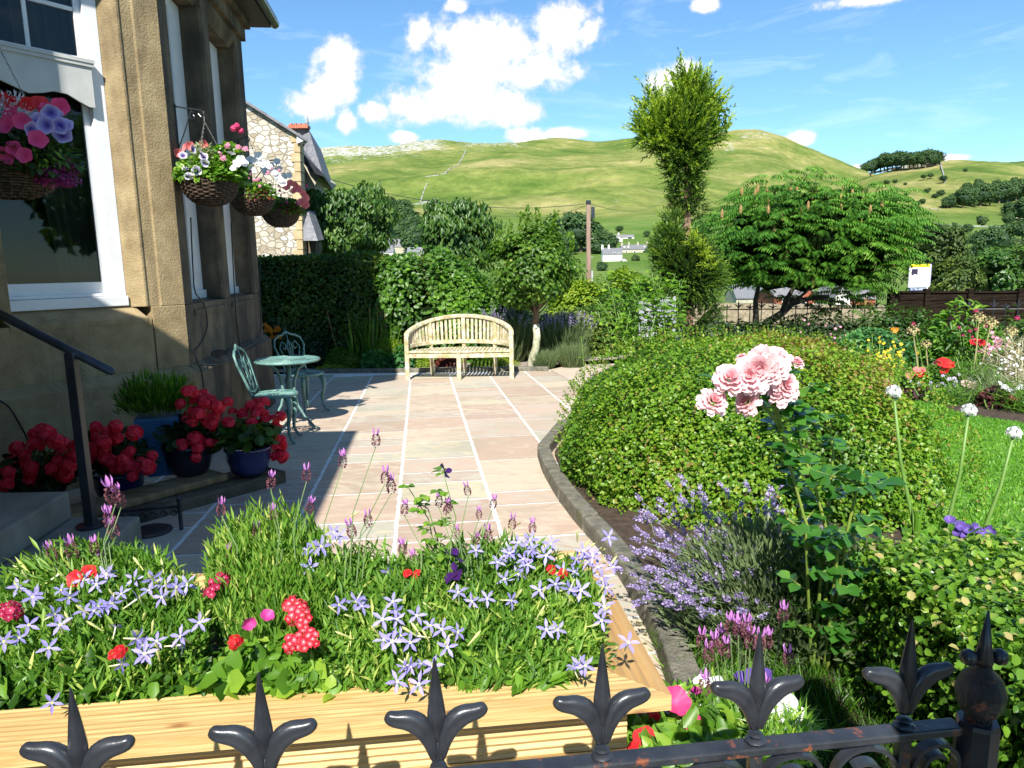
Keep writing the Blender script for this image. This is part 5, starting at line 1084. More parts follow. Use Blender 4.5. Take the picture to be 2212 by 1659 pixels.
for (x, y) in ((1490,165),(1462,180),(1520,185),(1545,215),(1400,215),(1385,240),(1395,275),(1560,260),(1410,190),(1535,200),(1475,150),(1505,172)):
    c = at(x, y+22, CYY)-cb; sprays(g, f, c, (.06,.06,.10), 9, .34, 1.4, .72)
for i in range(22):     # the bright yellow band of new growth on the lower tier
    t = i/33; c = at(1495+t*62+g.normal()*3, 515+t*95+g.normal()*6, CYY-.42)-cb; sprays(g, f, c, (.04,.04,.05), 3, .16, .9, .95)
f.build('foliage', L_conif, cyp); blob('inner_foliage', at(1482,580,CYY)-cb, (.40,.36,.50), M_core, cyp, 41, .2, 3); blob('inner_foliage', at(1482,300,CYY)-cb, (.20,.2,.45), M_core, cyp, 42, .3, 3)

# ---------------------------------------------------------------- stag's horn sumac with hanging pinnate leaves
g = rng(51); SY = 15.2; sb = at(1640, 712, SY); sb[2] = gz(SY)-.2
sum_ = plant('sumac_tree', 'wide spreading sumac with drooping feathery leaves and rusty flower cones', 'tree', sb)
f = Fol(); cc = at(1742, 540, SY)-sb; rad = np.array([2.08,1.7,1.52]); nf = 1500
d = rdir(g, nf); d[:, 2] = np.where(g.random(nf) < .35, np.abs(d[:, 2]), d[:, 2]*.85); P = cc+d*rad*(.62+.38*g.random((nf, 1))**.5)*(1+.16*(vnoise(d, 3.0, 6)[:, None]-.5)*2)
P[:, 2] += .10*np.sin(P[:, 0]*2.7+1); keep = ~((P[:, 2] < cc[2]-.72) & (P[:, 0] < cc[0]+.3) & (g.random(nf) < .9)); P = P[keep]; d = d[keep]; nf = len(P)
Hd = unit(np.stack([d[:, 0]+g.normal(size=nf)*.6, d[:, 1]+g.normal(size=nf)*.6-.15, np.zeros(nf)], 1)); Lf = .42+.22*g.random(nf); vb = np.clip(.45+.35*(vnoise(P, 1.6, 4)-.5)+g.normal(size=nf)*.12, 0, 1)
for j in range(10):
    t = (j+1)/10; Q = P+Hd*(Lf*t*(1-.1*t))[:, None]; Q[:, 2] += Lf*(.30*t-.42*t*t); S = np.cross(Hd, [0,0,1.0]); ll = Lf*.27*(1-.5*abs(t-.4))
    for s in (-1, 1):
        U = unit(S*s*.8+Hd*.35+np.array([0,0,-.62])+g.normal(size=(nf, 3))*.08); f.add(T_NARROW, Q, U, Hd*.3+np.array([0,0,1.0])+S*s*.5, ll, np.clip(vb+g.normal(size=nf)*.10+.12*(s), 0, 1), 1.55)
f.build('crown', L_sumac, sum_); blob('inner_crown', cc+[0,0,.15], rad*[.74,.72,.62], M_core, sum_, 51, .22, 3)
M_scone = mat('rusty_flower_cone', (.22,.13,.04), (.46,.30,.12), 60, .9, .9)
n = 0
for (x, y) in ((1568,402),(1611,392),(1635,402),(1655,410),(1700,392),(1716,398),(1746,432),(1758,420),(1770,402),(1836,420),(1866,405),(1905,432),(1880,440),(1948,548),(1930,560),(1860,470),(1817,437),(1690,455),(1660,440),(1672,485),(1757,600),(1604,408),(1792,410),(1840,400),(1895,415),(1920,470),(1730,445),(1600,440),(1640,430),(1890,560),(1700,540),(1785,520),(1955,520),(1560,450),(1870,640)):
    e = cc+unit(at(x, y, SY)-sb-cc)*.0; p = at(x, y+12, SY-1.3)-sb if y > 430 else at(x*.8+1742*.2, y*.6+.4*430, SY-.7)-sb
    mb = MB(); mb.lathe([(.010,-.09),(.026,-.06),(.030,0),(.022,.05),(.006,.09)], 8, tuple(p)); mb.build('flower_cone', M_scone, sum_)
mb = MB()
for pts, r0, r1 in (([(1640,712),(1662,694),(1690,676),(1712,655),(1748,645),(1790,640)], .10,.04), ([(1690,676),(1698,650),(1712,625),(1735,590)], .07,.03), ([(1632,708),(1633,680),(1632,650),(1640,610)], .075,.04), ([(1748,645),(1790,650),(1830,655)], .035,.015), ([(1700,650),(1730,640),(1760,615)], .04,.02)):
    mb.tube([at(x, y, SY-.6)-sb for x, y in pts], [r0+(r1-r0)*i/(len(pts)-1) for i in range(len(pts))], 8)
mb.build('trunk', mat('dark_sumac_bark', (.018,.014,.010), (.05,.04,.03), 9, .9, .5), sum_, smooth=True)
yw = at(2025, 560, 25); tree('yew_tree', 'dark feathery conifer behind the estate agent board', 'tree', (yw[0],25,-1), yw, (1.15,1.1,1.45), 13000, .13, L_yew, 61, 70, .33, T_NARROW, .1, 2.6, vb=.5, core=.7, updir=.6)
yw = at(2070, 605, 23); tree('yew_tree', 'lower golden tipped conifer touching the top of the dark fence', 'tree', (yw[0],23,-1), yw, (.8,.8,.7), 6000, .13, L_yew, 62, 40, .35, T_NARROW, .1, 2.6, vb=.65, core=.7)
for (x, y, D, rx, rz, lb, sd) in ((2150,590,60,2.6,2.4,'broad green tree behind the fence left of the wide grey roof',63),(2205,580,66,2.8,2.0,'pale green tree behind the wide grey roof at the right edge',64)):
    yw = at(x, y, D); tree('broadleaf_tree', lb, 'tree', (yw[0],D,yw[2]-rz-1), yw, (rx,rx,rz), 5000, .36, L_cherry, sd, 40, .35, T_FAR, .2, .8, vb=.5, core=.75)

# laurel behind the rose, dark plants under the sumac, junipers
lump('laurel_bush', 'bright yellow green laurel hedge beyond the railing left of the cypress', 'shrub', (2.25,17.0,-.4), (1.35,.7,1.50), 7000, .12, L_lime, 71, tpl=T_LEAF, e=.55, vb=.42, up=1.2, width=.5, depth=.2)
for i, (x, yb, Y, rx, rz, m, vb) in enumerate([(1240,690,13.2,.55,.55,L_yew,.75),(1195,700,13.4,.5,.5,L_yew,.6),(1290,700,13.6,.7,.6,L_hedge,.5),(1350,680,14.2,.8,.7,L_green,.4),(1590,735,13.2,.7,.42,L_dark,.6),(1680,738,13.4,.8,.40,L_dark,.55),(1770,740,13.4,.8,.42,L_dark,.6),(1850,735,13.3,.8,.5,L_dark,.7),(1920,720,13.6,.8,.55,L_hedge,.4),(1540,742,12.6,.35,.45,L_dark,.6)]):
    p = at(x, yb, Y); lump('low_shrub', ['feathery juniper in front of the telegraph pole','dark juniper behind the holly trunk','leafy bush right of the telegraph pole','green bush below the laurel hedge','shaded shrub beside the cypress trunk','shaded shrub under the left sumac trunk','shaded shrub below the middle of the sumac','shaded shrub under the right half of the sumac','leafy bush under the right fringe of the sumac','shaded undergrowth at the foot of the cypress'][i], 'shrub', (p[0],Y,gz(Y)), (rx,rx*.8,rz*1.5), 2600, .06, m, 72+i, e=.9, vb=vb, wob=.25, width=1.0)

# ---------------------------------------------------------------- leafy rose bush at the back left of the dome
g = rng(81)
def leafy_stems(name, label, cat, root, stems, m, lsize, g, trip=True, r=.008, every=.07, vb=.55, group=None, stemm=None, start=.25):
    rt = plant(name, label, cat, root, group); root = np.array(root); f = Fol(); mb = MB()
    for st in stems:
        P = [np.array(p, float)-root for p in st]; q = []
        for a, b in zip(P[:-1], P[1:]):
            for t in np.linspace(0, 1, 8, endpoint=False): q.append(a+(b-a)*t)
        q.append(P[-1]); n = len(q); mb.tube(q, [r*(1-.6*i/n) for i in range(n)], 7)
        L = 0; total = sum(np.linalg.norm(b-a) for a, b in zip(q[:-1], q[1:])); nxt = total*start
        for a, b in zip(q[:-1], q[1:]):
            L += np.linalg.norm(b-a)
            if L > nxt:
                nxt = L+every*(.7+.6*g.random()); ang = g.random()*6.28; d = unit(np.array([math.cos(ang), math.sin(ang), .35])); e = b+d*lsize*1.1; mb.tube([b, e], [r*.35, r*.2], 5)
                tips = [(e, d, 1.0)] + ([(b+d*lsize*.6, np.cross(d,[0,0,1])+d*.3, .85), (b+d*lsize*.6, -np.cross(d,[0,0,1])+d*.3, .85)] if trip else [])
                if trip: tips += [(b+d*lsize*.95, np.cross(d,[0,0,1])+d*.6, .9), (b+d*lsize*.95, -np.cross(d,[0,0,1])+d*.6, .9)]
                for (p, u, s) in tips:
                    u = unit(np.array(u)+[0,0,-.25+g.normal()*.1]+g.normal(size=3)*.12); f.add(T_LEAF, p[None], u[None], np.array([[g.normal()*.3, g.normal()*.3, 1.]]), [lsize*s*(.8+.4*g.random())], [np.clip(vb+g.normal()*.17, 0, 1)], 1.15)
    f.build('leaves', m, rt); mb.build('stems', stemm or M_stem, rt, smooth=True); return rt
RB = gnd(1350, 800); RB = np.array([RB[0]-.1, 9.2, gz(9.2)]); st = []
for i in range(30):
    x = 1285+190*g.random(); y = 590+110*g.random(); Y = 8.9+.8*g.random(); p = at(x, y, Y); b0 = RB+[g.normal()*.25+ (x-1370)/190*.35, g.normal()*.15, 0]; st.append([b0, (b0+p)/2+[g.normal()*.05, 0, .12], p])
leafy_stems('rose_bush', 'tall light green rose bush without flowers at the back left of the domed bush', 'shrub', RB, st, L_green, .075, g, every=.055, vb=.68, start=.15)

# ---------------------------------------------------------------- dome
DC = np.array([1.72,5.28,-.12])
g = rng(91); dome = plant('domed_bush', 'large clipped domed bush of small light green leaves browning on its top and right', 'bush', DC)
n = 80000; q, d = sup(g, n, .84); rad = np.array([1.32,1.60,.96]); k = 1-.13*g.random(n)**1.5; P = q*rad
wv = 1+.07*(vnoise(P, 2.2, 9)-.5)*2+.045*(vnoise(P, 7, 10)-.5)*2; P = P*(k*wv)[:, None]
out = unit(d/rad+rdir(g, n)*.42+[0,0,.35]); U = unit(np.cross(out, rdir(g, n))+out*.4)
brown = np.clip((P[:, 0]*.55+P[:, 2]*.95-.42), 0, 1)*.55 + .34*(vnoise(P, 2.6, 12)-.5)+.2*(vnoise(P, 8, 13)-.5)
vv = np.clip(.40+brown+g.normal(size=n)*.17, 0, 1); f = Fol(); f.add(T_LEAF, P, U, out, .026*(.65+.7*g.random(n)), vv, 1.05)
m2 = 1500; a = g.random(m2)*6.28; q2, d2 = sup(g, m2, .78); P2 = q2*rad*1.02
for j in range(6): f.add(T_LEAF, P2+(unit(d2+[0,0,1.1])+rdir(g, m2)*.1)*.014*j, unit(rdir(g, m2)+d2), d2, .020, np.clip(.6+g.normal(size=m2)*.2, 0, 1))
f.build('leaves', L_dome, dome); blob('twiggy_core', (0,0,.0), rad*[.90,.90,.88], mat('dark_twigs', (.012,.016,.005), (.05,.035,.015), 30, .9), dome, 91, .05, 4, 0)
# ---------------------------------------------------------------- box hedge by the railing
g = rng(92); bx = plant('box_hedge', 'glossy box hedge filling the lower right corner behind the railing', 'hedge', (1.7,1.9,-.1)); f = Fol()
hedge_box(g, f, 1.17,3.2,1.42,2.25,-.1,.49,30000,.023,.035,.42, faces=('f','t','l')); hedge_box(g, f, 1.10,3.2,1.37,2.28,-.1,.515,7000,.024,.05,.62, faces=('f','t','l'))
park(f.build('leaves', L_box), bx); park(MB().box(1.23,3.2,1.48,2.21,-.15,.44).build('core', M_core), bx)
# ---------------------------------------------------------------- flower kit
def fan(f, n, r0, r1, k, zc=0.0, zr=0.0, vc=0.0, vr=1.0, ruffle=0.0, c=(0,0,0), notch=.25, M=None):
    """a flower face: k lobes of radius r1, throat colour vc, rim colour vr"""
    V = [(0,0,zc)]; A = [vc]; m = k*6
    for i in range(m):
        a = 2*PI*i/m; ph = (i % 6)/6; lobe = 1-notch*abs(math.cos(PI*ph)); V.append((r0*math.cos(a), r0*math.sin(a), zc*.6)); A.append(vc*.5+vr*.5)
    for i in range(m):
        a = 2*PI*i/m; ph = (i % 6)/6; r = r1*(1-notch*abs(math.cos(PI*ph))**2); V.append((r*math.cos(a), r*math.sin(a), zr+ruffle*math.sin(i*2.1))); A.append(vr)
    Fs = []
    for i in range(m):
        j = (i+1) % m; Fs.append((0, 1+i, 1+j)); Fs.append((1+i, 1+m+i, 1+m+j)); Fs.append((1+i, 1+m+j, 1+j))
    V = np.array(V)
    if M is not None: V = V@M.T
    return f.raw(V+np.array(c), np.array(Fs), np.array(A))
def basis(d, roll=0.0):
    d = unit(np.asarray(d, float)); a = np.cross([0,0,1.0], d); a = unit(a) if np.linalg.norm(a) > 1e-4 else np.array([1.,0,0]); b = np.cross(d, a); c, s = math.cos(roll), math.sin(roll); return np.stack([a*c+b*s, b*c-a*s, d], 1)
def heads(parent, name, proto, m, items, limit=100, label=None):
    """copies of one flower mesh: items are (position, direction, scale); the first `limit` are parts, the rest one mass"""
    Vv, Ff, Aa = proto.arrays(); o0 = None; base = parent.location; g = rng(len(items)*7+3)
    for i, (p, d, s) in enumerate(items[:limit]):
        if o0 is None: o0 = npmesh(name, Vv, Ff, m, parent, Aa); o = o0
        else: o = o0.copy(); col.objects.link(o)
        B = basis(d, g.random()*6.28); o.parent = parent; Mx = Matrix([list(r)+[0] for r in B*s]+[[0,0,0,1]]); Mx.translation = V3(np.array(p)-np.array(base)); o.matrix_local = Mx
    if len(items) > limit:
        f = Fol()
        for (p, d, s) in items[limit:]: f.raw((Vv*s)@basis(d, g.random()*6.28).T+np.array(p)-np.array(base), Ff, Aa)
        tag(f.build(name, m, parent), kind='stuff')
def F_star():
    f = Fol()
    for k in range(5):
        a = 2*PI*k/5; u = np.array([[math.cos(a), math.sin(a), .18]]); t = (np.array([[0,0,0],[.35,.13,.03],[.62,.155,.03],[1,0,-.12],[.62,-.155,.03],[.35,-.13,.03],[.5,0,-.01]]), T_LEAF[1]); f.add(t, np.array([[0,0,0.]]), u, np.array([[0,0,1.]]), [.0215], [.62+.3*(k % 2)])
    V = []; A = []; Fs = []
    for j, (z, r) in enumerate(((0,.0022),(-.022,.0016),(-.03,.0014))):
        for i in range(5): V.append((r*math.cos(i*1.2566), r*math.sin(i*1.2566), z)); A.append([.3,.1,0][j])
    for j in range(2):
        for i in range(5): a, b, c_, d = j*5+i, j*5+(i+1)%5, j*5+5+(i+1)%5, j*5+5+i; Fs += [(a,b,c_),(a,c_,d)]
    f.raw(V, np.array(Fs), np.array(A)); fan(f, 5, .0012, .003, 5, .001, .001, 0, 0); return f
def F_bud():
    f = Fol(); V = []; Fs = []; pr = ((0,.0010),(.018,.0022),(.026,.0026),(.033,.0004))
    for z, r in pr:
        for i in range(5): V.append((r*math.cos(i*1.2566), r*math.sin(i*1.2566), z))
    for j in range(3):
        for i in range(5): a, b, c_, d = j*5+i, j*5+(i+1)%5, j*5+5+(i+1)%5, j*5+5+i; Fs += [(a,b,c_),(a,c_,d)]
    return f.raw(V, np.array(Fs), .0)
M_iso = petal('isotoma_flower', [(0,(.68,.70,.30)),(.25,(.72,.70,.66)),(.5,(.27,.23,.62)),(1,(.42,.37,.78))], .5, .25)
def F_stoechas(s=1.0):
    f = Fol(); g = rng(7); n = 90; z = g.random(n)*.026; a = g.random(n)*6.28; r = .0052*np.sin(np.clip(z/.026*.8+.15, 0, 1)*PI)+.0015
    P = np.stack([r*np.cos(a), r*np.sin(a), z], 1); out = np.stack([np.cos(a), np.sin(a), np.full(n, .5)], 1); f.add(T_FAR, P, out, rdir(g, n), .0042, g.random(n)*.45, 1.2)
    for k in range(4):
        a = k*1.57+.3; f.add(T_LEAF, np.array([[.0015*math.cos(a), .0015*math.sin(a), .024]]), np.array([[.38*math.cos(a), .38*math.sin(a), 1.]]), np.array([[math.cos(a), math.sin(a), 0]]), [.018], [.8+.1*k % 1], .38)
    return f
M_sto = petal('stoechas_head', [(0,(.10,.03,.05)),(.3,(.26,.09,.13)),(.45,(.22,.12,.10)),(.6,(.50,.16,.50)),(1,(.66,.28,.70))], .55, .3)
def F_spike(n=46, L=.042):
    f = Fol(); g = rng(8); z = np.sort(np.concatenate([g.random(n-8)*L, -.012-g.random(8)*.006])); a = g.random(n)*6.28; r = .0030
    P = np.stack([r*np.cos(a), r*np.sin(a), z], 1); out = np.stack([np.cos(a), np.sin(a), np.full(n, .7)], 1); f.add(T_FAR, P, out, rdir(g, n), .0095, np.clip(g.random(n), 0, 1), 1.2); return f
def F_cluster(k=8, R_=.019, r=.0092, petals=5, vc=0.0, vr=.9, ruffle=.0018, dome=.45):
    f = Fol(); g = rng(9)
    for i in range(k):
        a = i*2.4; q = R_*math.sqrt((i+.4)/k); zz = R_*dome*math.sqrt(max(0, 1-(q/R_)**2*.95)); d = unit(np.array([math.cos(a)*q/R_, math.sin(a)*q/R_, .75])); M_ = basis(d, g.random()*6)
        fan(f, petals, r*.25, r, petals, -.001, .0, vc, vr-.25*g.random(), ruffle, (q*math.cos(a), q*math.sin(a), zz), .22, M_)
    return f
M_verb = petal('verbena_red', [(0,(.85,.80,.78)),(.3,(.80,.25,.28)),(.6,(.70,.02,.05)),(1,(.80,.04,.08))]); M_verbm = petal('verbena_maroon', [(0,(.75,.62,.66)),(.35,(.45,.03,.10)),(1,(.36,.01,.05))])
def F_geranium():
    f = Fol(); g = rng(10)
    for i in range(34):
        d = rdir(g, 1)[0]; d[2] = abs(d[2])*1.0-.2; d = unit(d); fan(f, 5, .005, .019, 5, -.001, .001, .45, .5+.5*g.random(), .0015, d*.038*(.85+.25*g.random()), .2, basis(d, g.random()*6))
    return f
def F_rose(g):
    f = Fol(); n = 0
    for L_, (k, r, tilt, s) in enumerate(((4,.004,1.25,.020),(6,.010,1.0,.026),(8,.018,.72,.030),(9,.027,.42,.032),(9,.034,.12,.033),(7,.036,-.15,.032))):
        for i in range(k):
            a = 2*PI*i/k+L_*.6+g.normal()*.12; o = np.array([math.cos(a), math.sin(a), 0]); P = o*r*.55+np.array([0,0,.012-.004*L_]); U = o*math.cos(tilt)+np.array([0,0,math.sin(tilt)]); Nn = -o*math.sin(tilt)+np.array([0,0,math.cos(tilt)])
            t = (np.array([[0,.10,0],[0,-.10,0],[.45,.48,.16],[.45,0,-.02],[.45,-.48,.16],[.85,.40,.14],[.95,0,.0],[.85,-.40,.14],[1.02,.2,-.02],[1.02,-.2,-.02]]), np.array([[0,2,3],[0,3,1],[1,3,4],[2,5,6],[2,6,3],[3,6,7],[3,7,4],[5,8,6],[6,9,7]]))
            f.add(t, P[None], U[None], Nn[None], [s*(1+.12*g.normal())], [np.clip(.25+.13*L_+g.normal()*.08, 0, 1)])
    return f
def F_allium(n=110, r=.024, fl=.006):
    f = Fol(); g = rng(12); d = rdir(g, n); d[:, 2] = np.where(g.random(n) < .75, np.abs(d[:, 2]), d[:, 2]*.5); d = unit(d)
    for i in range(n): fan(f, 5, fl*.3, fl, 5, 0, 0, .5, .8+.2*g.random(), .0006, d[i]*r*(.85+.25*g.random()), .45, basis(d[i]+rdir(g, 1)[0]*.4))
    return f
def F_petunia(r=.032, vc=0.0, vr=1.0):
    f = Fol(); fan(f, 5, r*.3, r, 5, -r*.55, .0, vc, vr, r*.06, notch=.12); return f
def F_daisy(r=.02, k=12):
    f = Fol(); fan(f, k, r*.2, r, 6, .002, 0, .1, .9, r*.05, notch=.4); return f
def F_pea():
    f = Fol()
    for (u, s, w) in (((.5,0,.9),.030,1.3),((-.5,.1,.9),.028,1.3),((0,-.8,-.4),.020,.9),((.1,-.5,-.9),.018,.8)): f.add(T_LEAF, np.zeros((1,3)), np.array([u], float), np.array([[0,-1.,.2]]), [s], [.5], w)
    return f
TOCAM = lambda p, up=.5: unit(unit(CAM-np.array(p))+np.array([0,0,up]))
def face(g, p, up=.6, j=.35): return unit(TOCAM(p, up)+g.normal(size=3)*j)

# ---------------------------------------------------------------- lavender bush beside the dome
g = rng(101)
def lavender(name, label, root, items, g, spikem, leafm, leaves=4000, lsp=(.35,.3,.22), scale=1.0, group=None, lc=(0,0,.12), limit=100, proto=None, pname='flower_spike', sr=.0011):
    rt = plant(name, label, 'lavender', root, group); root = np.array(root, float); mb = MB(); its = []
    for p in items:
        b = root+np.array([g.normal()*lsp[0]*.35, g.normal()*lsp[1]*.35, .02]); d = p-b; m_ = b+d*.5+np.array([0,0,.05])*np.linalg.norm(d); mb.tube([b-root, m_-root, p-root], [sr*1.2,sr,sr], 4, cap=False); its.append((p, unit(p-m_)+g.normal(size=3)*.08, scale*(.75+.5*g.random())))
    mb.build('stems', M_stem2, rt)
    f = Fol(); q, d = sup(g, leaves, .9); P = q*np.array(lsp)*(.35+.65*g.random((leaves, 1)))+np.array(lc); U = unit(d*[1,1,.5]+[0,0,.7]+rdir(g, leaves)*.5); f.add(T_NARROW, P, U, rdir(g, leaves), .030+.03*g.random(leaves), np.clip(.5+g.normal(size=leaves)*.22, 0, 1), 1.2)
    f.build('foliage', leafm, rt); heads(rt, pname, proto or F_spike(), spikem, its, limit); return rt
M_stem2 = mat('grey_green_stem', (.10,.16,.06), (.17,.24,.09), 6, .6)
pts = []
while len(pts) < 210:
    x, y = 1560+g.normal()*105, 1195+g.normal()*78
    if ((x-1560)/240)**2+((y-1200)/175)**2 < 1 and not (y > 1300 and x > 1700): pts.append((x, y))
pts.sort(key=lambda p: -p[1]); its = [at(x, y, 2.05+ (1370-y)/340*.95+g.random()*.15) for x, y in pts]
lavender('lavender_bush', 'big flowering lavender bush leaning out from beside the domed bush over the kerb', (1.02,2.50,-.03), its, g, P_lav, L_silver, 12000, (.46,.36,.34), 1.0, limit=100)
# grassy weeds behind it, in front of the dome
f = Fol(); rt = plant('ground_cover', 'yellowing grassy ground cover between the lavender and the box hedge', 'ground cover', (1.35,2.6,-.1)); n = 5200
P = np.stack([.35+.95*g.random(n), -.75+.95*g.random(n), .05+.07*g.random(n)], 1)-[.35,0,0]; f.add(T_BLADE, P, unit(rdir(g, n)+[0,0,.7]), rdir(g, n), .05+.05*g.random(n), np.clip(.35+g.normal(size=n)*.25, 0, 1), 1.0); f.build('leaves', L_green, rt); rt['kind'] = 'stuff'
# ---------------------------------------------------------------- pink rose
g = rng(111); RO = np.array([1.04,2.30,-.03]); rY = 2.18
rose_px = [(1540,868,.92),(1578,820,1.05),(1618,814,1.1),(1648,785,1.1),(1672,778,1.0),(1668,800,.9),(1615,868,.85),(1690,850,.9),(1640,795,.9),(1695,830,.8)]
stems = []
def S3(*p): return [at(x, y, Y) for x, y, Y in p]
b0 = RO
stems += [[b0]+S3((1775,1230,2.2),(1735,1110,2.2),(1705,1000,2.2),(1690,930,2.18),(1655,850,2.16)), [b0+[.03,.02,0]]+S3((1795,1180,2.22),(1760,1050,2.22),(1722,940,2.22),(1712,850,2.2),(1718,795,2.2)),
          [b0+[.05,.0,0]]+S3((1830,1150,2.15),(1850,1060,2.15),(1865,1010,2.15)), [b0+[.02,.04,0]]+S3((1790,1100,2.3),(1800,980,2.3),(1790,900,2.3)), [b0]+S3((1740,1150,2.12),(1700,1120,2.1)), S3((1700,960,2.2),(1670,900,2.17),(1620,850,2.15),(1585,835,2.15)), S3((1690,930,2.18),(1665,840,2.16),(1650,800,2.16)), S3((1760,1050,2.22),(1800,1030,2.2),(1840,1040,2.15),(1880,1060,2.12)), [b0+[.04,0,0]]+S3((1810,1190,2.1),(1850,1150,2.05),(1890,1130,2.05))]
rose = leafy_stems('rose_plant', 'rose with a cluster of large pale pink blooms in front of the domed bush', 'rose', RO, stems, leafmat('rose_leaves', [(0,(.012,.05,.012)),(.5,(.03,.12,.02)),(.8,(.08,.22,.03)),(1,(.16,.32,.05))], .22, .3, .8), .058, g, every=.040, vb=.62, r=.0065, stemm=mat('rose_cane', (.12,.22,.03), (.26,.28,.06), 9, .4), start=.12)
pr = F_rose(rng(112)); heads(rose, 'flower', pr, P_rose, [(at(x, y, rY-.10-.04*g.random()), face(g, at(x, y, rY), .5, .45), s*1.0) for x, y, s in rose_px])
heads(rose, 'bud', F_rose(rng(113)), P_rose, [(at(1604,774,rY), np.array([0,-.2,1.]), .42),(at(1720,784,rY), np.array([.2,-.3,1.]), .5),(at(1652,795,rY-.05), np.array([0,-.6,1.]), .3)])
stk = empty('cane', (1.27,2.05,-.05), 'short cut brown cane standing between lavender and box hedge', 'cane'); o = gnd(1835,1390); stk.location = V3(at(1828,1350,2.05)); stk.location.z = -.05; stk.location = V3(gnd(1838,1330)); tp_ = at(1826,1228,stk.location.y)-np.array(stk.location); MB().tube([(0,0,0), tuple(tp_), tuple(tp_+[-.012,0,.0])], [.006,.006,.007], 7).build('stem', mat('brown_cane', (.22,.11,.03), (.32,.18,.05), 9), stk)
# ---------------------------------------------------------------- white alliums
g = rng(121)
for i, (hx, hy, bx_, by, Y, lb) in enumerate([(1930,848,1975,1140,2.42,'leftmost tall white allium, its stem crossing the domed bush'),(2093,888,2040,1160,2.45,'middle white allium standing against the lawn'),(2190,937,2120,1160,2.45,'rightmost white allium standing against the lawn')]):
    h_ = at(hx, hy, Y); b_ = at(bx_, by, Y); rt = plant('allium', lb, 'allium', b_); m_ = (h_+b_)/2+np.array([.012*(1 if i else -1),0,0]); mb = MB(); mb.tube([(0,0,-.25),(0,0,0), tuple(m_-b_), tuple(h_-b_)], [.008,.0075,.006,.005], 8); mb.build('stem', M_stem, rt, smooth=True); heads(rt, 'flower_head', F_allium(), P_white, [(h_, np.array([0,-.15,1.]), 1.0)])
    f = Fol(); n = 5; f.add(T_BLADE, np.zeros((n,3))+[0,0,-.1], unit(rdir(g, n)*.4+[0,0,1]), rdir(g, n), .22, .6, .6); f.build('leaves', L_green, rt)
rt = plant('pansy_plant', 'violet blue pansies peeping over the back of the box hedge', 'pansies', at(2095,1160,2.42)); heads(rt, 'flower', F_petunia(.022, 1, .5), P_viol, [(at(x, y, 2.40), face(g, at(x, y, 2.4), .4, .4), .9) for x, y in ((2052,1122),(2075,1135),(2092,1142),(2108,1140),(2125,1150),(2085,1155),(2140,1146),(2068,1148))]); f = Fol(); n = 260; f.add(T_LEAF, np.stack([g.normal(size=n)*.09, g.normal(size=n)*.05, g.normal(size=n)*.04-.04], 1), rdir(g, n), rdir(g, n)+[0,0,1], .03, g.random(n)); f.build('leaves', L_green, rt)

# ---------------------------------------------------------------- things growing in the planter
def Yf(y): return 1.34+(max(0, 1482-y)/250)**1.6*.30
g = rng(131); RIMZ = .58
mass = []     # patches of foliage: (name, label, x0, x1, y0, y1, leaf material, template, size, count, vb, width, up)
def mat_patch(name, label, cat, cx, cy, rx, ry, m, tpl, size, n, vb, width, up, seed, group=None, lift=0.0, jag=.35):
    g = rng(seed); c = at(cx, cy, Yf(cy)); c[2] = RIMZ-.05; rt = plant(name, label, cat, c, group); f = Fol(); a = g.random(n)*6.28; r = np.sqrt(g.random(n)); P = []
    for i in range(n):
        x = cx+rx*r[i]*math.cos(a[i]); y = cy+ry*r[i]*math.sin(a[i]); y = min(y, 1478-g.random()*10); p = at(x, y, Yf(y)+g.normal()*.02); p[2] += lift*g.random()*(.35+1.3*max(0, (1420-y)/190))-.05*g.random(); P.append(p-c)
    P = np.array(P); U = unit(np.stack([P[:, 0]*1.5, -.35+0*P[:, 0], np.full(n, up)], 1)+rdir(g, n)*.75); f.add(tpl, P-U*size*.5, U, rdir(g, n)*.5+[0,-.6,.8], size*(.6+.8*g.random(n)), np.clip(vb+g.normal(size=n)*.2+.25*(vnoise(P, 14, seed)-.5), 0, 1), width)
    f.build('foliage', m, rt); return rt
L_iso = leafmat('isotoma_foliage', [(0,(.035,.10,.012)),(.5,(.10,.23,.026)),(.85,(.22,.36,.05)),(1,(.50,.54,.15))], .45, .35)
isoL = mat_patch('isotoma_plant', 'spreading plant of pale blue star flowers at the left end of the planter', 'flowering plant', 215,1360,235,130, L_iso, T_NARROW, .038, 21000, .55, .85, 1.0, 132, lift=.06)
isoR = mat_patch('isotoma_plant', 'spreading plant of pale lilac star flowers filling the right end of the planter', 'flowering plant', 1060,1345,245,120, L_iso, T_NARROW, .038, 22000, .55, .85, 1.0, 133, lift=.06)
isoM = mat_patch('isotoma_plant', 'plant of pale blue star flowers in the middle of the planter', 'flowering plant', 790,1350,150,110, L_iso, T_NARROW, .038, 12000, .52, .85, 1.0, 134, lift=.06)
stoM = mat_patch('french_lavender', 'needle leaved french lavender with plum heads standing tall in the middle of the planter', 'lavender', 590,1295,140,95, L_iso, T_NARROW, .034, 11000, .6, .8, 1.5, 135, lift=.09)
stoL = mat_patch('french_lavender', 'french lavender with drooping heads at the left of the planter', 'lavender', 210,1265,130,45, L_iso, T_NARROW, .034, 2500, .5, 1.3, 1.3, 136)
stoR = mat_patch('french_lavender', 'french lavender with small heads behind the right hand star flowers', 'lavender', 1040,1250,150,45, L_iso, T_NARROW, .034, 3000, .55, 1.3, 1.3, 137)
verb = mat_patch('verbena_plant', 'trailing verbena with toothed leaves and red white eyed flowers at the front of the planter', 'flowering plant', 640,1410,140,75, L_green, T_LEAF, .036, 1700, .55, .75, .4, 138)
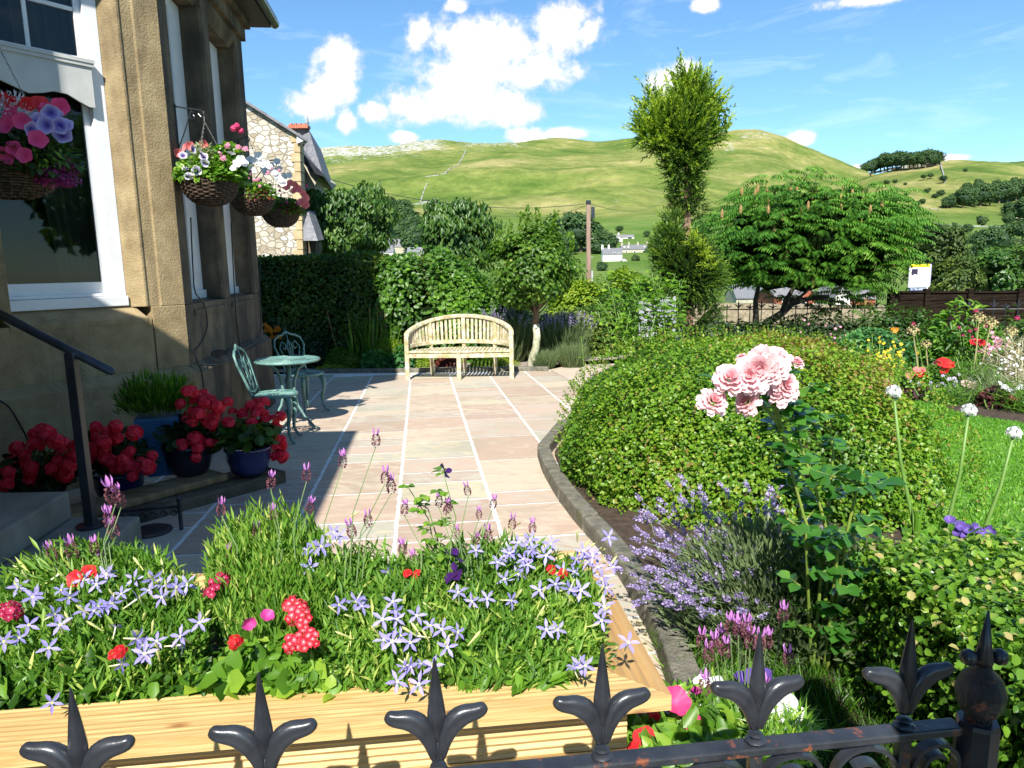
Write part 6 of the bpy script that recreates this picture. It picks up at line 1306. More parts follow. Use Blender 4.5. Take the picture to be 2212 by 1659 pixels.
verb2 = mat_patch('verbena_plant', 'toothed leaved verbena trailing over the planter rim below the left star flowers', 'flowering plant', 290,1430,150,60, L_green, T_LEAF, .036, 1300, .45, .75, .4, 139)
ivy = mat_patch('ivy_plant', 'pale leaved trailing plant at the front rim of the planter', 'trailing plant', 560,1455,170,32, L_green, T_LEAF, .040, 650, .7, 1.2, .2, 140)
weed = mat_patch('dandelion_weed', 'jagged leaved weeds hanging over the right half of the planter rim', 'weed', 1090,1430,150,48, L_green, T_LEAF, .05, 800, .55, .42, .2, 141)
filler = mat_patch('trailing_foliage', 'mixed green foliage under the flowers of the planter', 'foliage', 640,1385,690,88, L_green, T_LEAF, .026, 3600, .2, .4, .5, 142, lift=-.12); filler['kind'] = 'stuff'
rimL = mat_patch('trailing_foliage', 'dark leaves at the far left front of the planter', 'foliage', 90,1470,140,60, L_green, T_LEAF, .045, 900, .35, .6, .3, 143)
f = Fol()
for (x, y) in ((840,1490),(1010,1480),(905,1485),(1035,1475),(1110,1475),(700,1490),(735,1500),(780,1500),(860,1500),(1140,1470),(1180,1470),(360,1500),(330,1505),(280,1520),(30,1530),(60,1530),(460,1500),(1200,1480)):
    for j in range(4):
        b = at(x, y-35, 1.35); b[2] = RIMZ+.015; u = np.array([g.normal()*.5, -1.0, -.25-.5*g.random()]); f.add(T_LEAF, (b-np.array(weed.location))[None], unit(u)[None], np.array([[0,-.4,1.]]), [.055+.02*g.random()], [.4+.4*g.random()], .38)
f.build('hanging_leaves', L_green, weed)
iso_px = [(40,1268),(62,1350),(105,1400),(112,1518),(8,1385),(208,1262),(212,1310),(262,1283),(295,1380),(312,1412),(338,1385),(390,1375),(430,1345),(330,1250),(360,1262),(380,1268),(290,1250),(180,1252),(242,1302),(150,1290),(70,1290),(322,1275),(405,1262),(350,1290),(130,1350),(230,1240),
 (732,1307),(770,1298),(848,1300),(826,1338),(847,1385),(886,1387),(955,1360),(966,1398),(990,1280),(935,1440),(858,1472),(905,1478),(670,1225),(693,1180),(1052,1293),(1104,1297),(1090,1250),(1180,1360),(1265,1437),(1200,1262),(1232,1272),(1255,1275),(1290,1225),(1305,1310),(1300,1340),(1357,1388),(1270,1215),(1150,1185),(1120,1172),(1300,1250),(1215,1232),(930,1352),(1165,1275),(1140,1220),(1120,1240),(1075,1215),(1180,1200),(1240,1235),(1325,1225),(1260,1190),(1190,1175),(720,1150),(1100,1195),(1310,1270),(1280,1200),(1145,1165),(900,1330)]
for rt, lo, hi in ((isoL, -50, 560), (isoM, 560, 950), (isoR, 950, 1400)):
    its = []; bud = []
    for (x, y) in iso_px:
        if lo <= x < hi:
            Y = Yf(y)-.115 if y > 1235 else 1.52; p = at(x, y, Y); its.append((p, face(g, p, .25, .33), .98+.25*g.random()))
    ex = [q for q in iso_px if lo <= q[0] < hi]
    for k in range(16):
        x, y = ex[g.integers(len(ex))]; x += g.normal()*30; y = min(y+g.normal()*24, 1440); p = at(x, y, (Yf(y)-.10) if y > 1235 else 1.53); its.append((p, face(g, p, .4, .6), .8+.3*g.random()))
    for k in range(34 if hi != 950 else 12):
        src = [q for q in iso_px if lo <= q[0] < hi]; x, y = src[g.integers(len(src))]; x += g.normal()*32; y = min(y+g.normal()*28, 1440); p = at(x, y, Yf(y)-.09); bud.append((p, unit(np.array([.5 if hi > 1000 else g.normal()*.4, -.4, 1.0])+g.normal(size=3)*.4), .9+.4*g.random()))
    heads(rt, 'flower', F_star(), M_iso, its); heads(rt, 'bud', F_bud(), M_iso, bud)
sto_px = [(812,955,1),(740,1000,1),(662,1030,1),(665,1100,1),(585,1045,1),(592,1112,.9),(478,1103,1),(555,1150,.9),(500,1198,.9),(832,1035,1),(846,1055,1.1),(763,1150,1.1),(796,1128,1),(872,1190,1),(896,1212,1),(948,1085,.9),(962,1100,.8),(1012,1060,.8),(1064,1088,.8),(1105,1133,.9),(1150,1142,.9),(1055,1158,1),(873,1102,.9),(970,1095,.8),(250,1078,1.5),(262,1085,1.3),(242,1130,1.3),(250,1150,1.2),(160,1195,1.3),(118,1200,1.1),(205,1185,1.0),(222,1215,1.0),(85,1235,1.0),(342,1505,1.1),(1035,1110,.7),(1025,1165,.7),(988,1150,.7)]
for rt, lo, hi, bx0 in ((stoL, 0, 420, 215), (stoM, 420, 860, 600), (stoR, 860, 1400, 1010)):
    its = []; mb = MB(); base = np.array(rt.location)
    for (x, y, s) in sto_px:
        if lo <= x < hi:
            Y = 1.56+.05*g.random() if y < 1400 else 1.36; p = at(x, y+10, Y); its.append((p, np.array([g.normal()*.12, -.05, 1.0]), 1.12*s))
            q = at(bx0+(x-bx0)*.72, 1290 if y < 1400 else 1520, 1.5 if y < 1400 else 1.3); mb.tube([q-base, (p+q)/2-base+[(.02 if x < bx0 else -.02), 0, .02], p-base], [.0016,.0013,.0011], 5)
    if its: mb.build('stems', M_stem2, rt); heads(rt, 'flower_head', F_stoechas(), M_sto, its)
    f = Fol()      # upright feathery shoots
    for k in range(60 if rt is stoM else 22):
        x = bx0+g.normal()*(70 if rt is stoM else 90); y = 1235+g.normal()*30 if rt is stoM else 1225+g.normal()*12; p = at(x, y, 1.56)-base; n = 26; t = np.linspace(0, 1, n); P = p-np.outer(t, [0,0,.09]); a = t*30; U = np.stack([np.cos(a), np.sin(a), np.full(n, .9)], 1); f.add(T_NARROW, P, U, rdir(g, n), .016+.010*t, np.clip(.75-.2*t+g.normal(size=n)*.1, 0, 1), 1.3)
    f.build('shoots', L_iso, rt)
def fl(rt, name, proto, m, pts, s=1.0, up=.5, j=.3, lift=-.12): heads(rt, name, proto, m, [(at(x, y, Yf(y)+lift), face(g, at(x, y, Yf(y)), up, j), s*(.9+.25*g.random())) for x, y in pts])
fl(verb, 'flower_cluster', F_cluster(), M_verb, [(625,1305),(648,1312),(655,1340),(636,1330),(650,1384),(672,1380),(630,1390)], .95)
fl(verb2, 'flower_cluster', F_cluster(), P_red, [(250,1412),(262,1405),(510,1385),(505,1392)], .6); fl(isoL, 'maroon_flower', F_cluster(), M_verbm, [(15,1318),(30,1322),(470,1262),(485,1252),(460,1275)], .95)
fl(verb, 'violet_flower', F_petunia(.019, 1.0, .6), P_mag, [(539,1348),(578,1328)], .75); fl(isoL, 'red_petunia', F_petunia(.028, .3, .8), P_red, [(190,1238),(160,1250)], .72)
fl(isoR, 'red_flower', F_cluster(5, .01), P_red, [(880,1238),(900,1242),(1190,1230),(1215,1238)], .8)
g = rng(150); SP = at(960,1300,1.6); st = [[SP]+S3((945,1210,1.6),(925,1120,1.6),(880,1050,1.6)), [SP]+S3((950,1180,1.6),(925,1100,1.62),(895,1080,1.62)), [SP]+S3((965,1200,1.58),(985,1120,1.58),(960,1030,1.58)), [SP]+S3((930,1250,1.62),(900,1200,1.62)), [SP]+S3((990,1250,1.6),(1010,1200,1.6))]
pea = leafy_stems('sweet_pea', 'climbing sweet pea with nearly black purple flowers near the middle of the planter', 'sweet pea', SP, st, L_green, .024, g, every=.03, vb=.7, r=.0022, start=.2)
heads(pea, 'flower', F_pea(), P_deep, [(at(962,1020,1.57), np.array([0,-.8,.4]), 1.0),(at(978,1202,1.5), np.array([.2,-.8,.4]), 1.35),(at(985,1235,1.5), np.array([-.2,-.8,-.2]), 1.2)])
M_fuch = petal('cut_leaf', [(0,(.06,.14,.02)),(1,(.22,.33,.05))])

# ---------------------------------------------------------------- flowers in the lower right between planter and box hedge
g = rng(161)
def low_patch(name, label, cx, cy, rx, ry, Y0, Y1, m, tpl, size, n, vb, width, seed, cat='flowering plant'):
    g = rng(seed); c = at(cx, cy, (Y0+Y1)/2); c[2] = gz(c[1]); rt = plant(name, label, cat, c); f = Fol(); a = g.random(n)*6.28; r = np.sqrt(g.random(n)); x = cx+rx*r*np.cos(a); y = cy+ry*r*np.sin(a); P = np.array([at(x[i], y[i], Y0+(Y1-Y0)*(cy+ry-y[i])/(2*ry)+g.normal()*.02) for i in range(n)])-c
    P[:, 2] -= .06*g.random(n); U = unit(rdir(g, n)*.8+[0,-.1,.8]); f.add(tpl, P-U*size*.5, U, rdir(g, n)*.5+[0,-.5,.8], size*(.6+.8*g.random(n)), np.clip(vb+g.normal(size=n)*.2, 0, 1), width); f.build('foliage', m, rt); return rt
pet = low_patch('petunia_plant', 'white and pink petunias beside the right end of the planter', 1470,1560,110,75,1.28,1.62, L_green, T_LEAF, .045, 2600, .6, .7, 162)
pet2 = low_patch('petunia_plant', 'white petunias with silver green leaves behind the fifth railing finial', 1690,1560,55,60,1.28,1.5, L_green, T_BLADE, .07, 1500, .75, .8, 163)
heads(pet, 'white_flower', F_petunia(.030, .6, .9), P_white, [(at(x, y, Y), face(g, at(x, y, Y), .5, .3), .9) for x, y, Y in ((1470,1530,1.5),(1500,1540,1.5),(1525,1545,1.48),(1410,1545,1.45),(1520,1475,1.62),(1545,1480,1.62),(1490,1520,1.55),(1440,1520,1.5))])
heads(pet, 'pink_flower', F_petunia(.034, .9, .2), P_hot, [(at(1462,1512,1.42), face(g, at(1462,1512,1.4), .3, .2), 1.0),(at(1500,1565,1.4), face(g, at(1462,1512,1.4), .3, .2), .7)]); heads(pet, 'red_flower', F_petunia(.030, .3, .8), P_red, [(at(1395,1600,1.35), np.array([0,-.6,.6]), 1.0),(at(1380,1625,1.33), np.array([.3,-.6,.6]), .9),(at(1512,1590,1.38), np.array([0,-.6,.6]), .7),(at(1415,1552,1.42), np.array([0,-.6,.6]), .5)])
heads(pet, 'purple_flower', F_petunia(.024, .9, .2), P_mag, [(at(1393,1548,1.45), np.array([0,-.6,.6]), .9),(at(1505,1500,1.55), np.array([0,-.6,.6]), .8)])
heads(pet2, 'white_flower', F_petunia(.034, .6, .9), P_white, [(at(x, y, Y), face(g, at(x, y, Y), .4, .25), 1.0) for x, y, Y in ((1690,1520,1.42),(1712,1545,1.4),(1678,1585,1.35),(1700,1590,1.35),(1720,1570,1.38),(1660,1540,1.42))])
fr = low_patch('french_lavender', 'french lavender with magenta heads between planter and box hedge', 1590,1500,100,55,1.5,1.75, L_iso, T_NARROW, .05, 2600, .55, 1.4, 164, 'lavender')
mb = MB(); its = []; base = np.array(fr.location)
for (x, y) in ((1515,1400),(1555,1395),(1578,1370),(1600,1385),(1612,1375),(1640,1405),(1530,1430),(1565,1420),(1690,1345),(1655,1400),(1705,1440),(1522,1500),(1648,1510),(1595,1375),(1545,1410),(1668,1520),(1620,1400)):
    Y = 1.55+.15*g.random() if y < 1480 else 1.42; p = at(x, y, Y); q = at(1600+(x-1600)*.6, 1540, Y+.02); its.append((p, np.array([g.normal()*.1,0,1.]), 1.45)); mb.tube([q-base, p-base], [.002,.0014], 5)
mb.build('stems', M_stem2, fr); heads(fr, 'flower_head', F_stoechas(), M_sto, its)
gc = plant('grass_patch', 'rough shaded grass between the lower lavender and the box hedge', 'grass', (.95,1.9,-.05)); f = Fol(); n = 9000; P = np.stack([-.42+.85*g.random(n), -.55+1.2*g.random(n), .02+.03*g.random(n)], 1); f.add(T_BLADE, P, unit(rdir(g, n)*.7+[0,0,1]), rdir(g, n), .05+.05*g.random(n), np.clip(.3+g.normal(size=n)*.2, 0, 1), .5); f.build('blades', L_green, gc); gc['kind'] = 'stuff'
rt = plant('pansy_plant', 'small violet pansies low behind the fifth railing finial', 'pansies', at(1650,1490,1.6)); heads(rt, 'flower', F_petunia(.024, 1, .4), P_viol, [(at(x, y, 1.6), face(g, at(x, y, 1.6), .4, .3), .9) for x, y in ((1625,1460),(1650,1458),(1605,1463),(1668,1530),(1680,1552))])

# ---------------------------------------------------------------- red geraniums in the pots
g = rng(171); GH = F_geranium()
def geranium(label, c, hx, k, seed, leafr, Y0, dY, grp='red geraniums in front of the bay'):
    g = rng(seed); rt = plant('red_geranium', label, 'geranium', c, grp); base = np.array(c); f = Fol(); n = 330; q, d = sup(g, n, .8); P = q*np.array(leafr)*(.45+.55*g.random((n,1)))+[0,0,.0]; f.add(T_ROUND, P, unit(rdir(g, n)+[0,0,.1]), unit(d+[0,-.2,.8]+rdir(g, n)*.3), .05+.03*g.random(n), np.clip(.35+g.normal(size=n)*.2, 0, 1)); f.build('leaves', L_dark if seed % 2 else L_hedge, rt)
    its = []; mb = MB()
    for i in range(k):
        for _ in range(30):
            x0, x1, y0, y1 = hx[int(g.integers(len(hx)))]; x = x0+(x1-x0)*g.random(); y = y0+(y1-y0)*g.random(); p = at(x, y, Y0+dY*g.normal())
            if all(np.linalg.norm(p-t[0]) > .043 for t in its): break
        its.append((p, unit(p-base+[0,-.1,.1]), .68+.5*g.random())); mb.tube([(0,0,0), tuple((p-base)*.6+[0,0,.03]), tuple(p-base)], [.003,.0025,.002], 5)
    mb.build('stems', M_stem, rt); heads(rt, 'flower_head', GH, P_gerred, its); return rt
geranium('red geranium overflowing the navy bowl pot nearest the patio', np.array(pC)+[0,0,.22], [(500,585,885,950),(550,608,895,960),(585,615,940,990),(520,570,870,900),(590,612,975,990)], 34, 172, (.21,.20,.15), 5.02, .06)
geranium('red geranium in the dark pot between ribbed pot and bowl', np.array(pB)+[0,0,.23], [(385,470,850,920),(430,500,860,930),(380,440,925,990),(400,440,845,870),(390,500,900,980),(370,440,860,960)], 44, 173, (.18,.15,.15), 4.72, .06)
geranium('red geranium spreading left of the tall blue ribbed pot', np.array(pA1)+[0,0,.25], [(205,300,925,1010),(225,320,985,1040),(240,330,960,1000),(205,250,915,960),(150,230,950,1020)], 42, 175, (.27,.2,.20), 4.38, .07)
geranium('red geranium behind the upper step at the left edge of the picture', np.array([-2.95,4.22,.15]), [(0,60,960,1050),(60,150,930,1050),(70,110,930,960),(0,140,1000,1060),(120,170,950,1000)], 38, 177, (.30,.2,.18), 4.08, .07)
its = []; rt = plant('green_lavender', 'lavender without flowers growing in the tall blue ribbed pot', 'lavender', pSq+[0,0,.42]); f = Fol(); n = 1900; q, d = sup(g, n, .8); P = q*np.array([.25,.18,.25])*(.25+.75*g.random((n,1))); f.add(T_NARROW, P, unit(d+[0,0,1.0]+rdir(g, n)*.5), rdir(g, n), .05+.045*g.random(n), np.clip(.4+g.normal(size=n)*.2, 0, 1), .9); f.build('foliage', L_green, rt)
f = Fol(); n = 160; x = -2.55+1.1*g.random(n); y = 4.35+.85*g.random(n); f.add(T_LEAF, np.stack([x, y, np.where(y-4.2 > (x+2.5)*-.9, gz(y)+.012, gz(y)+.012)], 1), rdir(g, n)*[1,1,.1], np.tile([0,0,1.], (n,1)), .012, g.random(n)); tag(f.build('fallen_petals', P_gerred), 'red geranium petals fallen on the patio before the pots', 'petals', kind='stuff')

# ---------------------------------------------------------------- hanging baskets
M_wick = mat('dark_wicker', (.030,.018,.012), (.10,.065,.042), 30, .7, .4, 90); M_chain = mat('chain_steel', (.20,.20,.18), (.34,.33,.30), 40, .4, metal=.6)
M_petp = petal('edged_petunia', [(0,(.03,.015,.10)),(.45,(.05,.03,.18)),(.75,(.45,.40,.60)),(1,(.82,.82,.86))]); M_petv = petal('veined_violet_petunia', [(0,(.05,.03,.20)),(.5,(.16,.12,.50)),(1,(.55,.52,.82))])
def basket(label, px, Y, rimpx, r, depth, grp, seed, wall=None, chain_px=None):
    c = at(px, rimpx, Y); rt = plant('hanging_basket', label, 'hanging basket', c, grp); g = rng(seed); mb = MB(); nr = 15
    for i in range(nr):
        t = i/(nr-1); z = -depth*t; rr_ = r*math.sqrt(max(.12, 1-(t**2.2)*.86)); n = 54
        mb.tube([((rr_+.005*(1 if (k//2+i) % 2 else -1))*math.cos(2*PI*k/n), (rr_+.005*(1 if (k//2+i) % 2 else -1))*math.sin(2*PI*k/n), z) for k in range(n+1)], depth/nr*.52, 5, cap=False)
    for k in range(20):
        a = 2*PI*k/20; mb.tube([(r*math.sqrt(max(.12, 1-(t**2.2)*.86))*math.cos(a), r*math.sqrt(max(.12, 1-(t**2.2)*.86))*math.sin(a), -depth*t) for t in np.linspace(0, 1, 7)], .005, 5)
    mb.lathe([(r*.86,-.01),(r*.8,-depth*.5),(r*.35,-depth*.95),(.01,-depth)], 18); mb.build('basket', M_wick, rt)
    hook = np.array([0, 0, at(chain_px[0], chain_px[1], Y)[2]-c[2]]) if chain_px else np.array([0,0,.55])
    for k in range(3):
        a = 2*PI*k/3+.5; e = np.array([r*.95*math.cos(a), r*.95*math.sin(a), 0]); mb = MB(); n = 26
        for j in range(n):
            p = hook+(e-hook)*j/n; q = hook+(e-hook)*(j+1)/n; m_ = (p+q)/2; d = (q-p)/2; s = np.array([.005,0,0]) if j % 2 else np.array([0,.005,0]); mb.tube([p-d*.2, m_+s, q+d*.2, m_-s, p-d*.2], .0016, 4, cap=False)
        mb.build('chain', M_chain, rt)
    return rt, c, hook
def bracket(label, wallp, end, grp, drop=.36):
    w = np.array(wallp, float); e = np.array(end, float); rt = plant('basket_bracket', label, 'bracket', w, grp); d = e-w; L = np.linalg.norm(d); u = d/L; mb = MB()
    mb.tube([(0,0,.02),(0,0,-drop)], .006, 6); mb.tube([(0,0,0)]+[tuple(u*L*t) for t in (.5,.92)]+[tuple(u*L+[0,0,-.0]), tuple(u*(L+.03)+[0,0,-.03]), tuple(u*L+[0,0,-.05]), tuple(u*(L-.025)+[0,0,-.03])], .006, 6)
    mb.tube([tuple(u*.0+[0,0,-drop+.08]), tuple(u*L*.3+[0,0,-drop*.45]), tuple(u*L*.62+[0,0,-.01])], .005, 6)
    for (cx, cz, r_, s) in ((L*.66,-.055,.035,1),(.03,-drop+.06,.03,-1)): mb.tube([tuple(u*(cx+r_*(1-a/9)*math.cos(a*s+1.2))+[0,0,cz+r_*(1-a/9)*math.sin(a*s+1.2)]) for a in np.linspace(0, 7, 14)], .0045, 5)
    mb.build('bracket', M_iron, rt); return rt
def bfoliage(rt, c, g, rad, n, m, tpl, size, vb, off=(0,0,0), width=1.0, droop=.3):
    f = Fol(); q, d = sup(g, n, .9); P = q*np.array(rad)*(.4+.6*g.random((n,1)))+np.array(off); U = unit(d+rdir(g, n)*.7-[0,0,droop]); f.add(tpl, P, U, unit(d+[0,-.2,.5]), size*(.6+.8*g.random(n)), np.clip(vb+g.normal(size=n)*.2, 0, 1), width); f.build('foliage', m, rt)
GB = 'wicker hanging baskets on the bay'
g = rng(181)
def bfl(rt, name, proto, m, pts, Y, s=1.0, j=.35): heads(rt, name, proto, m, [(at(x, y, Y-dy), face(g, at(x, y, Y), .35, j), s*(.85+.3*g.random())) for x, y, dy in pts])
b1, c1_, hk = basket('wicker basket of purple, white and pink petunias nearest along the dark side wall', 452, 5.90, 388, .215, .20, GB, 182, chain_px=(452,262))
bracket('black scrolled bracket holding the nearest basket on the side wall', onR(378, 230, .01), np.array([c1_[0]-.02, c1_[1], at(452,238,5.9)[2]]), 'basket brackets', .40)
MB().tube([(0,0,hk[2]),(0,0,at(452,240,5.9)[2]-c1_[2])], .004, 5).build('hook', M_chain, b1)
bfoliage(b1, c1_, g, (.27,.24,.20), 2600, L_green, T_LEAF, .038, .68, (.02,0,-.02)); bfoliage(b1, c1_, g, (.13,.12,.26), 700, L_green, T_LEAF, .045, .5, (.17,0,.02)); bfoliage(b1, c1_, g, (.10,.1,.16), 500, L_silver, T_NARROW, .04, .9, (.0,-.05,.10), 3)
bfl(b1, 'edged_petunia', F_petunia(.036, 0, 1), M_petp, [(418,322,.2),(437,330,.2),(443,352,.22),(402,362,.2),(425,368,.24),(408,380,.22),(440,338,.2),(395,335,.15)], 5.9); bfl(b1, 'white_petunia', F_petunia(.036, .6, .9), P_white, [(500,330,.2),(520,345,.2),(512,352,.22),(505,362,.2),(528,352,.15)], 5.9)
bfl(b1, 'coral_petunia', F_petunia(.038, .2, .8), P_coral, [(385,330,.05),(398,318,.0),(410,315,.0),(440,312,-.05)], 5.9); bfl(b1, 'pink_geranium', GH, P_hot, [(505,278,.02),(520,283,.0),(512,272,.03)], 5.9, .55); bfl(b1, 'small_pink_flower', F_cluster(), P_pink, [(475,333,.2),(482,342,.2),(515,318,.05),(530,322,.0),(492,315,.1)], 5.9, 1.2)
b2, c2_, hk = basket('middle wicker basket of white petunias on the dark side wall', 545, 7.15, 424, .20, .18, GB, 183); b3, c3_, hk = basket('farthest wicker basket with salmon and white flowers seen past the corner of the bay', 606, 8.3, 455, .205, .18, GB, 184)
bracket('black bracket holding the middle basket on the side wall', onR(484, 312, .01), c2_+[0,0,.56], 'basket brackets', .3); bracket('black bracket holding the farthest basket', HR(2.74,.01,0)+[0,0,c3_[2]+.56], c3_+[0,0,.56], 'basket brackets', .3)
bfoliage(b2, c2_, g, (.23,.2,.17), 2000, L_green, T_LEAF, .035, .5, (0,0,-.03)); bfoliage(b2, c2_, g, (.18,.16,.12), 600, L_purple, T_NARROW, .035, .7, (.05,-.06,-.05), 2); bfoliage(b3, c3_, g, (.26,.22,.18), 2000, L_green, T_LEAF, .035, .4, (.02,0,-.04)); bfoliage(b3, c3_, g, (.18,.16,.12), 500, L_purple, T_NARROW, .035, .8, (.1,-.06,-.03), 2)
bfl(b2, 'white_petunia', F_petunia(.040, .6, .9), P_white, [(555+g.normal()*12, 352+g.normal()*10, .1) for k in range(8)]+[(575+6*k, 352+7*k, .1) for k in range(7)], 7.15)
bfl(b2, 'small_pink_flower', F_cluster(), P_pink, [(560+g.normal()*16, 385+g.normal()*12, .2) for k in range(12)], 7.15, .8)
bfl(b3, 'white_petunia', F_petunia(.040, .6, .9), P_white, [(588+g.normal()*10, 368+g.normal()*14, .1) for k in range(9)]+[(615,380,.1),(625,378,.1)], 8.3)
bfl(b3, 'salmon_petunia', F_petunia(.045, .2, .8), P_coral, [(628,395,.1),(638,400,.1),(645,408,.1),(655,418,.05),(662,428,0),(618,402,.2),(650,436,.1),(634,412,.15),(660,442,.0)], 8.3); bfl(b3, 'pink_flower', F_cluster(), P_mag, [(620+g.normal()*14, 420+g.normal()*12, .2) for k in range(8)], 8.3, .8)
# large near basket cut by the left edge
b4, c4_, hk = basket('large near basket of pink and violet petunias at the left edge of the picture', 14, 3.3, 352, .215, .15, None, 185, chain_px=(28,60)); b4['label'] = 'large near basket of pink and violet petunias at the left edge of the picture'
if 'group' in b4: del b4['group']
bfoliage(b4, c4_, g, (.24,.22,.24), 2600, L_dark, T_LEAF, .035, .8, (.04,0,-.06)); bfoliage(b4, c4_, g, (.15,.14,.14), 1100, L_green, T_NARROW, .035, .5, (.17,-.02,-.03), 1.6, 1.0); bfoliage(b4, c4_, g, (.09,.1,.15), 1100, leafmat('trailing_lobelia', [(0,(.06,.01,.05)),(1,(.40,.06,.24))], .5, .3, tcol=(1,.5,.8)), T_FAR, .016, .6, (.23,-.02,-.10), 1, .8); bfoliage(b4, c4_, g, (.12,.12,.10), 500, P_white, T_NARROW, .03, .4, (.07,-.08,.18), 1.2)
bfl(b4, 'pink_petunia', F_petunia(.038, .1, .7), P_hot, [(48,262,.2),(82,300,.22),(30,320,.2),(52,335,.22),(15,335,.2),(22,248,.15),(10,270,.2),(100,235,.1),(130,230,.05)], 3.3, 1.0); bfl(b4, 'violet_petunia', F_petunia(.036, 0, 1), M_petv, [(110,245,.15),(98,270,.2),(128,272,.15),(140,268,.12),(85,262,.15),(70,280,.2),(135,290,.1),(120,250,.1)], 3.3); bfl(b4, 'red_petunia', F_petunia(.034, .3, .8), P_red, [(5,215,.1),(25,222,.1),(88,222,.1),(60,225,.1)], 3.3)
# ---------------------------------------------------------------- street side trees behind the camera (seen only as reflections in the window)
for i, (x, y, r_) in enumerate(((11,-2.5,3.2),(15,2.5,3.0),(14,-8,3.6))):
    g = rng(300+i); rt = plant('street_tree', ['street tree behind the photographer, seen reflected in the front window','street tree far right behind the photographer, only a reflection','street tree across the road, only a reflection'][i], 'tree', (x, y, 0)); f = Fol(); crown(g, f, (0,0,4), (r_,r_,2.6), 2500, .35, 30, .35, T_FAR); f.build('crown', L_green, rt); MB().tube([(0,0,-.3),(0,0,3.5)], [.25,.18], 8).build('trunk', M_bark, rt)
tag(MB().prism([(.50,-.15,-.3),(.84,-.15,-.3),(.84,.22,-.3),(.50,.22,-.3)], (0,0,2.2)).build('shade_block', M_stone_r, bevel=.02), 'unseen stone block added beside the camera to shade the grass and box hedge', 'shade block')  # unseen block, added only to cast shade over the grass and box hedge
# ---------------------------------------------------------------- rear iron railing, its strip wall, road
RYr = 15.7
def rear_rail(x0, x1, Y0, Y1, label, zt, sp=24, hgt=.75):
    a = at(x0, zt, Y0); rt = plant('iron_railing', label, 'railing', a); n = int((x1-x0)/sp); P = [at(x0+(x1-x0)*i/n, zt+(ztb-zt)*i/n if False else zt, Y0+(Y1-Y0)*i/n) for i in range(n+1)]; P = [np.array([p[0], p[1], gz(p[1])+hgt]) for p in P]; base = np.array([a[0], a[1], a[2]])
    mb = MB()
    for p, q in zip(P[:-1], P[1:]): mb.tube([p-base, q-base], .013, 5); 
    mb.build('top_bar', M_iron, rt)
    for i, p in enumerate(P):
        q = p-base; mb = MB(); mb.tube([q-[0,0,hgt+.1], q], .010, 5); mb.build('bar', M_iron, rt)
        mb = MB(); h = .20 if i % 2 == 0 else .12; mb.tube([q, q+[0,0,h*.5], q+[0,0,h]], [.012,.020,.002], 5)
        for s in (-1, 1): mb.tube([q+[0,0,h*.15], q+[s*.05,0,h*.48], q+[s*.095,0,h*.52]], [.010,.014,.006], 5)
        mb.build('finial', M_iron, rt)
    return rt
rear_rail(1545, 1990, 15.2, 14.6, 'black iron railing with fleur finials below the sumac at the far edge of the garden', 690)
rear_rail(1075, 1140, 14.6, 14.8, 'short piece of black railing seen behind the bench to the left of the holly trunk', 690, 16)
rear_rail(2090, 2330, 13.4, 13.0, 'black iron railing in front of the dark timber fence at the right edge', 690, 26)
p0, p1 = at(1480, 655, 22.5), at(2010, 662, 22.5)
tag(MB().prism([(p0[0],22.5,-1.2),(p1[0],22.5,-1.2),tuple(p1),tuple(p0)], (0,.5,0)).build('rubble_wall', mat('brown_rubble', (.16,.13,.08), (.34,.29,.19), 9, .95, .9, 20)), 'low brown rubble wall beyond the railing under the sumac', 'stone wall')
sheet('road', [(-8,17.4),(18,17.4),(18,22.5),(-8,22.5)], -.10, mat('road_tarmac', (.10,.10,.105), (.16,.16,.165), 6, .9))
tag(MB().prism([at(1380,650,12.0), at(1460,640,12.0), at(1460,730,12.0), at(1380,735,12.0)], (0,.04,0)).build('metal_gate', mat('grey_gate', (.20,.21,.23), (.30,.31,.33), 5, .5)), 'grey metal garden gate half hidden behind the tall rose bush', 'gate')
# ---------------------------------------------------------------- dark lap fence
M_fence = mat('dark_brown_fence', (.009,.007,.005), (.026,.018,.013), 4, 1, .4, stretch=(1,1,8), spec=.05)
def fence(xs, Y, yt, yb, labels):
    for (xa, xb, Ya, Yb, lb) in xs:
        a, b = at(xa, yt, Ya), at(xb, yt, Yb); top = 1.42-(yt-574)/F*Y; rt = plant('fence_panel', lb, 'fence', (a[0], a[1], gz(a[1]))); L = b-a; L[2] = 0; zb = -.35-gz(a[1]); zt_ = at((xa+xb)/2, yt+6, (Ya+Yb)/2)[2]-gz(a[1]); n = 8; nn = unit(np.array([-L[1], L[0], 0]))
        for i in range(n):
            z0 = zb+(zt_-zb)*i/n; z1 = zb+(zt_-zb)*(i+1)/n+.02; mb = MB(); w = np.array([g.normal()*.0 for _ in range(3)])
            mb.prism([(0,0,z0), (0,-.028,z0), (0,-.008,z1), (0,.012,z1)], tuple(L)); mb.build('board', M_fence, rt)
        mb = MB(); mb.box(-.05,.05,-.07,.05,zb,zt_+.10); mb.build('post', M_fence, rt)
        mb = MB(); mb.prism([(0,-.05,zt_+.015),(0,.05,zt_+.015),(0,.05,zt_+.05),(0,-.05,zt_+.05)], tuple(L)); mb.build('capping', M_fence, rt)
g = rng(310)
fence([(1925,2001,14.6,14.5,'dark overlapping board fence panel half hidden by the sumac fringe'),(2001,2094,14.5,14.3,'dark overlapping board fence panel directly under the estate agent board'),(2094,2202,14.3,14.1,'dark overlapping board fence panel in front of the wide grey roof'),(2202,2330,14.1,13.9,'darkest board fence panel at the right edge of the picture')], 14.4, 628, 700, None)
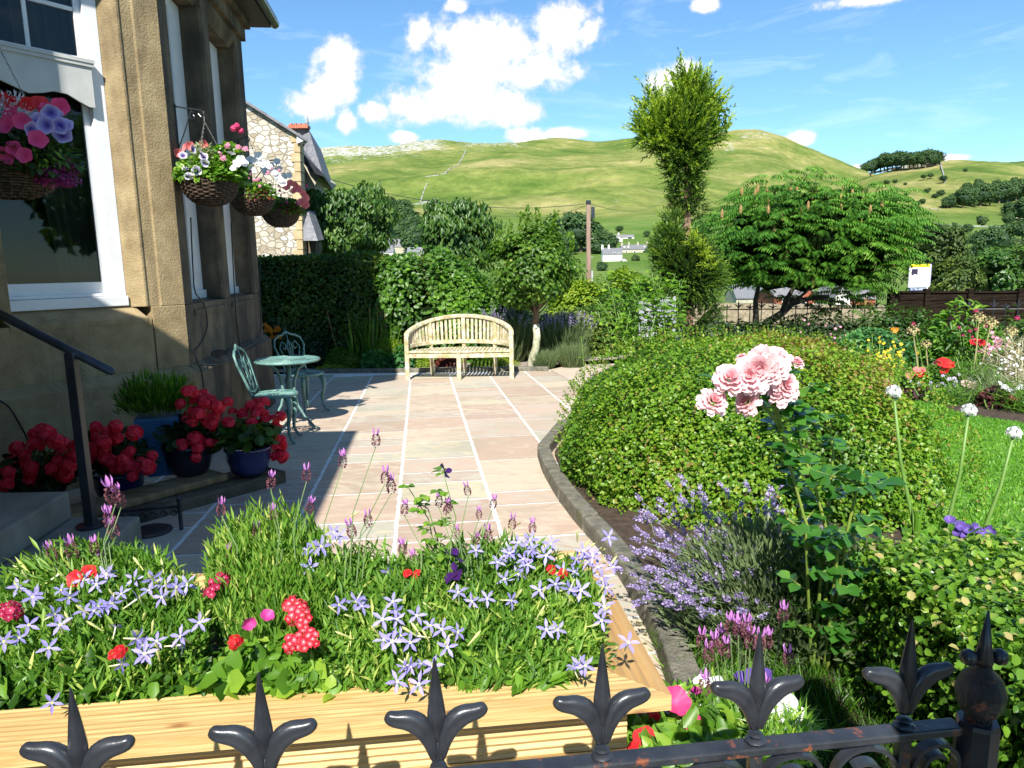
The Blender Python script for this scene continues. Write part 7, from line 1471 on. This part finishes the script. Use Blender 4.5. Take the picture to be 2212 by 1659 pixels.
# ---------------------------------------------------------------- estate agent's board
YS = 19.0; sp_ = at(1998, 660, YS); sg = empty('estate_agent_board', (sp_[0], YS, -.6), 'white estate agent board with a yellow top strip on a white post behind the fence', 'sign')
def SX(x, y): p = at(x, y, YS); return p[0]-sp_[0], p[2]+.6
mb = MB(); x0, z1 = SX(1965, 571); x1, z0 = SX(2005, 620); mb.box(x0, x1, -.02, .02, z0, z1); mb.build('board', mat('board_white', (.80,.80,.80), rough=.4), sg)
mb = MB(); mb.box(x0+.0, x1, -.024, -.021, z1-.085, z1); mb.build('yellow_strip', mat('board_yellow', (.80,.66,.02), rough=.4), sg)
mb = MB(); mb.box(x1+.002, x1+.045, -.01, .30, z0+.02, z1); mb.build('return_board', mat('board_blueish', (.42,.40,.62), rough=.4), sg)
xa, za = SX(1968, 579+.5); xb, zb_ = SX(1980, 596); mb = MB(); mb.box(xa+.01, xb+.01, -.025, -.0215, zb_, za-.02); mb.build('logo_square', mat('board_logo', (.03,.02,.05), rough=.4), sg)
mb = MB(); mb.prism([(xa+.01,-.0265,zb_),(xb+.01,-.0265,zb_),(xb-.02,-.0265,zb_+.035),((xa+xb)/2+.02,-.0265,zb_+.05),((xa+xb)/2-.02,-.0265,zb_+.028)], (0,.001,0)); mb.build('logo_hill', mat('logo_white', (.7,.7,.75)), sg)
x2, z3 = SX(1964, 621); x3, z2 = SX(2000, 628.5); mb = MB(); mb.box(x2, x3, -.02, .015, z2, z3); mb.build('phone_strip', mat('board_navy', (.02,.06,.16), rough=.4), sg)
def text(body, size, loc, m, parent, name='lettering'):
    c = bpy.data.curves.new(name, 'FONT'); c.body = body; c.size = size; c.extrude = .0008; c.align_x = 'CENTER'; c.align_y = 'CENTER'; o = bpy.data.objects.new(name, c); col.objects.link(o)
    dg = bpy.context.evaluated_depsgraph_get(); me = bpy.data.meshes.new_from_object(o.evaluated_get(dg)); bpy.data.objects.remove(o); me.materials.clear(); me.materials.append(m)
    o2 = bpy.data.objects.new(name, me); col.objects.link(o2); o2.parent = parent; o2.location = loc; o2.rotation_euler = (PI/2, 0, 0); return o2
text('01756 60000', .075, ((x2+x3)/2, -.023, (z2+z3)/2), mat('letter_white', (.85,.85,.85)), sg)
text('FOR SALE', .07, ((x0+x1)/2, -.0265, z1-.042), mat('letter_ochre', (.62,.45,.02)), sg)
mb = MB(); mb.box(-.035,.035,.0-.018,.04,0,z0-.0); mb.build('post', M_paintw, sg)
# ---------------------------------------------------------------- telegraph pole with wires
YP = 26.0; a = at(1272, 660, YP); b = at(1271, 433, YP); tp0 = plant('telegraph_pole', 'weathered wooden telegraph pole rising behind the holly tree', 'pole', (a[0], YP, -1.2)); base = np.array([a[0], YP, -1.2])
MB().tube([(0,0,0), tuple(a-base), tuple(b-base)], [.10,.095,.075], 12).build('shaft', mat('pole_wood', (.14,.085,.06), (.27,.19,.14), 12, .9, .4, stretch=(1,1,.1)), tp0, smooth=True)
mb = MB(); t = b-base; mb.lathe([(.085,-.02),(.09,0),(.09,.12),(.0,.13)], 12, tuple(t-[0,0,.12])); mb.build('cap', M_iron, tp0)
mb = MB(); mb.box(.08,.20,-.08,.02,t[2]-.62,t[2]-.22); mb.build('junction_box', M_iron, tp0, bevel=.01)
for k in range(8): mb = MB(); s = 1 if k % 2 else -1; mb.tube([(s*.08,0,t[2]-1.0-k*.33),(s*.17,0,t[2]-1.0-k*.33),(s*.17,0,t[2]-.97-k*.33)], .010, 5); mb.build('step_iron', M_chain, tp0)
mb = MB(); mb.tube([tuple(at(1279, 585, YP-.1)-base), tuple(at(1280,720,YP-.1)-base)], .028, 8); mb.build('cable_guard', mat('galvanised_guard', (.45,.47,.52), rough=.4), tp0)
def wire(p, q, sag, label):
    p, q = np.array(p), np.array(q); pts = [p+(q-p)*t-np.array([0,0,sag*4*t*(1-t)]) for t in np.linspace(0, 1, 16)]; tag(MB().tube(pts, .012, 4).build('wire', M_iron), label, 'wire', 'overhead wires')
wire(b-[0,0,.1], at(660, 372, 21.5), .5, 'thin wire from the pole across the hill to the cottage gutter'); wire(b-[0,0,.15], at(1085, 452, 60), .6, 'thin wire running from the pole top down to the left behind the trees'); wire(b-[0,0,.1], at(1440, 428, 60), .6, 'thin wire running from the pole top to the right behind the cypress')

# ---------------------------------------------------------------- solar lights
def solar(x, y, label, s=1.0):
    p = gnd(x, y); rt = empty('solar_light', p, label, 'garden light', 'solar stake lights'); MB().lathe([(.012,0),(.014,.13),(.03,.16),(.035,.17)], 10).build('stake', M_iron, rt, smooth=True)
    MB().lathe([(.034,.172),(.042,.20),(.044,.245)], 12).build('lens', mat('frosted_lens', (.34,.32,.24), rough=.3), rt, smooth=True); MB().lathe([(.05,.247),(.05,.262),(.03,.272)], 12).build('lid', M_iron, rt)
solar(697, 797, 'solar stake light on the gravel right of the bistro table'); solar(1081, 792, 'solar stake light seen under the right end of the bench')

# ---------------------------------------------------------------- plants in the gravel bed behind the bench
def spikes(rt, g, n, spread, h, m, vb=.5, w=.5, lean=.18):
    f = Fol(); P = np.stack([g.normal(size=n)*spread[0], g.normal(size=n)*spread[1], np.zeros(n)], 1); f.add(T_BLADE, P, unit(np.stack([g.normal(size=n)*lean, g.normal(size=n)*lean, np.ones(n)], 1)), rdir(g, n), h*(.6+.5*g.random(n)), np.clip(vb+g.normal(size=n)*.2, 0, 1), w); f.build('leaves', m, rt)
bl = [  # x, base y, Y, (rx, ry, rz), material, template, leaf size, count, label
 (745,800,11.85,(.33,.28,.34),L_lime,T_FAR,.030,4200,'lime green lady\'s mantle mound left of the bench',.25),
 (845,800,11.9,(.24,.22,.46),L_lime,T_FAR,.028,2800,'tall yellow green flowering mound just left of the bench',.7),
 (815,806,11.65,(.26,.18,.36),L_blue,T_ROUND,.075,480,'round leaved green geranium in front of the lime mounds',.75),
 (870,800,11.7,(.16,.14,.32),L_blue,T_ROUND,.07,260,'round leaved green plant tucked beside the left bench leg',.7),
 (915,800,11.8,(.20,.16,.28),L_lime,T_FAR,.025,1800,'yellow green clump seen under the left half of the bench',.65),
 (965,800,11.85,(.22,.16,.26),L_purple,T_LEAF,.05,700,'dark red leaved heuchera under the bench',.6),
 (1060,804,11.75,(.42,.18,.15),L_lime,T_FAR,.022,2600,'low yellow stonecrop mat under the right half of the bench',.6),
 (720,806,11.6,(.30,.10,.10),L_lime,T_FAR,.022,900,'low yellow stonecrop at the edging left of the bench',.6),
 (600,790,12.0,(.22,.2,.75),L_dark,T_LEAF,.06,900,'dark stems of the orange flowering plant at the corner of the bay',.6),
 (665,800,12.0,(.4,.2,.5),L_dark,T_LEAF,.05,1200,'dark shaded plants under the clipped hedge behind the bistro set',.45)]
for i, (x, yb, Y, rad, m, tpl, sz, n, lb, vb) in enumerate(bl):
    p = at(x, yb, Y); lump('border_plant', lb, 'plant', (p[0], Y, gz(Y)+.02), rad, n, sz, m, 320+i, tpl=tpl, vb=vb, depth=.5, wob=.25, coremat=M_core, up=.6)
g = rng(330); rt = plant('orange_crocosmia', 'clump of bright orange flowers beside the far corner of the bay', 'flowers', at(585,760,11.9)); heads(rt, 'flower', F_cluster(7, .03, .02), P_orange, [(at(572+g.random()*32, 702+g.random()*28, 11.8), TOCAM(at(585,715,11.8)), 1.1) for k in range(14)]); spikes(rt, g, 60, (.12,.08), .6, L_dark, .7)
rt = plant('montbretia', 'upright sword leaved clump between dark hedge and bench', 'plant', at(815,790,12.1)); rt.location.z = -.26; spikes(rt, g, 120, (.22,.10), .95, L_green, .55, .35); mb = MB()
for k in range(9): x = g.normal()*.22; mb.tube([(x,0,0),(x*1.2,0,.5),(x*1.35,0,.95+.15*g.random())], .006, 4)
mb.build('flower_stalks', mat('rusty_stalk', (.28,.13,.05), (.40,.24,.10), 9), rt)
for i, (x, yb, Y, sx, h, vb, lb) in enumerate([(1100,800,12.4,.5,.95,.55,'tall lavender mass behind the right end of the bench'),(1215,800,12.3,.5,.85,.5,'lavender mass right of the holly trunk'),(1175,812,11.6,.35,.35,.6,'low grassy clump at the foot of the holly trunk'),(1235,806,11.7,.35,.45,.6,'grassy lavender spilling over the edging right of the holly')]):
    p = at(x, yb, Y); p[2] = gz(Y); rt = plant('lavender', lb, 'lavender', p); f = Fol(); n = 1900; a = g.random(n)*6.28; r = np.sqrt(g.random(n)); P = np.stack([r*np.cos(a)*sx*.5, r*np.sin(a)*.2, np.zeros(n)], 1); d = unit(np.stack([P[:, 0]*1.3, P[:, 1]*2-.1, np.full(n, .9)], 1)+rdir(g, n)*.22)
    f.add(T_BLADE, P, d, rdir(g, n), h*(.45+.55*g.random(n)), np.clip(vb+g.normal(size=n)*.22, 0, 1), .22); f.build('foliage', L_silver, rt)
    if h > .5: heads(rt, 'flower_spike', F_spike(24, .07), P_lav, [(p+P[k]+d[k]*h*(.8+.25*g.random()), d[k], 1.3) for k in range(110)], 60)
# small climber stalk by the dome and an obelisk shadow
rt = plant('sweet_pea', 'thin budding stalk rising beside the left edge of the domed bush', 'flower', gnd(1262,840)); st = [[gnd(1262,840)]+S3((1262,800,8.6),(1256,730,8.6))]; rt2 = leafy_stems('thin_stalk', 'single thin green stalk left of the domed bush', 'plant', gnd(1262,840), st, L_green, .03, g, r=.007, every=.12); bpy.data.objects.remove(rt)

# ---------------------------------------------------------------- flower border on the right
g = rng(340)
bz = lambda Y: gz(Y)+.03
BR = [ # x, base y, Y, (rx, ry, rz), material, template, size, n, vb, label, kind
 (2055,800,9.3,(.50,.4,.86),L_green,T_LEAF,.115,1500,.42,'big glossy peony bush under the estate agent board','peony_bush',.38),
 (1862,815,9.2,(.46,.4,.62),L_blue,T_LEAF,.05,3600,.6,'blue green ferny leaved clump at the left of the border','columbine',.9),
 (1790,790,9.6,(.28,.25,.40),L_green,T_BLADE,.14,1400,.6,'yellow green grassy clump behind the domed bush','border_plant',.5),
 (1945,780,9.9,(.30,.3,.45),L_blue,T_LEAF,.05,1700,.5,'dark green leafy clump behind the yellow flowers','border_plant',.9),
 (1915,840,8.5,(.30,.25,.36),L_green,T_BLADE,.10,1600,.5,'wiry clump of the small yellow flowers','coreopsis',.4),
 (1850,850,8.4,(.30,.25,.20),L_dark,T_LEAF,.04,1300,.9,'low dark plant at the left tip of the border','border_plant',.8),
 (1990,870,8.0,(.34,.28,.38),L_green,T_LEAF,.05,2000,.5,'leafy clump below the scarlet poppies','border_plant',.6),
 (2075,870,7.9,(.36,.28,.46),L_green,T_BLADE,.13,2000,.55,'grassy stems under the pink and scarlet flowers','border_plant',.4),
 (2120,890,7.6,(.30,.26,.34),L_silver,T_BLADE,.11,1500,.7,'silvery stems in the middle of the border','border_plant',.4),
 (2190,860,8.2,(.36,.3,.60),L_straw,T_BLADE,.16,1700,.6,'feathery pale straw coloured grass at the right edge','ornamental_grass',.35),
 (1965,885,7.8,(.40,.2,.15),L_purple,T_LEAF,.05,900,.15,'dark purple leaved edging plant at the front of the border','heuchera',.8),
 (2180,905,7.3,(.42,.25,.24),L_purple,T_LEAF,.05,1100,.2,'dark purple leaved clump with white flowers at the right','heuchera',.8),
 (2230,880,7.0,(.35,.3,.40),L_green,T_BLADE,.14,1200,.55,'long leaved clump cut by the right edge','border_plant',.4),
 (2060,898,7.5,(.35,.18,.20),L_green,T_BLADE,.10,1100,.45,'low arching green leaves on the lawn edge','border_plant',.4),
 (2205,740,10.4,(.5,.4,.7),L_hedge,T_LEAF,.07,1300,.45,'dark bush in front of the fence at the right edge','shrub',.9),
 (1900,760,11.0,(.5,.4,.45),L_hedge,T_LEAF,.06,1500,.5,'dark low shrub behind the ferny clump','shrub',.9)]
RTS = {}
for i, (x, yb, Y, rad, m, tpl, sz, n, vb, lb, nm, wd) in enumerate(BR):
    p = at(x, yb, Y); RTS[i] = lump(nm, lb, 'plant', (p[0], Y, bz(Y)), rad, n, sz, m, 350+i, tpl=tpl, vb=vb, depth=.75, wob=.28, width=wd, up=.9, core=True, spread=.2)
def bflow(i, name, proto, m, pts, Y, s=1.0, up=.7, stems=True):
    rt = RTS[i]; b = np.array(rt.location); its = [(at(x, y, Y), face(g, at(x, y, Y), up, .35), s*(.8+.4*g.random())) for x, y in pts]; heads(rt, name, proto, m, its)
    if stems:
        mb = MB()
        for p, _, _ in its: q = np.array([p[0]+g.normal()*.05, b[1]-.1, b[2]+.1]); mb.tube([q-b, (p+q)/2-b+[g.normal()*.02,0,.03], p-b], [.006,.005,.004], 4)
        mb.build('flower_stems', M_stem, rt)
sc = lambda n, x, y, sx, sy: [(x+g.normal()*sx, y+g.normal()*sy) for _ in range(n)]
bflow(4, 'yellow_flower', F_daisy(.022, 8), P_yel, sc(80, 1915, 775, 24, 20)+sc(5, 1880, 815, 12, 8), 8.4, 1.0, stems=True)
bflow(6, 'scarlet_poppy', F_petunia(.055, .2, .8), P_red, [(1990,806),(2000,808),(2043,784),(2052,788),(2035,782),(2040,799)], 7.8); bflow(6, 'coral_flower', F_petunia(.045, .2, .8), P_coral, [(1975,806),(1965,812),(1980,798),(1992,800),(2025,783)], 7.8)
bflow(7, 'pink_flower', F_petunia(.045, .2, .7), P_rose, [(2085,828),(2094,830),(2102,832),(2110,838)], 7.6); bflow(7, 'red_flower', F_petunia(.05, .2, .8), P_red, [(2131,852),(2122,853),(2138,855)], 7.4)
bflow(1, 'pink_daisy', F_daisy(.028, 10), P_pink, [(1893,766),(1890,785),(1895,792),(1886,800),(1910,770),(1937,735),(1922,758),(1875,790),(1850,790),(1950,762),(1912,780)], 8.9); bflow(3, 'orange_daisy', F_daisy(.035, 10), P_orange, [(1928,710),(1937,712),(1933,715)], 9.7)
bflow(2, 'pink_flower', F_daisy(.022, 8), P_pink, sc(26, 1700, 745, 22, 5)+sc(10, 1790, 718, 30, 14)+sc(6, 1620, 740, 40, 4), 10.2, 1.0, stems=False)
bflow(8, 'mauve_flower', F_daisy(.024, 8), P_lav, sc(44, 2050, 838, 36, 14), 7.7); bflow(8, 'mauve_daisy', F_daisy(.035, 10), P_pink, [(2002,853),(2010,860),(2120,842)], 7.7)
bflow(9, 'white_flower', F_daisy(.020, 6), P_white, sc(26, 2165, 790, 22, 18)+sc(14, 2190, 765, 20, 14), 8.0, .8, stems=False); bflow(9, 'pink_white_flower', F_daisy(.024, 6), P_pink, sc(40, 2150, 748, 16, 10), 8.6, stems=False); bflow(9, 'red_flower', F_petunia(.05,.2,.8), P_red, [(2105,738),(2112,742),(2118,740)], 8.6)
bflow(11, 'white_flower', F_cluster(9, .03, .014), P_white, [(2160,828),(2170,836),(2180,842),(2195,842),(2205,836),(2150,905),(2140,900),(2165,912),(2190,850),(2198,858)], 7.1, 1.0); bflow(11, 'pink_flower', F_cluster(9, .03, .014), P_coral, [(2185,860),(2195,865),(2190,856)], 7.1)
bflow(5, 'yellow_flower', F_daisy(.018, 6), P_yel, sc(5, 1865, 815, 10, 6), 8.3, stems=False)
for i, (x, y, bx_, by, s, lb) in enumerate([(2108,672,2110,770,1.0,'top'),(2197,688,2160,760,1.2,'rightmost'),(2129,705,2128,760,.9,'n'),(2095,716,2097,770,.9,'n'),(2108,712,2108,770,.9,'n'),(2072,708,2080,770,.7,'n'),(1973,700,2000,790,.9,'left'),(2080,725,2085,770,.7,'n'),(2100,728,2100,770,.7,'n')]):
    h_ = at(x, y, 8.8); b_ = at(bx_, by+40, 8.8); rt = plant('drumstick_allium', 'crimson drumstick allium head '+{'top':'highest against the dark fence', 'rightmost':'farthest right against the dark fence', 'left':'leftmost, in front of the peony bush'}.get(lb, 'among the stems left of the straw coloured heads'), 'allium', b_, 'drumstick alliums')
    MB().tube([(0,0,0), tuple((h_-b_)*.5+[.01,0,0]), tuple(h_-b_)], [.006,.005,.004], 5).build('stem', M_stem, rt); heads(rt, 'flower_head', F_allium(60, .026, .008), petal('crimson_allium', [(0,(.25,.02,.08)),(1,(.50,.05,.14))]) if i == 0 else bpy.data.materials['crimson_allium'], [(h_, np.array([0,0,1.]), s)])
M_seed = petal('straw_seedhead', [(0,(.34,.24,.10)),(1,(.58,.46,.24))], .8, .2)
for i, (x, y, bx_, by, s) in enumerate([(2115,688,2100,780,1),(2140,700,2110,790,1.1),(2184,718,2160,800,1),(2190,758,2150,810,1.15),(1972,716,1985,790,1.0),(2178,770,2160,810,.8),(2000,745,2005,800,.8)]):
    h_ = at(x, y, 8.4); b_ = at(bx_, by+40, 8.4); rt = plant('allium_seedhead', 'dried straw coloured allium seedhead '+('between fence and peony bush' if i in (0,1) else 'left of the peony bush' if i in (4,6) else 'leaning at the right edge of the border'), 'allium', b_, 'dried allium seedheads')
    MB().tube([(0,0,0), tuple((h_-b_)*.5+[.01,0,0]), tuple(h_-b_)], [.008,.007,.005], 5).build('stem', mat('straw_stem', (.40,.33,.16)) if i == 0 else bpy.data.materials['straw_stem'], rt); heads(rt, 'seedhead', F_allium(60, .075, .012), M_seed, [(h_, np.array([0,0,1.]), s)])
# tidy a little: fallen leaves under the lavender
g = rng(360); f = Fol(); n = 260; x = .45+.5*g.random(n); y = 2.0+2.0*g.random(n); m = x < .62-.07*(y-3)+.12*g.random(n); f.add(T_LEAF, np.stack([x[m], y[m], gz(y[m])+.006], 1), rdir(g, m.sum())*[1,1,.1], np.tile([0,0,1.], (m.sum(),1)), .022, g.random(m.sum())); tag(f.build('fallen_leaves', L_straw), 'dry leaves and petals scattered along the kerb below the lavender', 'leaves', kind='stuff')
